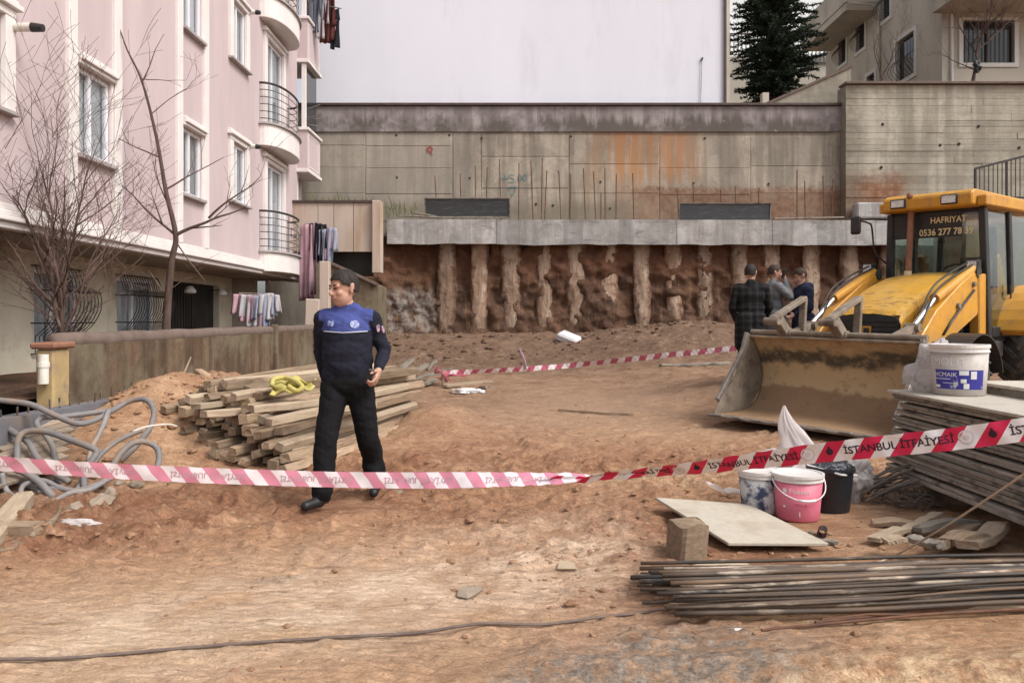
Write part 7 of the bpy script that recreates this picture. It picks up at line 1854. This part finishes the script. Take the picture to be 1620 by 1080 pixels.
# many-stemmed shrub tree further left
Ys = 9.9
sb = P(98, 560, Ys); lim = []
rr_ = random.Random(9)
for k, (px, py, L, r) in enumerate(((20, 200, 2.6, .026), (60, 190, 2.7, .024), (95, 210, 2.5, .028), (135, 200, 2.5, .022), (0, 300, 2.2, .020), (-20, 380, 1.9, .018), (175, 300, 2.2, .020), (200, 400, 1.6, .016), (40, 260, 2.2, .022), (150, 250, 2.3, .02), (115, 330, 1.8, .018), (10, 450, 1.4, .014), (190, 470, 1.2, .013), (80, 300, 2.0, .02), (160, 440, 1.3, .014), (30, 420, 1.5, .015))):
    st = sb.lerp(P(98 + rr_.uniform(-8, 8), 455, Ys), rr_.uniform(.05, .9)) + V(rr_.uniform(-.05, .05), rr_.uniform(-.1, .1), 0)
    lim.append((st, P(px, py, Ys + rr_.uniform(-.5, .3)) - st, L * .82, r * .85, 3 if k < 7 else 2))
bare_tree((sb.x, sb.y, .5), 14, 'bushy many-stemmed bare tree behind the near end of the garden wall', lim, [sb, P(97, 500, Ys), P(92, 440, Ys), P(98, 380, Ys)], 3, .045)
# small bare tree in front of the beige building's big window
Yq = 25.6; qb = P(1536, 150, Yq)
bare_tree(qb, 31, 'small bare tree with a dark bag on its trunk before the big window', [(P(1544, 90, Yq), V(.2, 0, 1), 1.9, .04, 3), (P(1545, 85, Yq), V(-.9, 0, .9), 1.7, .03, 3), (P(1546, 80, Yq), V(1, 0, .8), 1.8, .03, 3), (P(1540, 110, Yq), V(-1, 0, .5), 1.3, .02, 3)], [qb, P(1540, 125, Yq), P(1545, 95, Yq), P(1548, 60, Yq)], 3, .08)
crumple('hanging_bag', 'black_plastic', P(1546, 112, Yq - .15), (.13, .1, .2), 'dark bag hanging on the trunk of the small bare tree', 'bag', 21.5, n=12)
bare_tree(P(1395, 140, 26.0), 41, 'thin bare sapling in front of the beige building wall', [(P(1395, 125, 26), V(-.3, 0, 1), 1.5, .022, 3), (P(1396, 120, 26), V(.6, 0, 1), 1.6, .02, 3)], [P(1395, 150, 26), P(1396, 128, 26), P(1397, 112, 26)], 3, .03)

# ------------------------------------------------------------------ conifer in the gap
rr = random.Random(77); cb = P(1226, 172, 27.5); CT = thing('conifer_tree', cb, label='dark green conifer growing between the white wall and the beige building', cat='tree')
b = MB(); b.tube([cb, cb + V(0, 0, 3), cb + V(.05, 0, 6.2)], [.16, .11, .03], 8); b.build('trunk', 'bark', CT)
b = MB(); Hc = 6.4
for k in range(680):
    h = .25 + (Hc - .3) * rr.random() ** 1.0; t = h / Hc; Rm_ = 1.72 * min(1, .55 + 1.5 * t if t < .3 else 1.0) * max(0.12, 1 - ((t - .28) / .78) ** 1.2 if t > .28 else 1) * rr.uniform(.45, 1.2); a = rr.random() * 6.283
    d = V(math.cos(a), math.sin(a), rr.uniform(.05, .35)); st = cb + V(0, 0, h); n = max(4, int(Rm_ / .10)); p = st.copy()
    for i in range(n):
        d = (d + V(rr.uniform(-.1, .1), rr.uniform(-.1, .1), rr.uniform(-.10, .06))).normalized(); p = p + d * (Rm_ / n); f_ = (i + 1) / n
        if f_ < .15: continue
        for j in range(15):
            sd_ = V(rr.uniform(-1, 1), rr.uniform(-1, 1), rr.uniform(-.45, .8)).normalized(); L = rr.uniform(.09, .20) * (1.15 - .4 * f_); e = (d * .5 + sd_).normalized() * L; w = e.cross(V(rr.uniform(-1, 1), rr.uniform(-1, 1), rr.uniform(-1, 1))).normalized() * .019
            b.add([p - w, p + w, p + e * .6 + w * .8, p + e], [(0, 1, 2, 3)])
b.build('crown', 'foliage_dark', CT, fix=False)

# ------------------------------------------------------------------ laundry
def garment(kind, top, w, h, mat, lab, seed=0, along=(1, .25, 0)):
    """cloth hanging from a line at its top; kind: sheet, shirt or trousers"""
    rr = random.Random(seed); ax = V(*along).normalized(); nrm_ = ax.cross(V(0, 0, 1)); b = MB(); top = V(*top)
    def patch(x0, x1, z0, z1, nu, nv, flare=0.0, skew=0.0):
        def fn(u, v):
            x = x0 + (x1 - x0) * u; x = x * (1 + flare * v) + skew * v; z = -(z0 + (z1 - z0) * v)
            d = .035 * math.sin(x * 38 + seed + v * 1.5) * (.3 + v) + .02 * math.sin(x * 17 + v * 5 + seed * 2)
            return tuple(top + ax * x + nrm_ * d + V(0, 0, z + .02 * math.sin(x * 9 + seed)))
        b.grid(fn, nu, nv)
    if kind == 'sheet': patch(-w / 2, w / 2, 0, h, 22, 14, .25)
    elif kind == 'shirt':
        patch(-w / 2, w / 2, 0, h, 18, 12, .05); patch(-w / 2 - .12, -w / 2, .02, h * .75, 5, 8, 0, -.05); patch(w / 2, w / 2 + .12, .02, h * .68, 5, 8, 0, .05)
    else:
        patch(-w / 2, w / 2, 0, h * .28, 16, 5); patch(-w / 2, -.01, h * .28, h, 8, 12); patch(.01, w / 2, h * .28, h * .97, 8, 12)
    return b.build('hanging_garment', mat, label=lab, cat='laundry', group='laundry hung out on the pink building', smooth_=True, fix=False, solid=.006)
# rack beside the lower balcony
RK = thing('drying_rack', P(470, 372, 21.9), label='folding drying rack fixed to the pink building at the lower balcony', cat='rack')
for dz in (0, .0):
    pass
for i, (a, c) in enumerate((((463, 358), (503, 352)), ((463, 374), (521, 362)), ((463, 358), (463, 376)), ((500, 352), (521, 362)))):
    b = MB(); b.tube([P(a[0], a[1], 21.7 - .1 * i), P(c[0], c[1], 21.5 - .1 * (i != 0))], .016, 6); b.build('rack_bar', 'steel_rail', RK)
garment('sheet', P(484, 356, 21.5), .42, 2.05, 'laundry_pink', 'long pale pink sheet hanging lowest on the drying rack', 1, (1, -.5, 0))
garment('sheet', P(496, 353, 21.45), .22, 1.95, 'laundry_mauve', 'narrow mauve cloth hanging beside the pink sheet on the rack', 2, (1, -.4, 0))
garment('shirt', P(503, 353, 21.4), .26, 1.0, 'laundry_black', 'black top hanging in front on the drying rack', 3, (1, -.3, 0))
garment('trousers', P(507, 372, 21.5), .30, 1.75, 'laundry_denim', 'grey-blue trousers hanging behind the black top on the rack', 4, (1, -.3, 0))
garment('shirt', P(513, 362, 21.35), .22, .85, 'laundry_mauve', 'small mauve shirt between the black and pale blue tops', 5, (1, -.3, 0))
garment('shirt', P(519, 361, 21.3), .26, .95, 'laundry_blue', 'pale blue shirt at the outer end of the drying rack', 6, (1, -.3, 0))
# washing in the porch
b = MB(); b.tube([P(378, 463, 17.6), P(432, 466, 17.6)], .008, 5); b.build('clothes_line', 'rope', label='line with washing across the porch of the pink building', cat='rope')
for i, (px, w, h, m, lab) in enumerate(((388, .28, .62, 'laundry_pink', 'pale pink shirt first on the porch line'), (400, .26, .72, 'laundry_white', 'white shirt second on the porch line'), (410, .22, .78, 'laundry_mauve', 'mauve shirt in the middle of the porch line'), (418, .22, .74, 'laundry_blue', 'pale blue shirt right of the mauve one on the porch line'), (426, .2, .6, 'laundry_white', 'small white shirt last on the porch line'))):
    garment('shirt', P(px, 465, 17.6), w, h, m, lab, 10 + i, (1, .2, 0))
# washing at the upper balcony
RU = thing('drying_rack', P(490, 8, 23.0), label='drying rack at the upper balcony near the top of the picture', cat='rack')
for i, (a, c) in enumerate((((488, 4), (540, 14)), ((486, -10), (535, -6)), ((486, -10), (488, 4)))):
    b = MB(); b.tube([P(a[0], a[1], 22.9), P(c[0], c[1], 22.5)], .015, 6); b.build('rack_bar', 'steel_rail', RU)
for i, (px, py, w, h, m, k, lab) in enumerate(((497, -10, .3, 1.15, 'laundry_denim', 'shirt', 'grey-blue shirt hanging leftmost on the upper rack'), (505, -12, .3, 1.35, 'laundry_white', 'shirt', 'pale grey shirt second on the upper rack'), (514, -14, .34, 1.5, 'laundry_maroon', 'shirt', 'dark maroon top in the middle of the upper rack'), (522, -10, .26, 1.35, 'laundry_maroon', 'sheet', 'dark maroon cloth beside the maroon top'), (530, 14, .26, 1.15, 'laundry_black', 'trousers', 'black trousers at the outer end of the upper rack'))):
    garment(k, P(px, py, 22.7), w, h, m, lab, 20 + i, (1, -.2, 0))
RM = thing('drying_rack', P(480, 175, 22.6), label='empty folding drying rack on the middle balcony of the pink building', cat='rack')
for i, (a, c) in enumerate((((472, 177), (506, 166)), ((480, 190), (510, 180)), ((478, 195), (505, 200)), ((484, 186), (512, 189)))):
    b = MB(); b.tube([P(a[0], a[1], 22.4), P(c[0], c[1], 22.2)], .016, 6); b.build('rack_bar', 'steel_rail', RM)
# weeds on the ledge by the fence and on the bank
b = MB(); rr = random.Random(3)
for k in range(150):
    px = rr.uniform(485, 660); py = 322 if px < 590 else rr.uniform(328, 345)
    if px < 590 and rr.random() < .6: continue
    py += 0; p = P(px, py + rr.uniform(-3, 4), rr.uniform(22.4, 23.6)); d = V(rr.uniform(-.5, .5), rr.uniform(-.4, .2), 1).normalized() * rr.uniform(.1, .45); w = V(.012, 0, 0)
    b.add([p - w, p + w, p + d * .6 + w * .7, p + d], [(0, 1, 2, 3)])
b.build('weeds', 'weed', kind='stuff', label='sparse weeds along the foot of the retaining wall behind the fence', cat='weeds', fix=False)
